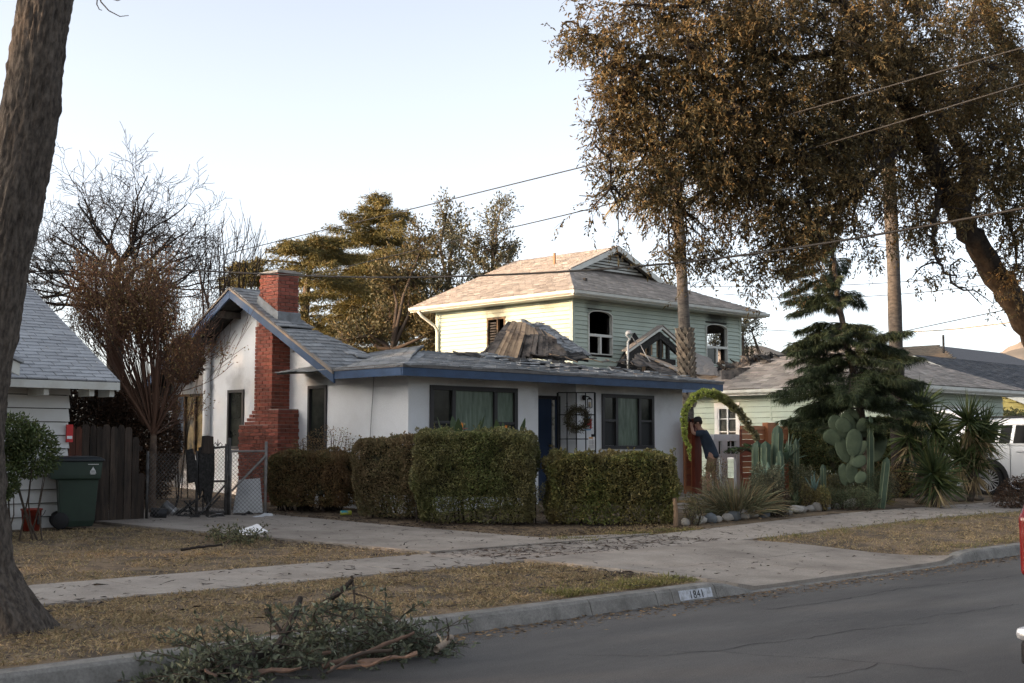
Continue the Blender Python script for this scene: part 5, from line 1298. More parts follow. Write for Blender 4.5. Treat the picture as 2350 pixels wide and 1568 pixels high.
# ---- star pine
sp = thing("star_pine", "young conifer with drooping brush-like branches in the front garden", "tree", onG(1992, 1112))
rng = np.random.default_rng(31); D = 26.6
tr = path([(1990, 1110, D), (1984, 1020, D), (1968, 900, D), (1945, 800, D), (1925, 700, D), (1915, 620, D), (1910, 540, D), (1912, 470, D)])
trunk = smooth_line(tr, .10, .03); lines = []; nb, nd = [], []
whorl = [(1003, 60, 4), (965, 130, 7), (935, 150, 8), (905, 150, 8), (880, 165, 8), (845, 165, 9), (800, 135, 9), (770, 130, 8), (745, 100, 6), (700, 110, 6), (670, 105, 6), (630, 115, 6), (585, 115, 6), (540, 90, 6), (500, 75, 5), (470, 50, 5)]
for (py, reach, n) in whorl:
    for k in range(n if py > 730 else max(3, n - 2)):
        o = trunk[0][np.argmin(np.abs(trunk[0][:, 2] - onD(1950, py + rng.uniform(-14, 14), D).z))]
        a = 2 * math.pi * (k + rng.random() * .8) / n; L = reach / F * D * (.65 + .55 * rng.random()); dv = A((math.cos(a), math.sin(a), .22 + .1 * rng.normal()))
        st = 9; pts_ = [o]
        for s in range(st): pts_.append(pts_[-1] + (dv + A((0, 0, -.15 * s + .11 * max(0, s - 4) * 2))) * L / st)
        pts_ = np.array(pts_); lines.append((pts_, np.linspace(.014, .005, st + 1)))
        subs = [pts_[1:]]
        for j in range(3, st + 1):                       # side brushes
            for sgn in (-1, 1):
                sd = unit(np.cross(dv, A((0, 0, 1)))) * sgn; l = L * .30 * (1.15 - j / (st + 2)); q = np.array([pts_[j], pts_[j] + (dv * .6 + sd) * l * .5 + A((0, 0, .01)), pts_[j] + (dv * .9 + sd * .8) * l + A((0, 0, -.03))])
                lines.append((q, np.array([.006, .005, .003]))); subs.append(q)
        for q in subs:
            seg = np.linalg.norm(np.diff(q, axis=0), axis=1).sum(); m_ = int(260 * seg) + 7
            t_ = rng.random(m_) * (len(q) - 1); i_ = np.minimum(t_.astype(int), len(q) - 2); f_ = (t_ - i_)[:, None]; pos = q[i_] * (1 - f_) + q[i_ + 1] * f_; ax2 = unit(q[i_ + 1] - q[i_])
            nb.append(pos); nd.append(ax2 * .7 + unit(rng.normal(size=(m_, 3))) * .6 + A((0, 0, -.55)))
nb, nd = np.concatenate(nb), np.concatenate(nd)
tube_object("trunk", [trunk], m_bark, sp, 8); tube_object("branches", lines, m_twig_d, sp, 4)
leaf_object("crown", nb, nd, .11 + .09 * rng.random(len(nb)), .0105, leaf_mat("pine needle", (.024, .036, .018), (.017, .026, .013), (.045, .055, .022), trans=.18), sp, bend=.15)

# ---- clipped hedges
def hedge(name, label, a, c, thick, z1, m, leaf=.038, den=6000, seed=1, group="clipped hedges along the driveway", bare=.02, side=1, rough=.10, mtop=None, twig=m_twig_d, core=True, tdrop=0.0):
    """clipped hedge: front edge on the ground from a to c, going back 'thick'"""
    a, c = V((a.x, a.y, 0)), V((c.x, c.y, 0)); rng = np.random.default_rng(seed); L = (c - a).length; u = (c - a).normalized(); w = V((-u.y, u.x, 0)) * side
    g = ground_z(*((a + c) / 2).xy); H = z1 - g; t = thing(name, label, "hedge", ((a + c) / 2).to_tuple()[:2] + (g,), group)
    def surf(n, face):
        s, r = rng.random(n), rng.random(n); dep = np.abs(rng.normal(size=n)) * .05
        r = bare + (1 - bare) * r
        if face == 0: q = np.stack([s * L, dep, r * H], 1); nn = A((0, -1, 0))
        elif face == 1: q = np.stack([s * L, thick - dep, r * H], 1); nn = A((0, 1, 0))
        elif face == 2: q = np.stack([dep, s * thick, r * H], 1); nn = A((-1, 0, 0))
        elif face == 3: q = np.stack([L - dep, s * thick, r * H], 1); nn = A((1, 0, 0))
        else: q = np.stack([s * L, rng.random(n) * thick, H - dep * .8], 1); nn = A((0, 0, 1))
        return q, np.broadcast_to(nn, (n, 3))
    fs = [surf(int(den * x), k) for k, x in ((0, L * H), (1, L * H * .35), (2, thick * H), (3, thick * H), (4, L * thick))]
    q = np.concatenate([f[0] for f in fs]); nn = np.concatenate([f[1] for f in fs])
    lump = np.array([noise.noise(V((p[0] * 2.3 + seed, p[1] * 2.3, p[2] * 2.3))) * 1.2 + noise.noise(V((p[0] * 7, p[1] * 7 + seed, p[2] * 7))) * .6 for p in q])[:, None]
    cx = np.array([L / 2, thick / 2, H / 2]); hs_ = np.array([L / 2, thick / 2, H / 2]); rel = (q - cx) / hs_
    rnd_ = np.clip((np.abs(rel) ** 6).sum(1) ** (1 / 6), 1, None)[:, None]; q = cx + (q - cx) / np.where(rnd_ > 1.06, rnd_ / 1.06, 1)
    tap = 1 - .20 * (1 - np.clip(q[:, 2:3] / H * 2.0, 0, 1)); q[:, :2] = cx[:2] + (q[:, :2] - cx[:2]) * np.concatenate([1 - (1 - tap) * min(1, .6 / L), tap], 1); q = q + nn * lump * rough; q[:, 2] += .05 * np.array([noise.noise(V((p[0] * 1.6, p[1] * 1.6, seed * 3.7))) for p in q]) * (q[:, 2] / H); q[:, 2] = np.maximum(q[:, 2], .02)
    low = q[:, 2] / H; keep = rng.random(len(q)) < np.clip((low - .02) / .12, .55, 1); keep &= (lump[:, 0] > -.75) ; q, nn = q[keep], nn[keep]
    W = np.array([[u.x, u.y, 0], [w.x, w.y, 0], [0, 0, 1]]); qw = q @ W + A((a.x, a.y, g)); nw = nn @ W
    leaf_object("foliage", qw, nw * .7 + rng.normal(size=qw.shape) * .8 + A((0, 0, .25)), leaf * (.7 + .6 * rng.random(len(qw))), leaf * .62, m, t)
    lines = []; sb, sd2 = [], []
    for k in range(int(26 * L)):                       # stray shoots
        o = A((rng.random() * L, rng.random() * thick, H * 1.0)) if rng.random() < .6 else A((rng.random() * L, -.02, H * (.3 + .65 * rng.random()))); dv = unit(rng.normal(size=3) * .35 + (A((0, 0, 1)) if o[2] >= H else A((0, -1, .4)))); l = .05 + .10 * rng.random() ** 2
        p3 = np.array([o, o + dv * l * .6, o + dv * l]) @ W + A((a.x, a.y, g)); lines.append((p3, np.array([.004, .003, .002]))); sb.append(p3[1] + (p3[2] - p3[1]) * rng.random((7, 1)) * 1.2); sd2.append((dv @ W) + rng.normal(size=(7, 3)) * .7)
    leaf_object("stray_shoots", np.concatenate(sb), np.concatenate(sd2), leaf, leaf * .55, m, t)["kind"] = "stuff"
    for k in range(int(10 * L) + 6):
        s = A((rng.random() * L, thick * (.3 + .4 * rng.random()), 0)); e = A((s[0] + rng.normal() * .3, rng.random() * thick, H * (.55 + .4 * rng.random()))); e[0] = min(max(e[0], .05), L - .05)
        p3 = np.array([s, (s + e) / 2 + rng.normal(size=3) * .04, e]) @ W + A((a.x, a.y, g)); lines.append((p3, np.array([.018, .012, .005])))
    tube_object("branches", lines, twig, t, 4)
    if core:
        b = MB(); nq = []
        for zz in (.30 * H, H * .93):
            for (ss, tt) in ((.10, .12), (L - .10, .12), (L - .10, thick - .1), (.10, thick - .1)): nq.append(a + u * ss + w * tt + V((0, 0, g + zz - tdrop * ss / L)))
        b.hexa(nq); b.build("dark_core", mat("hedge core painted shade", (.030, .030, .016), .95, col2=(.016, .015, .010), scale=30), t)  # added solid core; its dark colour stands in for shade between the twigs
    return t
m_hg = leaf_mat("hedge leaf", (.056, .068, .024), (.066, .060, .028), (.085, .075, .032), trans=.28, scale=1.1, k=2.3, rough=.45)
m_hg2 = leaf_mat("bright hedge leaf", (.070, .082, .026), (.074, .060, .028), (.115, .092, .032), trans=.28, scale=1.2, k=2.2, rough=.45)
m_hb = leaf_mat("browned hedge leaf", (.090, .066, .036), (.062, .062, .028), (.115, .080, .045), trans=.25, scale=1.4, k=2.2)
m_hb2 = leaf_mat("rusty hedge leaf", (.066, .062, .026), (.080, .050, .026), (.12, .072, .032), trans=.25, scale=1.4, k=2.1)
zt = lambda px, py, p: onD(px, py, (p.x + p.y) * .70710678).z
a, c = onG(946, 1202), onG(1219, 1209)
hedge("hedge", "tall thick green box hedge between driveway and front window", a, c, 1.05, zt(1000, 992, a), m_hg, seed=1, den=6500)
e_a, e_c = onG(1264, 1207), onG(1560, 1207)
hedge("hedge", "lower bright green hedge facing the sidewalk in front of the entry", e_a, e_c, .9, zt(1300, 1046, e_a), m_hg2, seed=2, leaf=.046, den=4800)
a2, c2 = onG(806, 1188), onG(950, 1196)
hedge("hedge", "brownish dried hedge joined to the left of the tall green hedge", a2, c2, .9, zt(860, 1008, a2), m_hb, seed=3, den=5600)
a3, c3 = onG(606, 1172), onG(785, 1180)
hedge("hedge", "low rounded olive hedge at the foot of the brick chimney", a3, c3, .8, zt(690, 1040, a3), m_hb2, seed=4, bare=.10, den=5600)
p = onG(1248, 1180); bushes("small_shrub", "loose light green shrub in the gap between the two hedges", [(p.x + .2, p.y + .1, .62, .38, .3, .32), (p.x - .15, p.y + .5, .55, .35, .3, .3)], m_hg2, .035, 900, seed=41)
p = onD(760, 1005, 24.7); bushes("small_shrub", "half bare twiggy shrub under the side window", [(p.x, p.y, 1.62, .55, .45, .36), (p.x - .35, p.y + .25, 1.5, .4, .35, .3), (p.x, p.y, 1.1, .5, .4, .4)], m_hb2, .035, 420, seed=42, stems=40)
hx0, hx1 = onX(1797, 1100, 28.0), onX(2092, 1100, 28.0)
hedge("hedge", "dark green hedge in front of the mint wing behind the cactus", V((28, hx0.y, 0)), V((28, hx1.y, 0)), .9, 2.22, leaf_mat("dark hedge leaf", (.040, .052, .022), (.030, .040, .017), (.085, .072, .026), trans=.25, scale=2, k=2.2), seed=6, leaf=.06, den=2600, group=None)
p = onG(52, 1180); lb_ = bushes("small_shrub", "rounded leafy shrub with bare lower stems in front of the cottage", [(7.65, 17.45, 1.72, .42, .42, .36), (7.95, 17.25, 1.55, .34, .36, .36), (7.2, 17.6, 1.65, .5, .45, .42), (7.5, 17.2, 1.15, .22, .26, .26)], leaf_mat("privet leaf", (.045, .062, .022), (.028, .040, .016), (.075, .082, .03), trans=.22), .055, 1900, seed=44, stems=6)
p = onG(2330, 1168); bushes("small_shrub", "low dark dried shrub at the edge of the sidewalk near the SUV", [(p.x + .5, p.y + .1, .62, .75, .45, .35), (p.x + 1.3, p.y, .7, .7, .5, .4), (p.x + .1, p.y + .2, .5, .35, .3, .2)], m_burnt, .05, 520, seed=45)
p = onD(2320, 940, 40); 
hedge("hedge", "clipped green hedge far behind the raised tailgate", V((38.5, 19.0, 0)), V((44.5, 19.0, 0)), .8, 2.75, m_hg, seed=7, leaf=.07, den=420, group=None)

# ---- garden: yuccas, agaves, cacti, grasses
m_yuc = leaf_mat("yucca blade", (.052, .072, .025), (.034, .052, .020), (.085, .095, .034), trans=.2, rnd=.35, k=1.2)
m_dead = leaf_mat("dry blade", (.20, .15, .08), (.13, .10, .055), (.24, .19, .11), trans=.2)
def rosette(t, c, L, n, w, m, rng, lo=-.9, hi=1.3, bend=.15, stiff=True, name="leaf_rosette"):
    paths, wd = [], []
    for k in range(n):
        a = rng.random() * 2 * math.pi; el = lo + (hi - lo) * rng.random(); dv = A((math.cos(a) * math.cos(el), math.sin(a) * math.cos(el), math.sin(el))); l = L * (.75 + .35 * rng.random())
        s = np.linspace(0, 1, 5)[:, None]; paths.append(A(c) + dv * l * s + A((0, 0, -1)) * bend * l * s ** 2 * max(0, math.cos(el))); wd.append(w * (.8 + .4 * rng.random()))
    v, i = strips_np(paths, wd); return link(name, raw_mesh(name, v, 4, i, m), None, t)
def yucca(label, px, py, d, L, heads, seed, dead=40):
    rng = np.random.default_rng(seed); c = onD(px, py, d); g = V((c.x, c.y, ground_z(c.x, c.y))); t = thing("yucca_plant", label, "yucca", g, "yuccas beside the driveway"); lines = []
    for (dx, dz, s) in heads:
        e = c + _R * dx + V((0, 0, dz)); lines.append((np.array([A(g), A(g) * .4 + A(e) * .6 + A((0, 0, -.1)), A(e)]), np.array([.07, .055, .045])))
        rosette(t, e, L * s, 130, .042, m_yuc, rng, -.75, 1.45, .12)
        rosette(t, e - V((0, 0, .18)), L * s * .8, dead, .03, m_dead if dz < .2 else m_yuc, rng, -1.3, -.5, .2, name="dry_leaves")
    tube_object("stem", lines, m_bark, t, 7)
yucca("spiky yucca rosette low beside the sidewalk", 2140, 1088, 26.6, .84, [(0, 0, 1), (.12, -.22, .8)], 1, 26)
yucca("tall yucca whose spikes overlap the rear of the SUV", 2222, 968, 29.0, .78, [(0, 0, 1), (.15, -.45, 1), (-.2, -.8, .95), (.35, -.2, .9), (.1, -1.0, .85)], 2, 70)
yucca("tallest yucca with upright spikes under the wing eave", 2112, 935, 29.6, .78, [(0, 0, 1), (.3, -.5, 1), (-.3, -.7, .95), (.5, -.9, .9), (0, -1.0, .9)], 3, 40)
def clump(name, label, px, py, n, L, m, seed, cat, spread=.25, w=.016, el=(.3, 1.4), bend=.6, group=None, mats2=None):
    rng = np.random.default_rng(seed); g = onG(px, py); t = thing(name, label, cat, g, group); paths, wd = [], []
    for k in range(n):
        a = rng.random() * 2 * math.pi; e = rng.uniform(*el); o = A(g) + A((math.cos(a), math.sin(a), 0)) * spread * rng.random() ** .6; dv = A((math.cos(a) * math.cos(e), math.sin(a) * math.cos(e), math.sin(e))); l = L * (.6 + .6 * rng.random())
        s = np.linspace(0, 1, 5)[:, None]; paths.append(o + dv * l * s + A((0, 0, -1)) * bend * l * s ** 2.2 * .6); wd.append(w)
    h = int(n * .65); v, i = strips_np(paths[:h], wd[:h]); link("blades", raw_mesh("blades", v, 4, i, m), None, t)
    v, i = strips_np(paths[h:], wd[h:]); link("dry_blades", raw_mesh("dry_blades", v, 4, i, mats2 or m_dead), None, t)
    return t
m_gr = leaf_mat("grey green blade", (.085, .090, .050), (.065, .068, .040), (.13, .115, .07), trans=.25, k=1.7)
clump("grass_clump", "large arching ornamental grass clump behind the border stones", 1690, 1186, 800, 1.05, m_gr, 1, "grass", .34, .018, (.35, 1.45))
clump("grass_clump", "feathery green grass mound under the prickly pear", 1935, 1152, 1500, .52, leaf_mat("fine green blade", (.075, .090, .028), (.055, .068, .022), (.12, .10, .03), trans=.25), 2, "grass", .75, .009, (.1, 1.3), .8, mats2=leaf_mat("amber blade", (.20, .14, .035), (.13, .10, .03), trans=.25))
clump("grass_clump", "wispy olive grass right of the prickly pear", 2070, 1110, 420, .75, leaf_mat("olive blade", (.060, .068, .024), (.045, .05, .02), (.12, .09, .04), trans=.25), 3, "grass", .4, .012, (.5, 1.4), .7)
clump("grass_clump", "thin straw coloured tuft by the columnar cactus", 1815, 1122, 260, .6, m_gr, 4, "grass", .3, .010, (.6, 1.45), .4)
m_shr = leaf_mat("grey garden leaf", (.062, .064, .040), (.046, .048, .030), (.09, .078, .046), trans=.25, k=1.9)
m_gc = leaf_mat("ground cover leaf", (.058, .072, .040), (.044, .056, .030), (.085, .088, .046), trans=.25, k=1.9)
def gshrub(lab, px, wpx, ytop, Y, mm, seed, leaf=.036, den=2000, parts=3):
    """a low garden shrub standing on the soil at depth Y, wpx wide and reaching up to ytop"""
    ytop -= 20; wpx *= 1.15; rng = np.random.default_rng(seed); c = onY(px, 1100, Y); d = (c.x + c.y) * .70710678; w = wpx / F * d; g = ground_z(c.x, Y); top = onY(px, ytop, Y).z; h = max(.12, top - g); bl = []
    for k in range(parts):
        q = c + _R * (w * .5 * (k - (parts - 1) / 2) * 1.3 / parts) + V((0, rng.uniform(-.1, .15), 0)); hh = h * rng.uniform(.8, 1.05)
        bl.append((q.x, q.y, g + hh * .5, w / parts * .75, min(.4, w / parts * .8), hh * .52))
    bushes("garden_shrub", lab, bl, mm, leaf, den, seed=seed, group="low shrubs in the front garden")
gshrub("greyish twiggy shrub at the foot of the columnar cactus", 1768, 80, 1092, 13.9, m_shr, 60)
gshrub("pinkish dry flowering shrub beside the arching spike tip", 1640, 60, 1078, 15.2, m_hb, 61, den=700)
gshrub("spreading blue green ground cover along the border stones", 1960, 150, 1138, 13.25, m_gc, 62, .028, 1500, 5)
gshrub("fine leaved olive shrub between the two cactus groups", 1835, 75, 1078, 14.2, m_gr, 63, .04, 900)
gshrub("small ground cover mound with yellowish leaves left of the grass mound", 1880, 60, 1128, 13.5, m_hg2, 64)
gshrub("dark dried shrub between grass clump and broad leaf plant", 1790, 70, 1135, 13.3, m_burnt, 65, .035, 1000)
gshrub("dense dark undergrowth below the columnar cacti on the right", 2020, 80, 1105, 14.3, m_shr, 66, .04, 900)
gshrub("brown dry undergrowth behind the low yucca", 2075, 80, 1075, 14.8, m_hb2, 67, .05, 700)
gshrub("bluish ground cover in front of the jointed cactus", 2010, 80, 1098, 13.25, m_gc, 70, .03, 2000)
gshrub("grey leafy mound before the thick columnar cactus", 1752, 70, 1080, 13.5, m_shr, 71, .035, 1700)
gshrub("leafy green mound between thick cactus and prickly pear", 1880, 110, 1100, 14.6, m_hg2, 72, .045, 1300)
gshrub("dusty green shrub at the foot of the prickly pear", 1960, 110, 1098, 13.9, m_gr, 73, .045, 1300)
gshrub("low dark plant at the left end of the border stones", 1600, 60, 1150, 13.3, m_hb, 68, .035, 700)
gshrub("loose olive shrub behind the small conifer trunk", 2040, 90, 1010, 15.6, m_hb2, 69, .05, 600)
def broadleaf(name, label, px, py, n, L, w, m, seed, cat="agave", el=(.4, 1.35), dz=.0, d=None):
    rng = np.random.default_rng(seed); g = onG(px, py) if d is None else onD(px, py, d); t = thing(name, label, cat, V((g.x, g.y, ground_z(g.x, g.y)))); q0 = g + V((0, 0, dz))
    for k in range(n):
        a = 2 * math.pi * k * .382 * 1.618; e = rng.uniform(*el); dv = V((math.cos(a) * math.cos(e), math.sin(a) * math.cos(e), math.sin(e))); sd = V((-math.sin(a), math.cos(a), 0)); nn = sd.cross(dv); l = L * rng.uniform(.75, 1.1)
        def fn(u, v): ww = w * (math.sin(math.pi * (.12 + .88 * v) ** .8) + .02); return q0 + dv * l * v + sd * (u - .5) * ww + nn * (abs(u - .5) * ww * .5) - V((0, 0, 1)) * .12 * l * v * v * math.cos(e)
        b = MB(); b.sheet(fn, 4, 8); b.build("leaf", m, t, smooth=True, solid=.008)
    return t
m_agv = mat("pale agave leaf", (.17, .235, .17), .55, col2=(.12, .18, .12), scale=4, rnd=.12, trans=.1)
m_agv2 = mat("blue agave leaf", (.10, .16, .14), .55, col2=(.07, .12, .105), scale=4, rnd=.12)
broadleaf("agave_plant", "pale green broad leaved agave at the base of the columnar cactus", 1762, 1108, 13, .5, .16, m_agv, 1, d=25.0)
broadleaf("agave_plant", "narrow silvery agave right of the columnar cactus", 1803, 1062, 18, .62, .07, m_agv, 2, el=(.2, 1.45), d=26.2)
broadleaf("agave_plant", "tiny upright blue agave left of the grass mound", 1868, 1128, 5, .42, .05, m_agv2, 3, el=(.9, 1.5), d=25.2)
broadleaf("broad_plant", "dark glossy broad leaf plant behind the border stones", 1815, 1170, 9, .42, .13, mat("dark glossy leaf", (.035, .052, .022), .45, col2=(.05, .06, .02), scale=3, rnd=.2), 4, "plant", (.3, 1.2))
# cycad-like fronds behind the cactus
rng = np.random.default_rng(77); g = onD(1745, 1050, 26.6); cy = thing("cycad_plant", "dark feathery cycad fronds arching behind the columnar cactus", "cycad", V((g.x, g.y, ground_z(g.x, g.y)))); bs, ds, st_ = [], [], []
for k in range(12):
    a = 2 * math.pi * k / 12 + .2; e = .5 + .35 * rng.random(); l = .85; dv = A((math.cos(a) * math.cos(e), math.sin(a) * math.cos(e), math.sin(e))); s = np.linspace(0, 1, 26)[:, None]; p = A(g) + dv * l * s + A((0, 0, -1)) * .42 * s ** 2.2
    st_.append((p, np.linspace(.012, .004, 26))); sd = unit(np.cross(dv, A((0, 0, 1))))
    for sg in (-1, 1): bs.append(p[3:]); ds.append(np.broadcast_to(sd * sg + dv * .5 + A((0, 0, .15)), (23, 3)))
leaf_object("fronds", np.concatenate(bs), np.concatenate(ds), .17, .022, leaf_mat("cycad leaf", (.032, .052, .020), (.024, .04, .016), trans=.2), cy); tube_object("leaf_stalks", st_, m_twig, cy, 5)
# columnar cacti
m_cact = mat("columnar cactus skin", (.060, .095, .062), .6, col2=(.042, .070, .045), scale=5, rnd=.08)
m_rib = mat("cactus rib edge", (.24, .27, .17), .8)
def column(t, a, c, r, ribs=6, name="column", pinch=()):
    a, c = V(a), V(c); b = MB(); N = 20; n = ribs * 4; ax = (c - a).normalized(); s = ax.orthogonal().normalized(); w = ax.cross(s)
    for i in range(N + 1):
        f = i / N; rr2 = r * (1 if f < .88 else math.sqrt(max(0.0, 1 - ((f - .88) / .12) ** 2)) * .98 + .02) * (.86 + .14 * min(1, f * 6))
        for pz in pinch: rr2 *= 1 - .28 * math.exp(-((f - pz) / .018) ** 2)
        for k in range(n):
            th = 2 * math.pi * k / n; q = rr2 * (1 + .17 * math.cos(ribs * th)); b.v.append(tuple(a.lerp(c, f) + (s * math.cos(th) + w * math.sin(th)) * q))
    for i in range(N):
        for k in range(n): k2 = (k + 1) % n; b.f.append((i * n + k, i * n + k2, (i + 1) * n + k2, (i + 1) * n + k)); b.mi.append(0)
    o = b.build(name, m_cact, t, smooth=True); e = MB()
    for k in range(ribs):
        th = 2 * math.pi * k / ribs; pts_ = []
        for i in range(0, N - 1):
            f = i / N; rr2 = r * (1 if f < .88 else math.sqrt(max(0.0, 1 - ((f - .88) / .12) ** 2)) * .98 + .02) * (.86 + .14 * min(1, f * 6))
            for pz in pinch: rr2 *= 1 - .28 * math.exp(-((f - pz) / .018) ** 2)
            pts_.append(a.lerp(c, f) + (s * math.cos(th) + w * math.sin(th)) * rr2 * 1.165)
        e.tube(pts_, .006, 4)
    e.build("rib_edge", m_rib, o)
g = onD(1750, 1110, 25.6); cc = thing("column_cactus", "thick blue green columnar cactus cluster below the arching agave spike", "cactus", V((g.x, g.y, ground_z(g.x, g.y))))
for (px, pt, r, dd) in ((1738, 1012, .10, 25.7), (1757, 1012, .095, 25.5), (1779, 975, .10, 25.6), (1790, 1034, .065, 25.3)):
    q = onD(px, 1120, dd); q.z = ground_z(q.x, q.y); column(cc, q, onD(px + (6 if pt < 1000 else 0), pt, dd), r)
g = onD(2000, 1110, 26.0); cc = thing("column_cactus", "slender jointed columnar cactus right of the prickly pear", "cactus", V((g.x, g.y, ground_z(g.x, g.y))))
q = onD(1998, 1125, 26.0); q.z = ground_z(q.x, q.y); column(cc, q, onD(1998, 953, 26.0), .062, 5, pinch=(.32, .52, .80, .90))
q = onD(2022, 1112, 25.8); q.z = ground_z(q.x, q.y); column(cc, q, onD(2036, 1050, 25.8), .07, 5)
g = onD(1868, 1095, 26.4)
for i, (px, y0, y1, lab) in enumerate(((1826, 1070, 1005, "small pale upright cactus right of the silvery agave"), (1888, 1112, 1065, "thin short cactus finger between the two cactus groups"))):
    q = onD(px, y0, 26.0); t = thing("column_cactus", lab, "cactus", V((q.x, q.y, ground_z(q.x, q.y)))); q.z = ground_z(q.x, q.y); column(t, q, onD(px + 1, y1, 26.0), .05, 6)
# prickly pear
m_pad = mat("prickly pear pad", (.068, .092, .056), .75, col2=(.042, .062, .038), scale=5, rnd=.14, bump=.2, bscale=30)
m_padrim = mat("pad rim", (.20, .21, .13), .8)
g = onD(1955, 1110, 25.6); pp = thing("prickly_pear", "large prickly pear cactus with oval grey green pads", "cactus", V((g.x, g.y, ground_z(g.x, g.y))))
def pad(px0, py0, px1, py1, w, d, yaw=0.0):
    w *= .82
    a, c = onD(px0, py0, d), onD(px1, py1, d); ax = c - a; L = ax.length; ax.normalize(); sd = ax.cross(_Fw).normalized(); sd = (sd * math.cos(yaw) + _Fw * math.sin(yaw)).normalized(); nn = sd.cross(ax).normalized(); w = w * d / F; b = MB(); N, n = 12, 16
    for i in range(N + 1):
        f = i / N; hw = w * .5 * math.sqrt(max(.004, 1 - (abs(f - .56) / (.565 if f < .56 else .445)) ** 2.3))
        for k in range(n):
            th = 2 * math.pi * k / n; b.v.append(tuple(a + ax * L * f + sd * hw * math.cos(th) + nn * (.022 * math.sin(th) * (1 if hw > .03 else .6))))
    for i in range(N):
        for k in range(n): k2 = (k + 1) % n; b.f.append((i * n + k, i * n + k2, (i + 1) * n + k2, (i + 1) * n + k)); b.mi.append(0)
    b.build("pad", m_pad, pp, smooth=True)
for q in ((1952, 1110, 1955, 1060, 34, 25.6), (1940, 1115, 1934, 1064, 30, 25.8, .4), (1958, 1070, 1985, 1048, 34, 25.4, .3), (1950, 1072, 1955, 1040, 24, 25.6, .9), (1945, 1062, 1925, 1005, 40, 25.6), (1958, 1048, 1962, 985, 46, 25.4), (1965, 1048, 1988, 1012, 30, 25.7, .9),
          (1928, 1018, 1892, 992, 42, 25.6, .3), (1940, 1005, 1908, 955, 46, 25.8), (1950, 990, 1922, 962, 40, 25.5), (1955, 995, 1935, 948, 44, 26.0), (1962, 990, 1948, 938, 46, 26.2, .3), (1970, 990, 1990, 962, 34, 26.0), (1975, 1000, 1996, 978, 34, 26.2, .4), (2008, 1060, 2028, 1000, 34, 26.4, .5), (1965, 1108, 1985, 1085, 30, 25.2, .2)):
    pad(*q)
# foxtail agave flower spike arching over
fx = thing("agave_flower_spike", "long fuzzy green agave flower spike arching down over the gate", "flower spike", onD(1742, 1110, 25.9))
arc = [(1738, 1012, 25.9), (1722, 985, 25.9), (1700, 950, 25.7), (1672, 920, 25.5), (1640, 903, 25.2), (1608, 902, 25.0), (1584, 918, 24.9), (1570, 948, 24.8), (1570, 985, 24.8), (1577, 1020, 24.8), (1586, 1058, 24.8)]
pc = smooth_line([A(onD(*q)) for q in arc], .03, .012, 8); 
rb = np.interp(np.linspace(0, 1, len(pc[0])), [0, .1, .35, .5, .75, .92, 1], [.075, .10, .105, .10, .085, .05, .018])
tube_object("stalk", [(np.concatenate([[A(onD(1742, 1110, 25.9))], pc[0]]), np.concatenate([[.04], np.minimum(pc[1], rb * .5)]))], m_gr, fx, 8)
rng = np.random.default_rng(6)
def fuzz(f0, f1, n, m, nm):
    f = f0 + (f1 - f0) * rng.random(n); x = f * (len(pc[0]) - 1); i = np.minimum(x.astype(int), len(pc[0]) - 2); fr = (x - i)[:, None]; pos = pc[0][i] * (1 - fr) + pc[0][i + 1] * fr; ax = unit(pc[0][i + 1] - pc[0][i]); u = unit(np.cross(ax, rng.normal(size=(n, 3)))); rr2 = np.interp(f, np.linspace(0, 1, len(rb)), rb)[:, None]
    leaf_object(nm, pos + u * rr2 * .35, u + ax * .35 + rng.normal(size=(n, 3)) * .15, rr2[:, 0] * .62, .012, m, fx)
fuzz(.30, 1, 6500, leaf_mat("green bud", (.17, .20, .045), (.13, .165, .04), (.26, .26, .08), trans=.3, k=2.1), "buds"); fuzz(0, .36, 4500, leaf_mat("spent flower", (.16, .145, .075), (.12, .11, .055), (.25, .22, .14), trans=.3, k=2.0), "spent_flowers"); fuzz(.24, .42, 1600, leaf_mat("open flower", (.28, .27, .12), (.22, .22, .09), trans=.2), "open_flowers")
# bird of paradise flowers peeping over the tall hedge
m_bop = mat("orange flower", (.62, .22, .02), .6); m_bopl = mat("strelitzia leaf", (.045, .07, .03), .5, rnd=.2)
for i, (px, py, lab) in enumerate(((1060, 985, "orange bird of paradise flower left above the tall hedge"), (1161, 990, "orange bird of paradise flower right above the tall hedge"))):
    c = onY(px, py, 17.3); t = thing("bird_of_paradise", lab, "flower", V((c.x, c.y, ground_z(c.x, c.y)))); b = MB(); b.tube([(c.x, c.y, .4), c - V((0, 0, .03)), c], .012, 6); b.build("stem", m_bopl, t)
    for k in range(4):
        b = MB(); d = V((.02 * (k - 1.5), 0, .10 + .02 * (k % 2))); b.tube([c, c + d * .5, c + d], [.010, .014, .002], 5); b.build("petal", m_bop, t)
    b = MB(); b.tube([c - V((.02, 0, .0)), c + V((.08, 0, .01)), c + V((.16, 0, .02))], [.012, .012, .002], 5); b.build("bract", mat("pink bract", (.30, .12, .08), .6), t)
    for k in range(5):
        a = k * 1.3 + i; p = V((c.x, c.y, .5)); e = c + V((.35 * math.cos(a), .3 * math.sin(a), -.08 + .07 * k % .1)); b = MB(); sd = V((-math.sin(a), math.cos(a), 0))
        b.tube([p, p.lerp(e, .6) + V((0, 0, .1)), e - V((0, 0, .12))], .008, 5); b.sheet(lambda u, v: e - V((0, 0, .14)) + V((math.cos(a) * .3, math.sin(a) * .25, .9)).normalized() * .42 * v + sd * (u - .5) * .15 * math.sin(math.pi * (.1 + .88 * v)), 3, 6); b.build("leaf", m_bopl, t)
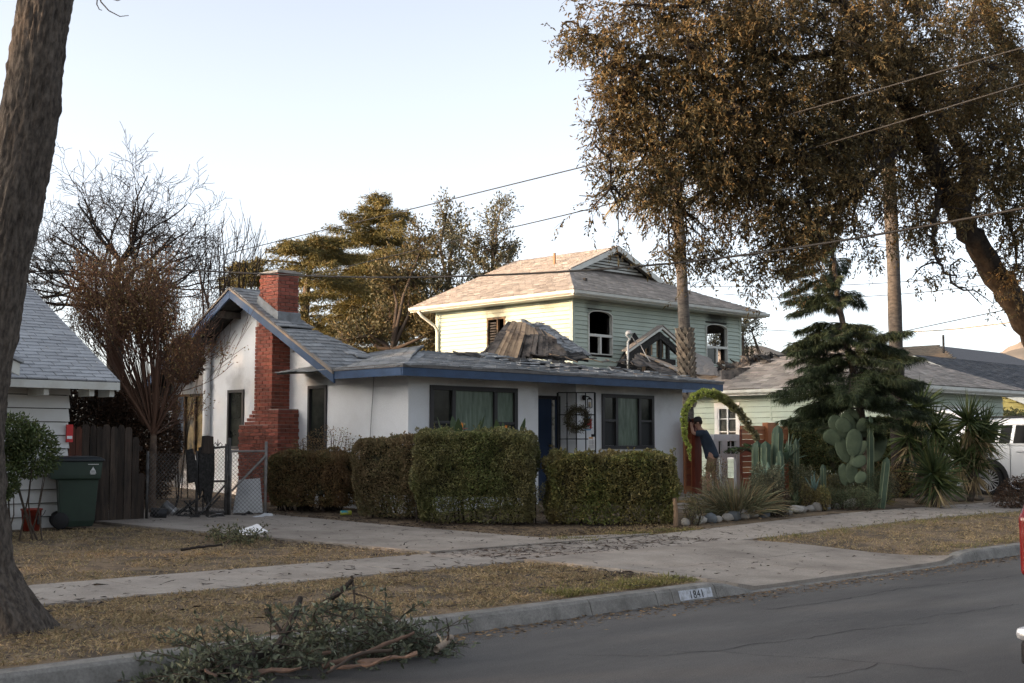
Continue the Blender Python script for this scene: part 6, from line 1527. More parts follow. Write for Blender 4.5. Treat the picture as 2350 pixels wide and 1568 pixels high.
# ================================================================== FENCES AND GATES
m_board = mat("weathered fence board", (.055, .040, .031), .95, col2=(.022, .018, .015), scale=5, mix=(.38, .65), stretch=(3, 3, .4), bump=.5, bscale=30, rnd=.35)
m_board_r = mat("reddish fence board", (.11, .040, .025), .9, col2=(.06, .028, .02), scale=5, mix=(.4, .65), stretch=(3, 3, .4), rnd=.1)
FYY = 19.3
wf = thing("board_fence", "dark weathered upright board fence beside the cottage", "fence", (10.1, FYY, .4))
x = onY(158, 1000, FYY).x; k = 0; rr = random.Random(4)
xe = onY(331, 1000, FYY).x
while x < xe:
    w = rr.uniform(.105, .135); h = zt(200, 976, V((10, FYY, 0))) + rr.uniform(-.03, .02) - (.02 * k if k > 8 else 0); y = FYY + rr.uniform(-.012, .012); z0 = ground_z(x, FYY) - .03
    if x + w > xe - .02: h -= .55
    b = MB(); p = [(x + .004, y, z0), (x + w - .004, y, z0), (x + w - .004, y, h - .05), (x + w - .03, y, h), (x + .03, y, h), (x + .004, y, h - .05)]
    b.prism(p, (0, .02, 0)); b.build("board", m_board_r if k < 2 else m_board, wf); x += w; k += 1
b = MB(); b.bar((onY(160, 1000, FYY).x, FYY + .06, .75), (xe, FYY + .06, .72), .04, .08); b.build("rail", m_board, wf); b = MB(); b.bar((onY(160, 1000, FYY).x, FYY + .06, 1.6), (xe, FYY + .06, 1.58), .04, .08); b.build("rail", m_board, wf)
m_galv = mat("sooty galvanised pipe", (.085, .082, .08), .6, col2=(.03, .028, .027), scale=8, mix=(.4, .65), metal=.3)
def chain(parent, x0, x1, y0, y1, z0, z1, step=.07):
    """diamond wire mesh between two posts"""
    A0, A1 = V((x0, y0, 0)), V((x1, y1, 0)); L = (A1 - A0).length; H = z1 - z0; lines = []; n = int((L + H) / step)
    for k in range(-int(H / step) - 1, int(L / step) + 2):
        for s in (1, -1):
            u0, u1 = k * step, k * step + H
            a, c = max(u0, 0), min(u1, L)
            if a >= c: continue
            za, zc = (a - u0), (c - u0)
            if s < 0: za, zc = H - za, H - zc
            lines.append((np.array([A(A0.lerp(A1, a / L)) + A((0, 0, z0 + za)), A(A0.lerp(A1, c / L)) + A((0, 0, z0 + zc))]), np.array([.0032, .0032])))
    tube_object("wire_mesh", lines, mat("fence wire", (.12, .115, .11), .6, metal=.2), parent, 3, False)
cf = thing("chain_link_fence", "sooty chain link fence section between board fence and gate", "fence", (11.4, FYY, .45))
X = lambda px: onY(px, 1100, FYY).x
zb, zt1 = .46, 1.50
chain(cf, X(338), X(474), FYY, FYY, zb, zt1)
for px in (338, 452):
    b = MB(); b.tube([(X(px), FYY, .4), (X(px), FYY, zt1 + .04)], .024, 8); b.build("post", m_galv, cf, smooth=True)
b = MB(); b.tube([(X(452), FYY, zt1 - .02), (X(488), FYY - .03, zt1 - .02)], .03, 8); b.build("rail", m_char, cf)
cg = thing("chain_link_gate", "narrow chain link gate leaf with a tall corner post", "gate", (12.2, FYY, .45))
chain(cg, X(477), X(516), FYY - .02, FYY - .02, zb, 1.58)
for (px, t1) in ((476, 1.63), (517, 1.66), (524, 1.76)):
    b = MB(); b.tube([(X(px), FYY - .02, .42), (X(px), FYY - .02, t1)], .026, 8); b.build("post", m_galv, cg, smooth=True)
for z in (.5, 1.02, 1.58):
    b = MB(); b.tube([(X(476), FYY - .02, z), (X(517), FYY - .02, z + (.03 if z > 1.5 else 0))], .018, 8); b.build("rail", m_galv, cg)
b = MB(); b.tube([(X(460), FYY - .05, .5), (X(517), FYY - .03, .98)], .016, 8); b.build("brace", m_galv, cg)
q = V((X(497), FYY - .02, 1.62)); b = MB()
for s in (-1, 1): b.tube([q, q + V((s * .05, 0, .06)), q + V((s * .09, 0, .02)), q + V((s * .06, 0, -.01))], .008, 5)
b.tube([q, q + V((0, 0, .12))], [.012, .003], 5); b.build("finial", m_galv, cg)
cg2 = thing("chain_link_gate", "chain link gate leaf with diagonal brace in front of the chimney", "gate", (12.7, FYY, .45))
chain(cg2, X(527), X(590), FYY - .03, FYY - .25, zb, 1.53)
for (px, yy, t1) in ((527, FYY - .03, 1.55), (591, FYY - .25, 1.70)):
    b = MB(); b.tube([(X(px), yy, .42), (X(px), yy, t1)], .026 if px > 550 else .018, 8); b.build("post", mat("grey pipe", (.20, .19, .18), .6, col2=(.12, .115, .11), scale=8), cg2, smooth=True)
b = MB(); b.tube([(X(527), FYY - .03, 1.53), (X(591), FYY - .25, 1.53)], .018, 8); b.build("rail", MATS["grey pipe"], cg2)
b = MB(); b.tube([(X(529), FYY - .04, .85), (X(590), FYY - .26, 1.45)], .020, 8); b.build("brace", MATS["grey pipe"], cg2)
# burnt boards hanging on the wire
bw = thing("burnt_board", "charred tapering board hanging on the chain link fence", "board", (X(470), FYY, .6))
b = MB(); yq = FYY - .06
b.prism([(X(452), yq, 1.60), (X(486), yq, 1.62), (X(488), yq, 1.2), (X(486), yq, .92), (X(480), yq, .62), (X(474), yq, .80), (X(468), yq, .66), (X(462), yq, .92), (X(455), yq, .72), (X(452), yq, 1.1)], (0, .03, 0)); b.build("board", m_char, bw)
b = MB(); b.prism([(X(456), yq - .01, 1.50), (X(484), yq - .01, 1.49), (X(483), yq - .01, 1.78), (X(470), yq - .01, 1.80), (X(458), yq - .01, 1.79)], (0, .025, 0)); b.build("upright_stub", m_board, bw)
bw = thing("burnt_board", "short charred board slanting off the fence wire", "board", (X(435), FYY, .9))
b = MB(); b.prism([(X(421), yq, 1.55), (X(437), yq, 1.58), (X(450), yq, 1.22), (X(452), yq, .80), (X(444), yq, 1.02), (X(430), yq, 1.0)], (0, .03, 0)); b.build("board", m_char, bw)
# leaning white panel, cans, heap
m_wp = mat("white panel", (.55, .56, .57), .7, col2=(.42, .43, .44), scale=3)
b = MB(); b.prism([(X(549), FYY + .18, .46), (X(597), FYY - .1, .46), (X(594), FYY - .04, 1.06), (X(554), FYY + .1, 1.03)], (.02, .03, 0)); tag(b.build("leaning_sheet", m_wp), "white flat sheet leaning behind the chain link gate", "sheet")
c = onG(388, 1186) + V((0, 0, .1)); m_can = mat("dull tin", (.22, .22, .22), .4, metal=.7, col2=(.10, .10, .10), scale=6)
t = thing("metal_can", "dented grey metal drum lying on its side by the fence", "can", c); b = MB(); ax_ = V((.5, -.35, -.55)).normalized(); b.lathe([(0, 0), (.085, 0), (.09, .01), (.09, .26), (.078, .27), (0, .265)], c - ax_ * .13 + V((0, 0, .03)), 22, ax_); b.build("body", m_can, t, smooth=True)
b = MB(); b.lathe([(.091, .0), (.094, .0), (.094, .05), (.091, .05)], c + ax_ * .06 + V((0, 0, .03)), 22, ax_); b.build("rim", mat("bright tin", (.45, .45, .45), .3, metal=.8), t, smooth=True)
c = onG(360, 1192) + V((0, 0, .08)); b = MB(); b.lathe([(0, 0), (.10, 0), (.075, .26), (.065, .26), (.08, .03), (0, .03)], c + V((.12, -.1, 0)), 18, V((-.8, .4, .15))); tag(b.build("fallen_pot", mat("black plastic pot", (.018, .018, .02), .5), smooth=True), "black plastic pot tipped over at the end of the board fence", "pot")
ht = thing("burnt_debris", "black and white burnt scraps littering the foot of the chain link gate", "debris", onG(520, 1190))
rr = random.Random(8)
for k in range(46):
    px = 400 + 205 * rr.random(); o = onG(px, 1193 - 14 * rr.random()) + V((0, 0, .012)); w = rr.uniform(.07, .24)
    crumple("scrap", (o, o + V((w, rr.uniform(-.05, .05), .01)), o + V((w, .14, rr.uniform(.01, .07))), o + V((0, .12, rr.uniform(.0, .05)))), m_wp if (px > 500 and rr.random() < .25) else rr.choice((m_char, m_char, m_ash, m_felt)), ht, 5, .035, 9, k)
for k in range(8):
    o = onG(395 + 95 * rr.random(), 1186) + V((0, 0, .03)); b = MB(); b.bar(o, o + V((rr.uniform(-.2, .5), rr.uniform(-.1, .3), rr.uniform(.05, .45))), .03, .02); b.build("charred_stick", m_char, ht)
c = onG(781, 1184) + V((0, 0, .05)); b = MB(); b.lathe([(0, 0), (.04, 0), (.043, .012), (.043, .19), (.035, .2), (0, .2)], c, 16, V((.9, -.5, 0))); tag(b.build("spray_can", mat("lime can", (.34, .36, .06), .35, col2=(.05, .25, .30), scale=5, mix=(.55, .6)), smooth=True), "lime yellow can lying under the hedges", "can")

# ---- redwood fence and gate by the mint wing
m_red = mat("new redwood", (.235, .062, .030), .6, col2=(.15, .045, .024), scale=5, mix=(.38, .65), stretch=(.6, .6, 6), rnd=.18, col3=(.38, .16, .07))
m_redp = mat("redwood post", (.19, .042, .022), .55, col2=(.13, .032, .018), scale=4, stretch=(3, 3, .5), rnd=.1)
GYY = 18.0
def redwood(label, px0, px1, ytop, posts, cat="fence"):
    xa, xb = onY(px0, 1000, GYY).x, onY(px1, 1000, GYY).x; g = ground_z(xa, GYY); zt2 = onY(px0, ytop, GYY).z; t = thing("redwood_fence", label, cat, ((xa + xb) / 2, GYY, g)); z = g + .06; rr = random.Random(int(px0))
    while z < zt2 - .10:
        b = MB(); b.box(xa + .02, xb - .02, GYY - .012, GYY + .012, z, z + .125); b.build("slat", m_red, t); z += .132
    b = MB(); b.box(xa, xb, GYY - .03, GYY + .03, zt2 - .09, zt2); b.build("top_rail", m_red, t)
    for px in (px0, px1):
        xx = onY(px, 1000, GYY).x; b = MB(); b.box(xx - .025, xx + .025, GYY - .022, GYY + .022, g, zt2 - .09); b.build("stile", m_red, t)
    for (p0_, p1_, yt) in posts:
        x0_, x1_ = onY(p0_, 1000, GYY - .02).x, onY(p1_, 1000, GYY - .02).x; b = MB(); b.box(x0_, x1_, GYY - .11, GYY + .06, g - .05, onY(p0_, yt, GYY).z); b.build("post", m_redp if p0_ < 1650 else m_red, t, bevel=.006)
    return t
redwood("narrow redwood slat panel and post against the bungalow wall", 1571, 1586, 968, [(1587, 1603, 961)])
redwood("redwood slat fence panel right of the doorway with square posts", 1700, 1806, 977, [(1756, 1780, 970)])
# white post-and-lintel frame standing in the opening
wfm = thing("white_gate_frame", "white timber gate frame with window lights behind the worker", "gate", (26, 19.0, .5)); yw = 19.0
fx_ = lambda px: onY(px, 1000, yw).x; fz = lambda py: onY(1650, py, yw).z
for (pa, pb, ya, yb2) in ((1653, 1666, 998, 1140), (1636, 1646, 1010, 1140), (1686, 1694, 1010, 1140)):
    b = MB(); b.box(fx_(pa), fx_(pb), yw - .04, yw + .04, .45, fz(ya)); b.build("post", m_white, wfm)
b = MB(); b.box(fx_(1634), fx_(1700), yw - .05, yw + .05, fz(1012), fz(997)); b.build("lintel", m_white, wfm)
for (pa, pb) in ((1647, 1652), (1667, 1685)):
    b = MB(); b.box(fx_(pa), fx_(pb), yw, yw + .02, fz(1042), fz(1013)); w_ = b.build("pane", m_glass_d, wfm); b = MB(); b.box(fx_(pa), fx_(pb), yw - .03, yw + .03, fz(1050), fz(1042)); b.build("rail", m_white, wfm)
b = MB(); b.box(fx_(1675), fx_(1677), yw - .01, yw, fz(1042), fz(1013)); b.box(fx_(1667), fx_(1685), yw - .011, yw - .001, fz(1027), fz(1025)); b.build("muntin", m_white, wfm)
fl = thing("iron_fence", "thin dark iron picket fence half hidden in the dark hedge", "fence", (28.2, 18, .5))
yy = onX(1812, 1000, 27.9).y
for k in range(9):
    b = MB(); b.box(28.38, 28.40, yy - k * .09, yy - k * .09 + .018, .5, 2.02); b.build("picket", mat("grey iron", (.07, .075, .08), .5), fl)
for z in (.7, 1.9):
    b = MB(); b.box(28.375, 28.405, yy - .8, yy + .06, z, z + .025); b.build("rail", MATS["grey iron"], fl)

# ================================================================== SMALL THINGS AT THE HOUSES
wr = thing("wreath", "dry evergreen wreath hung on the open security gate", "wreath", onY(1327, 960, 18.2)); c = A(V((20.17, 18.2, 0))); gd_ = unit(A(G1 - G0)); cz = onY(1327, 962, 18.2).z; ctr = A((*((G0.lerp(G1, .52)).xy), cz)); nrm = A((gd_[1], -gd_[0], 0)); 
if nrm[0] > 0: nrm = -nrm
rng = np.random.default_rng(3); n = 1500; a = rng.random(n) * 2 * np.pi; R0 = .205; ring = ctr + (np.cos(a)[:, None] * gd_ + np.sin(a)[:, None] * A((0, 0, 1))) * (R0 + rng.normal(size=(n, 1)) * .045) + nrm * (.05 + rng.normal(size=(n, 1)) * .025)
tng = -np.sin(a)[:, None] * gd_ + np.cos(a)[:, None] * A((0, 0, 1)); leaf_object("needles", ring, tng + rng.normal(size=(n, 3)) * .6, .09, .012, leaf_mat("dry wreath needle", (.058, .055, .030), (.04, .036, .022), (.08, .06, .035), trans=.1), wr)
aa = np.linspace(0, 2 * np.pi, 25); tube_object("ring", [(ctr + nrm * .045 + (np.cos(aa)[:, None] * gd_ + np.sin(aa)[:, None] * A((0, 0, 1))) * R0, np.full(25, .018))], m_twig_d, wr, 6)
def paper(name, label, px0, px1, py0, py1, f, cols, off=.03):
    """sheet of paper on the security gate; cols: (colour, u0,u1,v0,v1)"""
    t = thing(name, label, "notice", onY((px0 + px1) / 2, py1, 18.1)); o = V(G0.lerp(G1, f)); z1, z0 = onY(px0, py0, 18.0).z, onY(px0, py1, 18.0).z; gv_ = V(tuple(gd_)); nv = V(tuple(nrm)); w = (px1 - px0) / F * 27 * 1.0 / .72
    for i, (m, u0, u1, v0, v1) in enumerate(cols):
        b = MB(); d = nv * (off + .003 * i); P_ = lambda u, v: o + gv_ * (u - .5) * w + V((0, 0, z0 + (z1 - z0) * v)) + d
        b.prism([P_(u0, v0), P_(u1, v0), P_(u1, v1), P_(u0, v1)], nv * .002); b.build("sheet" if i == 0 else "printed_block", m, t)
m_pr = mat("red print", (.42, .05, .05), .6); m_pb = mat("light blue print", (.20, .38, .55), .6); m_pw = mat("white paper", (.72, .72, .72), .7); m_ink = mat("grey ink", (.25, .25, .27), .7); m_or = mat("orange print", (.5, .25, .06), .6)
paper("notice_card", "red and pale blue card behind the wreath on the security gate", 1338, 1349, 958, 988, .80, [(m_pb, 0, 1, 0, 1), (m_pr, -.1, 1.1, .12, .86), (m_pw, .1, .8, .14, .36)], .02)
paper("notice_sheet", "white door notice with dark lettering hanging from the gate lock", 1347, 1358, 1003, 1033, .90, [(m_pw, 0, 1, 0, 1), (m_or, .1, .7, .86, .98)] + [(m_ink, .12, .88, v, v + .02) for v in (.12, .18, .24, .30, .36, .46, .52, .58, .64, .72)], .045)
b = MB(); p = onY(158, 1000, 18.93); b.box(LX - .06, LX + .045, 18.90, 18.93, p.z - .10, p.z + .17); t = thing("red_notice", "red tag with white band fixed to the cottage corner", "notice", (LX, 18.92, p.z)); b.build("tag", mat("red tag", (.50, .035, .035), .6), t); b = MB(); b.box(LX - .055, LX + .03, 18.893, 18.899, p.z - .05, p.z - .005); b.build("white_band", m_pw, t)
# bucket
g = onY(72, 1190, 18.5); g.z = ground_z(g.x, g.y); t = thing("bucket", "dirty red plastic bucket next to the green bin", "bucket", g); b = MB(); b.lathe([(0, 0), (.115, 0), (.145, .30), (.155, .30), (.155, .325), (.138, .325), (.11, .02), (0, .02)], g, 24); b.build("body", mat("red plastic", (.23, .032, .018), .5, col2=(.12, .02, .014), scale=6), t, smooth=True)
b = MB(); b.tube([g + V((.15 * math.cos(k / 10 * math.pi), .15 * math.sin(k / 10 * math.pi) * .2 - .13, .30 - .12 * math.sin(k / 10 * math.pi))) for k in range(11)], .005, 5); b.build("handle", m_galv, t); b = MB(); q = g + V((.04, -.128, .1)); b.box(q.x - .01, q.x + .05, q.y - .012, q.y + .0, q.z, q.z + .12); b.build("print", m_ink if False else m_char, t)
# wheeled bin
g = onG(170, 1212); bn = thing("wheeled_bin", "dark green wheeled refuse bin with white crest by the fence", "bin", g)
BM = Matrix.Translation(g) @ Matrix.Rotation(math.radians(-22), 4, 'Z')
# local axes: +x = front of the bin (away from the wheels), -y = side seen from the street
m_bin = mat("dark green plastic", (.022, .042, .030), .45, col2=(.016, .030, .022), scale=3, spec=.4); m_lid = mat("near black lid plastic", (.016, .020, .022), .4)
def loft(secs):
    b = MB(); n = 4
    for (x0, x1, y0, y1, z) in secs: b.v += [(x0, y0, z), (x1, y0, z), (x1, y1, z), (x0, y1, z)]
    for i in range(len(secs) - 1):
        for k in range(4): k2 = (k + 1) % 4; b.f.append((i * 4 + k, i * 4 + k2, (i + 1) * 4 + k2, (i + 1) * 4 + k)); b.mi.append(0)
    b.f.append((3, 2, 1, 0)); b.mi.append(0); m = (len(secs) - 1) * 4; b.f.append((m, m + 1, m + 2, m + 3)); b.mi.append(0); return b
loft([(-.20, .24, -.22, .22, .03), (-.22, .27, -.24, .24, .12), (-.26, .31, -.275, .275, .70), (-.27, .315, -.28, .28, .735), (-.37, .335, -.305, .305, .745), (-.38, .345, -.31, .31, .80), (-.39, .36, -.315, .315, .98), (-.40, .37, -.32, .32, 1.0)]).build("body", m_bin, bn, bevel=.018, M=BM)
loft([(-.42, .395, -.335, .335, 1.003), (-.42, .395, -.335, .335, 1.03), (-.38, .33, -.29, .29, 1.07), (-.30, .22, -.2, .2, 1.085)]).build("lid", m_lid, bn, bevel=.012, M=BM)
b = MB(); b.tube([(-.44, -.25, .97), (-.50, -.25, .99), (-.50, .25, .99), (-.44, .25, .97)], .018, 8); b.build("handle", m_lid, bn, smooth=True, M=BM)
for s in (-1, 1):
    b = MB(); b.lathe([(.0, -.03), (.11, -.03), (.125, -.02), (.125, .02), (.11, .03), (0, .03)], V((-.22, s * .265, .125)), 24, (0, 1, 0)); w = b.build("wheel", mat("black rubber", (.014, .014, .015), .7), bn, smooth=True, M=BM)
    for k in range(5):
        a = k * 2 * math.pi / 5; b = MB(); b.bar((-.22, s * .30, .125), (-.22 + .085 * math.cos(a), s * .30, .125 + .085 * math.sin(a)), .02, .012, up=(0, 1, 0)); b.build("spoke", mat("grey plastic", (.06, .06, .065), .5), w, M=None).matrix_basis = Matrix()
b = MB(); b.tube([(-.22, -.26, .125), (-.22, .26, .125)], .012, 8); b.build("axle", m_galv, bn, M=BM)
m_wp2 = mat("white bin print", (.62, .63, .62), .6); b = MB(); yb = -.3185   # crest: dome, columns, base and two lines of lettering bars
def lp_(pts): b.prism([(x, yb + (z - .90) * -.03, z) for x, z in pts], (0, .004, 0))
lp_([(.205, .885), (.245, .885), (.238, .905), (.225, .915), (.212, .905)]); lp_([(.222, .912), (.228, .912), (.226, .935)]); lp_([(.195, .87), (.255, .87), (.25, .884), (.2, .884)])
for k in range(5): lp_([(.185 + k * .017, .838), (.194 + k * .017, .838), (.194 + k * .017, .868), (.185 + k * .017, .868)])
lp_([(.178, .828), (.272, .828), (.268, .836), (.182, .836)]); lp_([(.19, .812), (.26, .812), (.26, .822), (.19, .822)])
for k in range(9): lp_([(.155 + k * .017, .955), (.167 + k * .017, .955), (.167 + k * .017, .966), (.155 + k * .017, .966)])
b.build("crest_print", m_wp2, bn, M=BM)
# border stones
m_rock = mat("pale river stone", (.36, .335, .30), .9, col2=(.23, .22, .20), scale=6, mix=(.35, .7), bump=.4, bscale=40, rnd=.25)
m_rock2 = mat("blue grey stone", (.17, .185, .195), .85, col2=(.11, .12, .13), scale=5, mix=(.4, .7), bump=.3, bscale=40, rnd=.2)
words_ = ["tall", "flat", "rounded", "chunky", "small", "pointed"]; rr = random.Random(15); px = 1574
xs_r = []
while px < 1995: xs_r.append(px); px += rr.uniform(13, 24)
for i, px in enumerate(xs_r):
    g = onG(px, 1206 - (px - 1570) * .112); r = rr.uniform(.075, .135); b = MB(); n, N = 12, 8; se = rr.random() * 50
    s = V((rr.uniform(.9, 1.35), rr.uniform(.8, 1.1), rr.uniform(.65, .95)))
    for a in range(N + 1):
        for k in range(n):
            th, ph = math.pi * a / N, 2 * math.pi * k / n; d = V((math.sin(th) * math.cos(ph), math.sin(th) * math.sin(ph), math.cos(th)))
            q = r * (1 + .25 * noise.noise(d * 1.3 + V((se, 0, 0))) + .06 * noise.noise(d * 4 + V((0, se, 0)))); b.v.append((g.x + d.x * q * s.x, g.y + d.y * q * s.y, g.z + r * .5 + d.z * q * s.z))
    for a in range(N):
        for k in range(n): k2 = (k + 1) % n; b.f.append((a * n + k, (a + 1) * n + k, (a + 1) * n + k2, a * n + k2)); b.mi.append(0)
    blue = rr.random() < .3
    near = ["first", "second", "third", "fourth", "fifth", "sixth", "seventh", "eighth", "ninth", "tenth", "eleventh", "twelfth", "thirteenth", "fourteenth", "fifteenth", "sixteenth", "seventeenth", "eighteenth", "nineteenth", "twentieth", "twenty-first", "twenty-second", "twenty-third", "twenty-fourth", "twenty-fifth", "twenty-sixth", "twenty-seventh", "twenty-eighth", "twenty-ninth", "thirtieth", "thirty-first", "thirty-second"]
    tag(b.build("border_stone", m_rock2 if blue else m_rock, smooth=True), near[i] + " stone from the low hedge in the border row, " + ("blue grey" if blue else "pale"), "stone", "stones edging the front garden")
for i, (px, py, r, lab) in enumerate(((2120, 1156, .16, "brown rock under the low yucca"), (2200, 1150, .14, "brown rock right of the low yucca"), (2245, 1148, .12, "flat rock in front of the SUV wheel"))):
    g = onG(px, py); b = MB(); n, N = 12, 8
    for a in range(N + 1):
        for k in range(n):
            th, ph = math.pi * a / N, 2 * math.pi * k / n; d = V((math.sin(th) * math.cos(ph), math.sin(th) * math.sin(ph), math.cos(th))); q = r * (1 + .3 * noise.noise(d * 1.5 + V((i * 7, 0, 0)))); b.v.append((g.x + d.x * q * 1.5, g.y + d.y * q, g.z + r * .35 + d.z * q * .6))
    for a in range(N):
        for k in range(n): k2 = (k + 1) % n; b.f.append((a * n + k, (a + 1) * n + k, (a + 1) * n + k2, a * n + k2)); b.mi.append(0)
    tag(b.build("garden_rock", mat("brown rock", (.15, .125, .10), .9, col2=(.08, .07, .06), scale=5, bump=.4), smooth=True), lab, "rock")
gp2 = thing("flagstone_path", "uneven grey and ochre flagstones leading to the redwood gate", None, (19.5, 15, .3), kind="structure"); rr = random.Random(2)
for k in range(5, 16):
    f = (k // 2) / 7; cx, cy = 17.3 + 6.0 * f + (k % 2) * .55, 13.5 + 4.0 * f - (k % 2) * .5; n = 6; pts_ = []
    for j in range(n): a = 2 * math.pi * j / n + rr.uniform(-.2, .2); r = rr.uniform(.3, .42); pts_.append((cx + r * 1.2 * math.cos(a), cy + r * math.sin(a), ground_z(cx, cy) - .03))
    b = MB(); b.prism(pts_, (0, 0, .07)); b.build("flagstone", mat("ochre flagstone", (.33, .21, .09), .9, col2=(.22, .16, .09), scale=4) if k % 3 == 1 else m_conc, gp2)
g = onG(1551, 1210); b = MB(); b.tube([g - V((0, 0, .03)), g + V((.01, 0, .25)), g + V((-.01, .01, .48))], [.045, .04, .036], 9); tag(b.build("cut_stump", mat("raw trunk", (.20, .135, .085), .9, col2=(.10, .07, .05), scale=9)), "bare cut stem standing at the right end of the low hedge", "stump")

# ================================================================== VEHICLES
m_carw = mat("white car paint", (.74, .75, .75), .25, coat=.6, spec=.5); m_cblk = mat("black cladding", (.015, .015, .016), .55); m_tint = mat("tinted car glass", (.005, .006, .007), .1, spec=.05); m_chrome = mat("chrome", (.66, .66, .67), .28, metal=.55); m_tyre = mat("tyre rubber", (.014, .014, .014), .8)
def wheel(parent, M, r, w, ns=10):
    b = MB(); b.lathe([(r * .70, -w / 2), (r * .93, -w / 2), (r, -w * .36), (r, w * .36), (r * .93, w / 2), (r * .70, w / 2), (r * .68, 0), (r * .70, -w / 2)], (0, 0, 0), 40); t = b.build("wheel", m_tyre, parent, smooth=True, M=M)
    b = MB(); b.lathe([(r * .70, w * .46), (r * .66, w * .40), (r * .64, -w * .3), (r * .70, -w * .3)], (0, 0, 0), 40); b.lathe([(0, w * .30), (r * .13, w * .32), (r * .16, w * .26)], (0, 0, 0), 20)
    for k in range(ns):
        for s in (-.09, .09):
            a = 2 * math.pi * k / ns; p0 = (r * .12 * math.cos(a + s), r * .12 * math.sin(a + s), w * .28); p1 = (r * .67 * math.cos(a + s * 1.5), r * .67 * math.sin(a + s * 1.5), w * .38); b.bar(p0, p1, r * .055, .025)
    o = link("rim", b.mesh("rim", m_chrome), None, t); o.matrix_parent_inverse = Matrix(); WORLD_OF[o.name] = M.copy()
    b = MB(); b.lathe([(0, -w * .1), (r * .62, -w * .1)], (0, 0, 0), 30); o = link("brake_disc", b.mesh("brake_disc", m_cblk), None, t); o.matrix_parent_inverse = Matrix()
    return t
def sides(b, prof, hw):
    """closed side profile [(l,z)] with half width hw(l,z)"""
    n = len(prof); L = [(l, -hw(l, z), z) for l, z in prof]; R = [(l, hw(l, z), z) for l, z in prof]
    b.add(L + R, [tuple(range(n))[::-1], tuple(range(n, 2 * n))] + [(i, (i + 1) % n, n + (i + 1) % n, n + i) for i in range(n)]); return b
gS = ground_z(31.5, 14.4) - .05
suv = thing("suv", "white SUV with raised tailgate parked behind the yuccas", "car", (32, 13, gS))
SM = Matrix.Translation((31.0 + .98, 15.5, gS)) @ Matrix.Rotation(-math.pi / 2, 4, 'Z')     # local x: rear to front, local -y: side facing the camera... 
def arch(cx, r, z0, n=10): return [(cx + r * math.cos(math.pi - math.pi * k / n), z0 + r * math.sin(math.pi - math.pi * k / n)) for k in range(n + 1)]
low = [(0.03, .62), (0.0, .80), (.03, 1.05), (.06, 1.22), (.8, 1.24), (2.0, 1.23), (3.5, 1.20), (3.95, 1.18), (4.75, 1.08), (5.02, .92), (5.08, .60), (5.02, .38), (4.53, .38)] + arch(4.05, .47, .40)[::-1][0:] + [(3.55, .36), (1.6, .36)] + arch(1.1, .47, .40)[::-1] + [(.60, .38), (.15, .45)]
b = MB(); sides(b, low, lambda l, z: .98 - .05 * max(0, .6 - z) - .06 * max(0, l - 4.2) - .05 * max(0, z - 1.0)); b.build("body", m_carw, suv, bevel=.07, M=SM)
up = [(.10, 1.24), (.30, 1.62), (.52, 1.84), (1.0, 1.91), (1.9, 1.925), (2.9, 1.86), (3.3, 1.70), (3.85, 1.22)]
b = MB(); sides(b, up, lambda l, z: .965 - .20 * (z - 1.2) / .7 * .9); b.build("cabin", m_carw, suv, bevel=.08, M=SM)
def win(pts_, nm="window", m=m_tint, off=.006):
    b = MB(); b.prism([(l, (.965 - .18 * (z - 1.2) / .7) + off, z) for l, z in pts_], (0, .006, 0)); bb = MB(); bb.prism([(l, -(.965 - .18 * (z - 1.2) / .7) - off, z) for l, z in pts_], (0, -.006, 0))
    b.build(nm, m, suv, M=SM); bb.build(nm, m, suv, M=SM)
win([(.40, 1.34), (1.28, 1.31), (1.34, 1.72), (.86, 1.74), (.62, 1.66)]); win([(1.38, 1.31), (1.66, 1.31), (1.70, 1.74), (1.44, 1.73)]); win([(1.75, 1.31), (2.35, 1.31), (2.36, 1.75), (1.79, 1.745)]); win([(2.42, 1.31), (3.35, 1.30), (3.1, 1.62), (2.85, 1.73), (2.43, 1.75)])
b = MB(); 
for s in (-1, 1): b.tube([(l, s * (.975 - .18 * (z - 1.2) / .7 + .012), z) for l, z in ((.36, 1.33), (.60, 1.68), (.86, 1.765), (1.7, 1.775), (2.4, 1.775))], .011, 6)
b.build("window_trim", m_chrome, suv, M=SM)
for s in (-1, 1):
    b = MB(); b.tube([(.55, s * .79, 1.90), (.75, s * .79, 1.955), (2.6, s * .79, 1.955), (2.85, s * .79, 1.90)], .022, 8); b.build("roof_rail", m_cblk, suv, smooth=True, M=SM)
    for l in (1.86, 2.95):
        b = MB(); b.tube([(l, s * .985, 1.10), (l + .02, s * 1.02, 1.11), (l + .24, s * 1.02, 1.11), (l + .26, s * .985, 1.10)], .014, 6); b.build("door_handle", m_chrome, suv, smooth=True, M=SM)
    for l in (1.68, 2.38, 3.55):
        b = MB(); b.box(l, l + .008, s * .985 - .004, s * .985 + .004, .45, 1.28); b.build("door_seam", m_cblk, suv, M=SM)
    for cx in (1.1, 4.05):
        b = MB(); N = 14
        for k in range(N):
            a0, a1 = math.pi * k / N, math.pi * (k + 1) / N
            q = lambda a, r: (cx - r * math.cos(a), .40 + r * math.sin(a))
            P_ = [q(a0, .44), q(a1, .44), q(a1, .54), q(a0, .54)]; b.prism([(p[0], s * .955, p[1]) for p in P_], (0, s * .045, 0))
        b.build("wheel_arch", m_cblk, suv, M=SM)
        wheel(suv, SM @ Matrix.Translation((cx, s * .85, .40)) @ Matrix.Rotation(-s * math.pi / 2, 4, 'X'), .40, .27)
    b = MB(); b.box(.02, .22, s * .90 - .06, s * .90 + .06, 1.0, 1.2); b.build("tail_lamp", mat("red lamp", (.35, .02, .015), .2), suv, M=SM)
    b = MB(); b.box(1.6, 3.55, s * .95 - .03, s * .95 + .03, .36, .46); b.build("side_step", m_chrome, suv, M=SM)
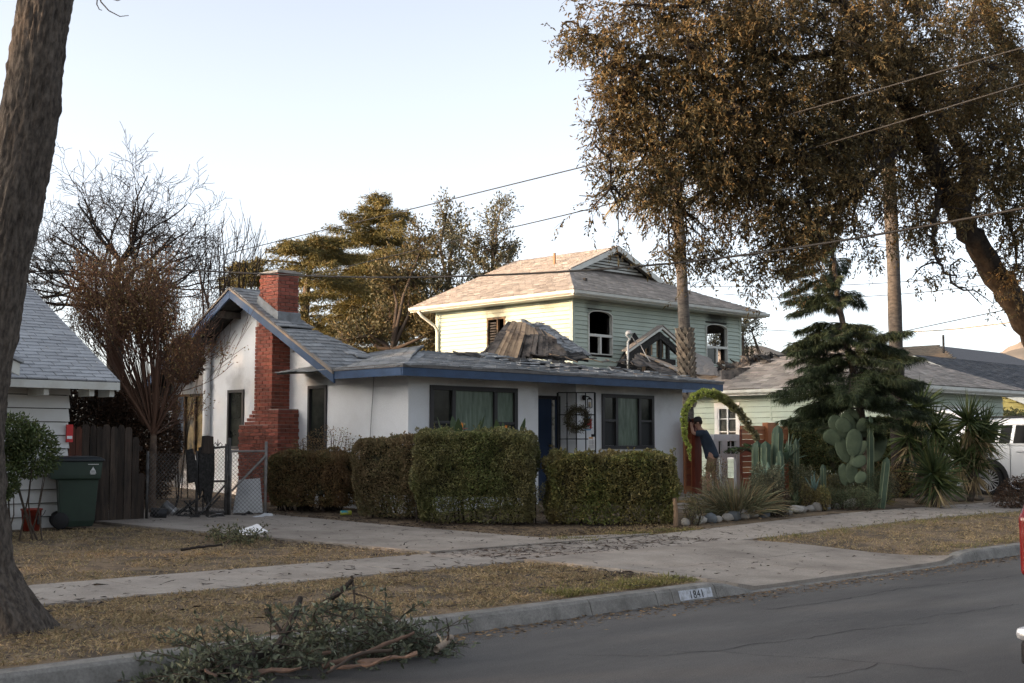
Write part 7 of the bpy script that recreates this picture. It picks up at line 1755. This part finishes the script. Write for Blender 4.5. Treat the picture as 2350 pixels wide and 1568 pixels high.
def gate_(u, v): l = .42 - 1.15 * u; return (l, (v - .5) * 1.5 * (1 - .10 * u), 1.93 + .36 * math.sin(u * 2.2) - .22 * u * u - .10 * (2 * v - 1) ** 2 * (.4 + u))
b = MB(); b.sheet(gate_, 12, 10); tg_ = b.build("tailgate", m_carw, suv, smooth=True, solid=.05, M=SM)
b = MB(); b.sheet(lambda u, v: tuple(V(gate_(.50 + .42 * u, .1 + .8 * v)) + V((0, 0, .032))), 8, 8); o = b.build("rear_glass", m_tint, tg_, smooth=True); o.matrix_parent_inverse = Matrix()
# red pickup, its rear corner at the right edge
pk = thing("pickup_truck", "red pickup with chrome bumper cut off by the right edge", "car", (8.5, 1.6, 0)); PO = onD(2336, 1400, 6.3); m_redp2 = mat("red car paint", (.15, .008, .008), .25, coat=.6, spec=.5)
px_, py_ = PO.x + .05, PO.y
PM = Matrix.Translation((px_, py_ - .95, 0))
b = MB(); sides(b, [(.06, .98), (-.06, 1.03), (-.07, 1.30), (.02, 1.38), (1.9, 1.40), (1.95, 1.45), (2.3, 1.85), (3.6, 1.85), (4.3, 1.42), (5.3, 1.30), (5.5, 1.0), (5.5, .60)] + arch(4.6, .48, .55)[::-1] + [(4.1, .55), (1.75, .55)] + arch(1.2, .48, .55)[::-1] + [(.70, .62), (.30, .80)], lambda l, z: .93 - .15 * max(0, z - 1.4)); b.build("body", m_redp2, pk, bevel=.04, M=PM)
b = MB(); b.box(-.10, .10, -.90, .95, .72, .78); b.build("bumper", m_chrome, pk, bevel=.025, M=PM); b = MB(); b.box(-.07, .12, -.88, .94, .60, .718); b.build("bumper_skirt", m_cblk, pk, bevel=.02, M=PM); b = MB(); b.box(-.04, .2, -.86, .92, .782, .90); b.build("bumper_step", m_cblk, pk, bevel=.01, M=PM)
for s in (-1, 1):
    for cx in (1.2, 4.6): wheel(pk, PM @ Matrix.Translation((cx, s * .80, .42)) @ Matrix.Rotation(-s * math.pi / 2, 4, 'X'), .42, .26, 6)
    b = MB(); b.prism([(2.35, s * .905, 1.43), (3.55, s * .905, 1.43), (3.4, s * .875, 1.78), (2.42, s * .875, 1.78)], (0, s * .01, 0)); b.build("window", m_tint, pk, M=PM); b = MB(); b.box(.04, .12, s * .86 - .06, s * .86 + .06, 1.05, 1.32); b.build("tail_lamp", MATS["red lamp"], pk, M=PM)

# ================================================================== PERSON
pg = onY(1634, 1130, 17.55); pg.z = ground_z(pg.x, pg.y); fw_ = (-_R * .97 + V((.707, .707, 0)) * .15).normalized(); sd_ = V((0, 0, 1)).cross(fw_)     # sd_: the person's left
per = thing("person", "man in dark blue T-shirt, cap and brown shorts leaning against the redwood post", "person", pg)
B_ = lambda f, s, z: pg + fw_ * f + sd_ * s + V((0, 0, z))
def skin(name, verts, edges, radii, m, root=0, sub=2):
    me = bpy.data.meshes.new(name); me.from_pydata([tuple(v) for v in verts], edges, []); me.materials.append(m); o = link(name, me, None, per)
    md_ = o.modifiers.new("skin", 'SKIN'); md_.use_smooth_shade = True
    for i, r in enumerate(radii):
        sv = me.skin_vertices[0].data[i]; sv.radius = (r, r) if not isinstance(r, tuple) else r; sv.use_root = (i == root)
    s_ = o.modifiers.new("sub", 'SUBSURF'); s_.levels = sub; s_.render_levels = sub; return o
m_skin = mat("skin", (.40, .23, .16), .55); m_shirt = mat("navy cotton", (.035, .050, .075), .9, col2=(.025, .037, .056), scale=8); m_short = mat("khaki cloth", (.21, .135, .085), .9, col2=(.15, .10, .065), scale=8)
bv = [B_(0, 0, .92), B_(.06, 0, 1.10), B_(.16, 0, 1.34), B_(.235, 0, 1.46), B_(.27, 0, 1.52), B_(.295, 0, 1.585), B_(.30, 0, 1.66)]; be = [(0, 1), (1, 2), (2, 3), (3, 4), (4, 5), (5, 6)]; brd = [.13, .125, .14, .06, .055, .082, .085]
for s in (-1, 1):
    i = len(bv); bv += [B_(.17, s * .17, 1.40), B_(.40, s * .20, 1.38), B_(.44, s * .10, 1.56), B_(.45, s * .05, 1.64)]; be += [(2, i), (i, i + 1), (i + 1, i + 2), (i + 2, i + 3)]; brd += [.062, .042, .034, .032]
    i = len(bv); bv += [B_(-.01, s * .10, .86), B_(.03 + .06 * s, s * .11, .48), B_(-.04 + .10 * s, s * .12, .08)]; be += [(0, i), (i, i + 1), (i + 1, i + 2)]; brd += [.092, .06, .04]
skin("body", bv, be, brd, m_skin)
tv = [B_(-.02, 0, .80), B_(.05, 0, 1.08), B_(.14, 0, 1.30), B_(.20, 0, 1.41), B_(-.01, 0, .88)]; te = [(0, 4), (4, 1), (1, 2), (2, 3)]; trd = [.18, .158, .170, .10, .172]
for s in (-1, 1):
    i = len(tv); tv += [B_(.16, s * .175, 1.39), B_(.30, s * .195, 1.385), B_(.36, s * .2, 1.382)]; te += [(2, i), (i, i + 1), (i + 1, i + 2)]; trd += [.088, .075, .072]
skin("t_shirt", tv, te, trd, m_shirt)
sv_ = [B_(-.01, 0, .90), B_(-.01, 0, .84)]; se_ = [(0, 1)]; sr_ = [.168, .16]
for s in (-1, 1):
    i = len(sv_); sv_ += [B_(-.01, s * .10, .80), B_(.03 + .05 * s, s * .11, .50)]; se_ += [(1, i), (i, i + 1)]; sr_ += [.112, .092]
skin("shorts", sv_, se_, sr_, m_short)
for s in (-1, 1):
    o = B_(-.04 + .10 * s, s * .12, .0); skin("shoe", [o + V((0, 0, .06)) - fw_ * .05, o + fw_ * .08 + V((0, 0, .045)), o + fw_ * .18 + V((0, 0, .035))], [(0, 1), (1, 2)], [.05, .045, .035], m_cblk)
    h = B_(.455, s * .05, 1.655); hv = [h, h + fw_ * .03 + V((0, 0, .045))]; he = [(0, 1)]; hr = [.032, .036]
    for k in range(4):
        i = len(hv); q = hv[1] + sd_ * (.022 * (k - 1.5)) + V((0, 0, .025)); hv += [q, q + fw_ * .03 + V((0, 0, .03 - .004 * abs(k - 1.5))), q + fw_ * .055 + V((0, 0, .015))]; he += [(1, i), (i, i + 1), (i + 1, i + 2)]; hr += [.011, .010, .009]
    i = len(hv); hv += [h + sd_ * (-s * .035) + V((0, 0, .02)), h + sd_ * (-s * .045) + fw_ * .03 + V((0, 0, .045))]; he += [(0, i), (i, i + 1)]; hr += [.012, .010]; skin("work_glove", hv, he, hr, mat("orange glove", (.55, .12, .03), .7) if s < 0 else m_cblk)
b = MB(); hc = B_(.30, 0, 1.665); hq = fw_.to_track_quat('X', 'Z').to_matrix().to_4x4()
b.lathe([(.094, .0), (.096, .03), (.085, .075), (.05, .105), (0, .112)], (0, 0, 0), 18); b.prism([(.07, -.06, .0), (.16, -.045, -.012), (.175, 0, -.012), (.16, .045, -.012), (.07, .06, .0)], (0, 0, .01)); o = b.build("cap", mat("charcoal cap", (.030, .030, .032), .9), per, smooth=True, M=Matrix.Translation(hc + V((0, 0, -.005))) @ hq)
b = MB(); b.lathe([(.088, -.055), (.092, -.02), (.092, .02)], (-.012, 0, -.01), 18); b.build("hair", mat("dark hair", (.03, .02, .015), .9), per, smooth=True, M=Matrix.Translation(hc) @ hq)
b = MB(); f_ = lambda x, y, z: (x, y, z)
b.tube([(.083, 0, -.03), (.108, 0, -.065), (.088, 0, -.075)], [.008, .013, .008], 6); b.build("nose", m_skin, per, smooth=True, M=Matrix.Translation(hc) @ hq)
for s in (-1, 1):
    b = MB(); b.lathe([(0, .012), (.013, .006), (.013, -.006), (0, -.012)], (.076, s * .032, -.035), 10, (1, 0, 0)); b.build("eye", mat("eye dark", (.03, .025, .02), .3), per, M=Matrix.Translation(hc) @ hq)
    b = MB(); b.lathe([(0, .012), (.024, .004), (.03, -.008), (0, -.012)], (-.005, s * .092, -.05), 10, (0, s, 0)); b.build("ear", m_skin, per, smooth=True, M=Matrix.Translation(hc) @ hq)
b = MB(); b.tube([(.086, -.022, -.098), (.094, 0, -.098), (.086, .022, -.098)], .005, 6); b.build("mouth", mat("lip", (.30, .13, .10), .5), per, M=Matrix.Translation(hc) @ hq)
b = MB(); q = B_(.0, 0, .905); b.lathe([(.150, -.02), (.153, 0), (.150, .022)], q, 20); b.build("belt", m_cblk, per, smooth=True)

# ================================================================== WIRES
def wire(label, pts, r, d0, d1, sagm=0.0, m=None):
    P = []
    for (px, py) in pts:
        f = (px - pts[0][0]) / (pts[-1][0] - pts[0][0]); inv = 1 / d0 + (1 / d1 - 1 / d0) * f; P.append(onD(px, py, 1 / inv))
    pl = np.array([tuple(p) for p in P]); t = np.linspace(0, 1, len(pl)); tt = np.linspace(0, 1, 60); q = np.stack([np.interp(tt, t, pl[:, i]) for i in range(3)], 1)
    for _ in range(30): q[1:-1] = (q[:-2] + 2 * q[1:-1] + q[2:]) / 4
    v, i = tubes_np([(q, np.full(60, r))], 6); o = link("overhead_wire", raw_mesh("overhead_wire", v, 4, i, m or mat("black cable", (.02, .02, .02), .7), True)); tag(o, label, "wire", "overhead wires")
wire("upper thin wire rising from the bungalow gable into the oak crown", [(300, 640), (600, 562), (775, 521), (1060, 452), (1345, 381), (1700, 296), (2050, 196), (2420, 88)], .010, 40, 14)
wire("second thin wire rising past the cedar towards the oak", [(640, 648), (800, 612), (1060, 548), (1345, 484), (1700, 390), (2050, 285), (2420, 172)], .010, 38, 14)
wire("thick slack cable crossing in front of the mint house roof", [(-80, 582), (80, 597), (330, 614), (600, 631), (850, 639), (1000, 638), (1310, 626), (1550, 606), (1750, 583), (2050, 535), (2420, 465)], .016, 26, 15)
wire("thin wire low across the bare tree twigs", [(-60, 775), (150, 752), (330, 730), (520, 690)], .007, 34, 32)
wire("thin level wire left of the scorched palm", [(1590, 657), (1800, 660), (2040, 650), (2260, 632), (2420, 612)], .010, 44, 30)
wire("lower thin wire passing behind the scorched palm", [(1660, 675), (1800, 685), (1950, 683), (2080, 675), (2220, 660), (2420, 635)], .010, 44, 30)
wire("dark wire leaving the palm towards the oak trunk", [(2072, 761), (2180, 738), (2290, 715), (2420, 688)], .009, 30, 22)
wire("yellowish sleeved wire leaving the palm towards the street", [(2072, 763), (2180, 757), (2290, 744), (2420, 728)], .011, 30, 22, m=mat("tan sleeve", (.42, .33, .18), .6))
wire("wire from the mint house corner to the star pine", [(1735, 756), (1850, 762), (1960, 766)], .009, 42, 38)

# ================================================================== FALLEN BRANCHES AND LITTER
def gz_np(x, y): return np.array([ground_z(a, c) for a, c in zip(x, y)])
m_euc = leaf_mat("grey green fallen leaf", (.085, .096, .062), (.056, .066, .042), (.14, .15, .11), trans=.25, rnd=.5, scale=3, k=1.35)
bp = thing("branch_pile", "heap of broken leafy branches lying over the kerb", "branch pile", onZ(700, 1500, .1))
rng = np.random.default_rng(17); lines, bs, ds = [], [], []
def hz(px):   # silhouette of the heap above the ground line
    return float(np.interp(px, [380, 440, 520, 600, 680, 730, 760, 830, 900, 960, 1010], [1545, 1520, 1495, 1465, 1425, 1330, 1390, 1400, 1425, 1455, 1492]))
def gl(px): return float(np.interp(px, [380, 500, 700, 900, 1010], [1562, 1556, 1535, 1510, 1495]))
for k in range(330):
    px = 395 + 600 * rng.random() ** 1.0; f = rng.random() ** 1.4; top_, bot_ = hz(px), gl(px); base_ = onZ(px, bot_, .05); dpt = (base_.x + base_.y) * .7071 + rng.uniform(-.1, .9) * (1 - f * .4)
    o = A(onD(px, bot_ + (top_ - bot_) * f, dpt)); o[2] = max(o[2], .02 + (.13 if o[1] > 8.5 else 0))
    dv = unit(A(_R) * rng.normal() * .9 + A((0, 0, .25)) + rng.normal(size=3) * .4); L = .22 + .3 * rng.random(); st = np.linspace(0, 1, 5)[:, None]; p = o + dv * L * st + A((0, 0, -.12)) * st ** 2
    p[:, 2] = np.maximum(p[:, 2], .015); lines.append((p, np.linspace(.006, .002, 5))); n = 20; tt = rng.random(n) * 4; i = np.minimum(tt.astype(int), 3); fr = (tt - i)[:, None]; bs.append(p[i] * (1 - fr) + p[i + 1] * fr); ds.append(dv * .5 + rng.normal(size=(n, 3)) * .8)
bs, ds = np.concatenate(bs), np.concatenate(ds); bs[:, 2] = np.maximum(bs[:, 2], .012)
leaf_object("leaves", bs, ds, .045 + .03 * rng.random(len(bs)), .022, m_euc, bp, fold=.15)
def stick(pts, r0, r1, m, nm="branch", parent=None):
    q = smooth_line([A(onD(*p)) for p in pts], r0, r1, 5, .003); tube_object(nm, [q], m, parent or bp, 8)
for (n_, pts, r0, r1, mm) in (("branch", [(760, 1375, 9.9), (790, 1350, 9.9), (808, 1330, 9.9)], .022, .018, m_twig_d), ("branch", [(806, 1322, 9.9), (812, 1360, 9.9), (815, 1420, 9.8)], .012, .008, m_twig), ("branch", [(815, 1362, 9.9), (850, 1372, 9.9), (880, 1400, 9.8), (925, 1430, 9.7)], .007, .004, m_twig), ("branch", [(612, 1400, 9.9), (625, 1425, 9.8), (650, 1460, 9.7)], .02, .016, m_twig_d), ("branch", [(690, 1372, 10), (680, 1400, 9.9), (640, 1480, 9.6)], .022, .028, m_twig_d),
                            ("branch", [(950, 1452, 9.6), (860, 1490, 9.45), (800, 1512, 9.35), (740, 1530, 9.3)], .012, .022, mat("peeling bark", (.15, .095, .068), .9, col2=(.075, .048, .036), scale=9)), ("branch", [(900, 1492, 9.4), (820, 1500, 9.3), (750, 1545, 9.0)], .014, .010, m_twig), ("branch", [(640, 1480, 9.6), (560, 1520, 9.2), (520, 1545, 9.0)], .03, .035, m_twig_d)):
    stick(pts, r0, r1, mm, n_)
for (px0, py0, px1, py1, d) in ((760, 1532, 900, 1512, 9.2), (560, 1548, 690, 1532, 9.1), (820, 1520, 960, 1500, 9.3), (470, 1536, 500, 1548, 8.9), (690, 1502, 760, 1490, 9.5)):
    crumple("bark_strip", (onD(px0, py0, d), onD(px1, py1, d), onD(px1 - 4, py1 + 5, d - .05), onD(px0, py0 + 7, d - .05)), MATS["peeling bark"], bp, 10, .03, 7, px0)
tube_object("twigs", lines, m_twig, bp, 3)
# torn limb end at the kerb
tb = thing("broken_branch", "splintered pale branch stub in the gutter right of the branch heap", "branch", onZ(1025, 1480, .0)); stick([(1002, 1490, 9.95), (1020, 1477, 10), (1036, 1462, 10.05)], .028, .022, m_wood_w, "stub", tb); stick([(1028, 1470, 10.0), (1030, 1440, 10.0), (1024, 1418, 10.0)], .006, .003, m_twig_d, "twig", tb); stick([(1016, 1478, 10), (1010, 1462, 10), (1002, 1455, 10)], .012, .004, mat("pale splinter", (.45, .36, .26), .9), "splinter", tb); stick([(1026, 1470, 10), (1030, 1458, 10), (1026, 1450, 10)], .010, .004, MATS["peeling bark"], "splinter", tb)
# small leafy heap with a paper on the lawn
sp2 = thing("branch_pile", "small heap of leafy twigs on the lawn with papers on it", "branch pile", onG(555, 1250)); lines, bs, ds = [], [], []
for k in range(46):
    o = A(onG(490 + 120 * rng.random(), 1253 - 16 * rng.random())) + A((0, 0, .03 + .12 * rng.random())); dv = unit(rng.normal(size=3) + A((0, 0, .2))); L = .2; st = np.linspace(0, 1, 4)[:, None]; p = o + dv * L * st + A((0, 0, -.08)) * st ** 2; p[:, 2] = np.maximum(p[:, 2], ground_z(o[0], o[1]) + .01); lines.append((p, np.linspace(.005, .002, 4))); n = 16; i = rng.integers(0, 3, n); bs.append(p[i] + rng.normal(size=(n, 3)) * .03); ds.append(dv + rng.normal(size=(n, 3)))
bs = np.concatenate(bs); leaf_object("leaves", bs, np.concatenate(ds), .06, .025, leaf_mat("dull fallen leaf", (.085, .09, .05), (.06, .066, .04), (.12, .10, .05), trans=.2), sp2); tube_object("twigs", lines, m_twig, sp2, 4)
stick([(415, 1262, 15.9), (460, 1256, 16), (510, 1250, 16.2)], .018, .012, m_twig_d, "branch", sp2)
o = onG(575, 1243) + V((0, 0, .12)); t = crumple("paper_sheet", (o + V((-.2, -.12, -.03)), o + V((.22, -.1, 0)), o + V((.16, .12, .1)), o + V((-.16, .1, .04))), m_pw, None, 8, .03, 4, 3); tag(t, "crumpled white papers lying on the twig heap on the lawn", "paper")
# loose litter: twigs and leaves nobody could count
def litter(name, label, n, samp, L, W, m, seed, dz=.01, flat=.12):
    rng = np.random.default_rng(seed); pts_ = [samp(rng) for _ in range(n)]; pts_ = np.array([p for p in pts_ if p is not None]); n = len(pts_); base = np.stack([pts_[:, 0], pts_[:, 1], gz_np(pts_[:, 0], pts_[:, 1]) + dz], 1); a = rng.random(n) * 2 * np.pi; d = np.stack([np.cos(a), np.sin(a), rng.normal(size=n) * flat], 1)
    s = unit(np.cross(d, A((0, 0, 1)) + rng.normal(size=(n, 3)) * .2)); l = (L * (.4 + 1.1 * rng.random(n)))[:, None]; w = W * (.6 + .8 * rng.random(n))[:, None]; k = rng.normal(size=(n, 3)) * A((.15, .15, .05)) * l
    v = np.stack([base, base + d * l * .5 + k + s * w, base + d * l, base + d * l * .5 + k - s * w], 1).reshape(-1, 3); v[:, 2] = np.maximum(v[:, 2], np.repeat(base[:, 2], 4) - .004); o = link(name, raw_mesh(name, v, 4, np.arange(len(v)), m)); tag(o, label, kind="stuff")
def on_drive(rng):
    y = rng.uniform(8.7, 19.5) if rng.random() < .75 else rng.uniform(11.4, 12.8)
    if 11.4 < y < 12.8 and rng.random() < .4: return (rng.uniform(3, 28), y)
    return (rng.uniform(dl(y), dr(y)), y)
m_lt = mat("dark fallen twig", (.040, .028, .022), .95, rnd=.5, island=True, col3=(.10, .065, .04)); m_ll = mat("dry fallen leaf", (.15, .095, .050), .95, rnd=.5, island=True, col3=(.25, .18, .10))
litter("fallen_twigs", "scattered dark twigs on driveway and sidewalk", 6500, on_drive, .13, .011, m_lt, 1)
litter("fallen_leaves", "dry leaves drifted along the gutter and over the driveway apron", 5200, lambda r: ((r.uniform(4, 26), 8.42 - abs(r.normal()) * .22) if r.random() < .62 else (r.uniform(12.3, 17.0), 8.6 + abs(r.normal()) * .7)), .05, .013, m_ll, 2, .006)
litter("fallen_bark", "brown bark flakes spread over the apron and driveway", 5200, lambda r: ((13.5 + r.normal() * 1.3, 9.4 + abs(r.normal()) * .5) if r.random() < .5 else (11.9 + r.normal() * .9, 15.5 + r.normal() * 1.4)), .095, .015, m_lt, 3, .008)
def in_lawn(r):
    k = r.random()
    if k < .45: return (r.uniform(-1, 11.6), r.uniform(8.75, 11.35))
    if k < .75: y = r.uniform(12.85, 18.4); return (r.uniform(1, dl(y)), y)
    if k < .92: y = r.uniform(8.75, 11.35); return (r.uniform(17.3 - (y - 8.7) * .45, 31), y)
    return (r.uniform(13.7, 17.3), 12.85 + abs(r.normal()) * .5)
litter("lawn_litter", "twigs and bark bits lying in the dry grass", 5000, in_lawn, .10, .010, m_lt, 4, .03)
litter("garden_litter", "dry leaf mulch between the garden plants", 3600, lambda r: (r.uniform(16.8, 30.5), r.uniform(12.95, 17.5)), .07, .014, m_ll, 5, .015)
litter("burnt_mulch", "sooty mulch below the hedges and chimney", 5200, lambda r: ((r.uniform(12.9, 15.4), r.uniform(15.5, 21.5)) if r.random() < .5 else (r.uniform(13.6, 17.5), r.uniform(12.85, 16.5))), .07, .014, m_lt, 6, .012)
m_gb = leaf_mat("dry grass blade", (.275, .205, .115), (.195, .14, .078), (.165, .145, .075), trans=.3, rnd=.5, scale=1.6, k=1.45)
m_gg = leaf_mat("greenish grass blade", (.12, .115, .040), (.16, .13, .05), (.085, .095, .03), trans=.3, rnd=.35)
def grass(name, label, n, samp, h, m, seed, lean=1.1):
    rng = np.random.default_rng(seed); P_ = [samp(rng) for _ in range(n)]; P_ = np.array([p for p in P_ if p is not None]); n = len(P_); base = np.stack([P_[:, 0], P_[:, 1], gz_np(P_[:, 0], P_[:, 1]) - .012], 1)
    tuft = np.array([noise.noise(V((x * 1.7, y * 1.7, 0))) for x, y in P_]); hh = h * (.6 + .7 * rng.random(n)) * (1 + .7 * tuft); d = np.stack([rng.normal(size=n) * lean, rng.normal(size=n) * lean, np.full(n, 1.0)], 1)
    k = rng.random(n) < (.74 + 1.1 * tuft); o = leaf_object(name, base[k], d[k], hh[k], .010, m, None, bend=.2); tag(o, label, kind="stuff")
grass("dry_grass", "short straw coloured dry grass of parkway and lawn", 125000, in_lawn, .062, m_gb, 1)
grass("green_grass", "thin greenish grass tufts along the parkway edges", 9000, lambda r: ((r.uniform(9.5, 11.7), 8.75 + abs(r.normal()) * .25) if r.random() < .35 else (r.uniform(16.5, 31), r.choice((8.8, 11.2)) + r.normal() * .15) if r.random() < .6 else (r.uniform(14, 17), 13.0 + r.normal() * .12)), .08, m_gg, 2, .6)

# ================================================================== TREES ADDED OUT OF VIEW (placed and sized to block the low sun)
rng = np.random.default_rng(99)
for i, (p, H) in enumerate(((-8, 9.5), (-1.5, 10), (5, 9.6), (11, 8.6), (16, 9.0), (21, 9.3), (26, 10.0), (31, 10.9), (36, 10.2), (41.5, 8.5), (47, 8.0))):
    a_ = 21 + rng.uniform(-1.5, 1.5); c = A((-a_ * .866 + p * .5, a_ * .5 + p * .866, 0)); c[2] = H * .5
    t = thing("occluder_tree", "leafy tree added beyond the left edge to block the low sun", "tree", (c[0], c[1], ground_z(c[0], c[1]) if c[1] > 8.6 else 0), "added sun-blocking trees beyond the left edge")
    n = 3600; u = unit(rng.normal(size=(n, 3))) * rng.random((n, 1)) ** .4; q = c + u * A((3.9, 3.9, H * .5)); leaf_object("crown", q, rng.normal(size=(n, 3)), .42, .26, m_olive, t); tube_object("trunk", [(np.array([[c[0], c[1], 0], [c[0], c[1], H * .6]]), np.array([.25, .12]))], m_bark, t, 8)

# trees across the street, behind the viewer: they show in the window panes
for i, (x, y, H) in enumerate(((-6, -27, 9), (5, -30, 10), (16, -26, 8.5), (27, -29, 9.5), (38, -27, 9), (50, -30, 10), (62, -28, 9))):
    t = thing("street_tree", "leafy street tree across the road behind the viewer", "tree", (x, y, 0), "trees across the road"); n = 2600; u = unit(rng.normal(size=(n, 3))) * rng.random((n, 1)) ** .4
    leaf_object("crown", A((x, y, H * .56)) + u * A((4.2, 3.6, H * .44)), rng.normal(size=(n, 3)), .5, .3, m_olive, t); tube_object("trunk", [(np.array([[x, y, 0], [x, y, H * .6]]), np.array([.28, .12]))], m_bark, t, 8)
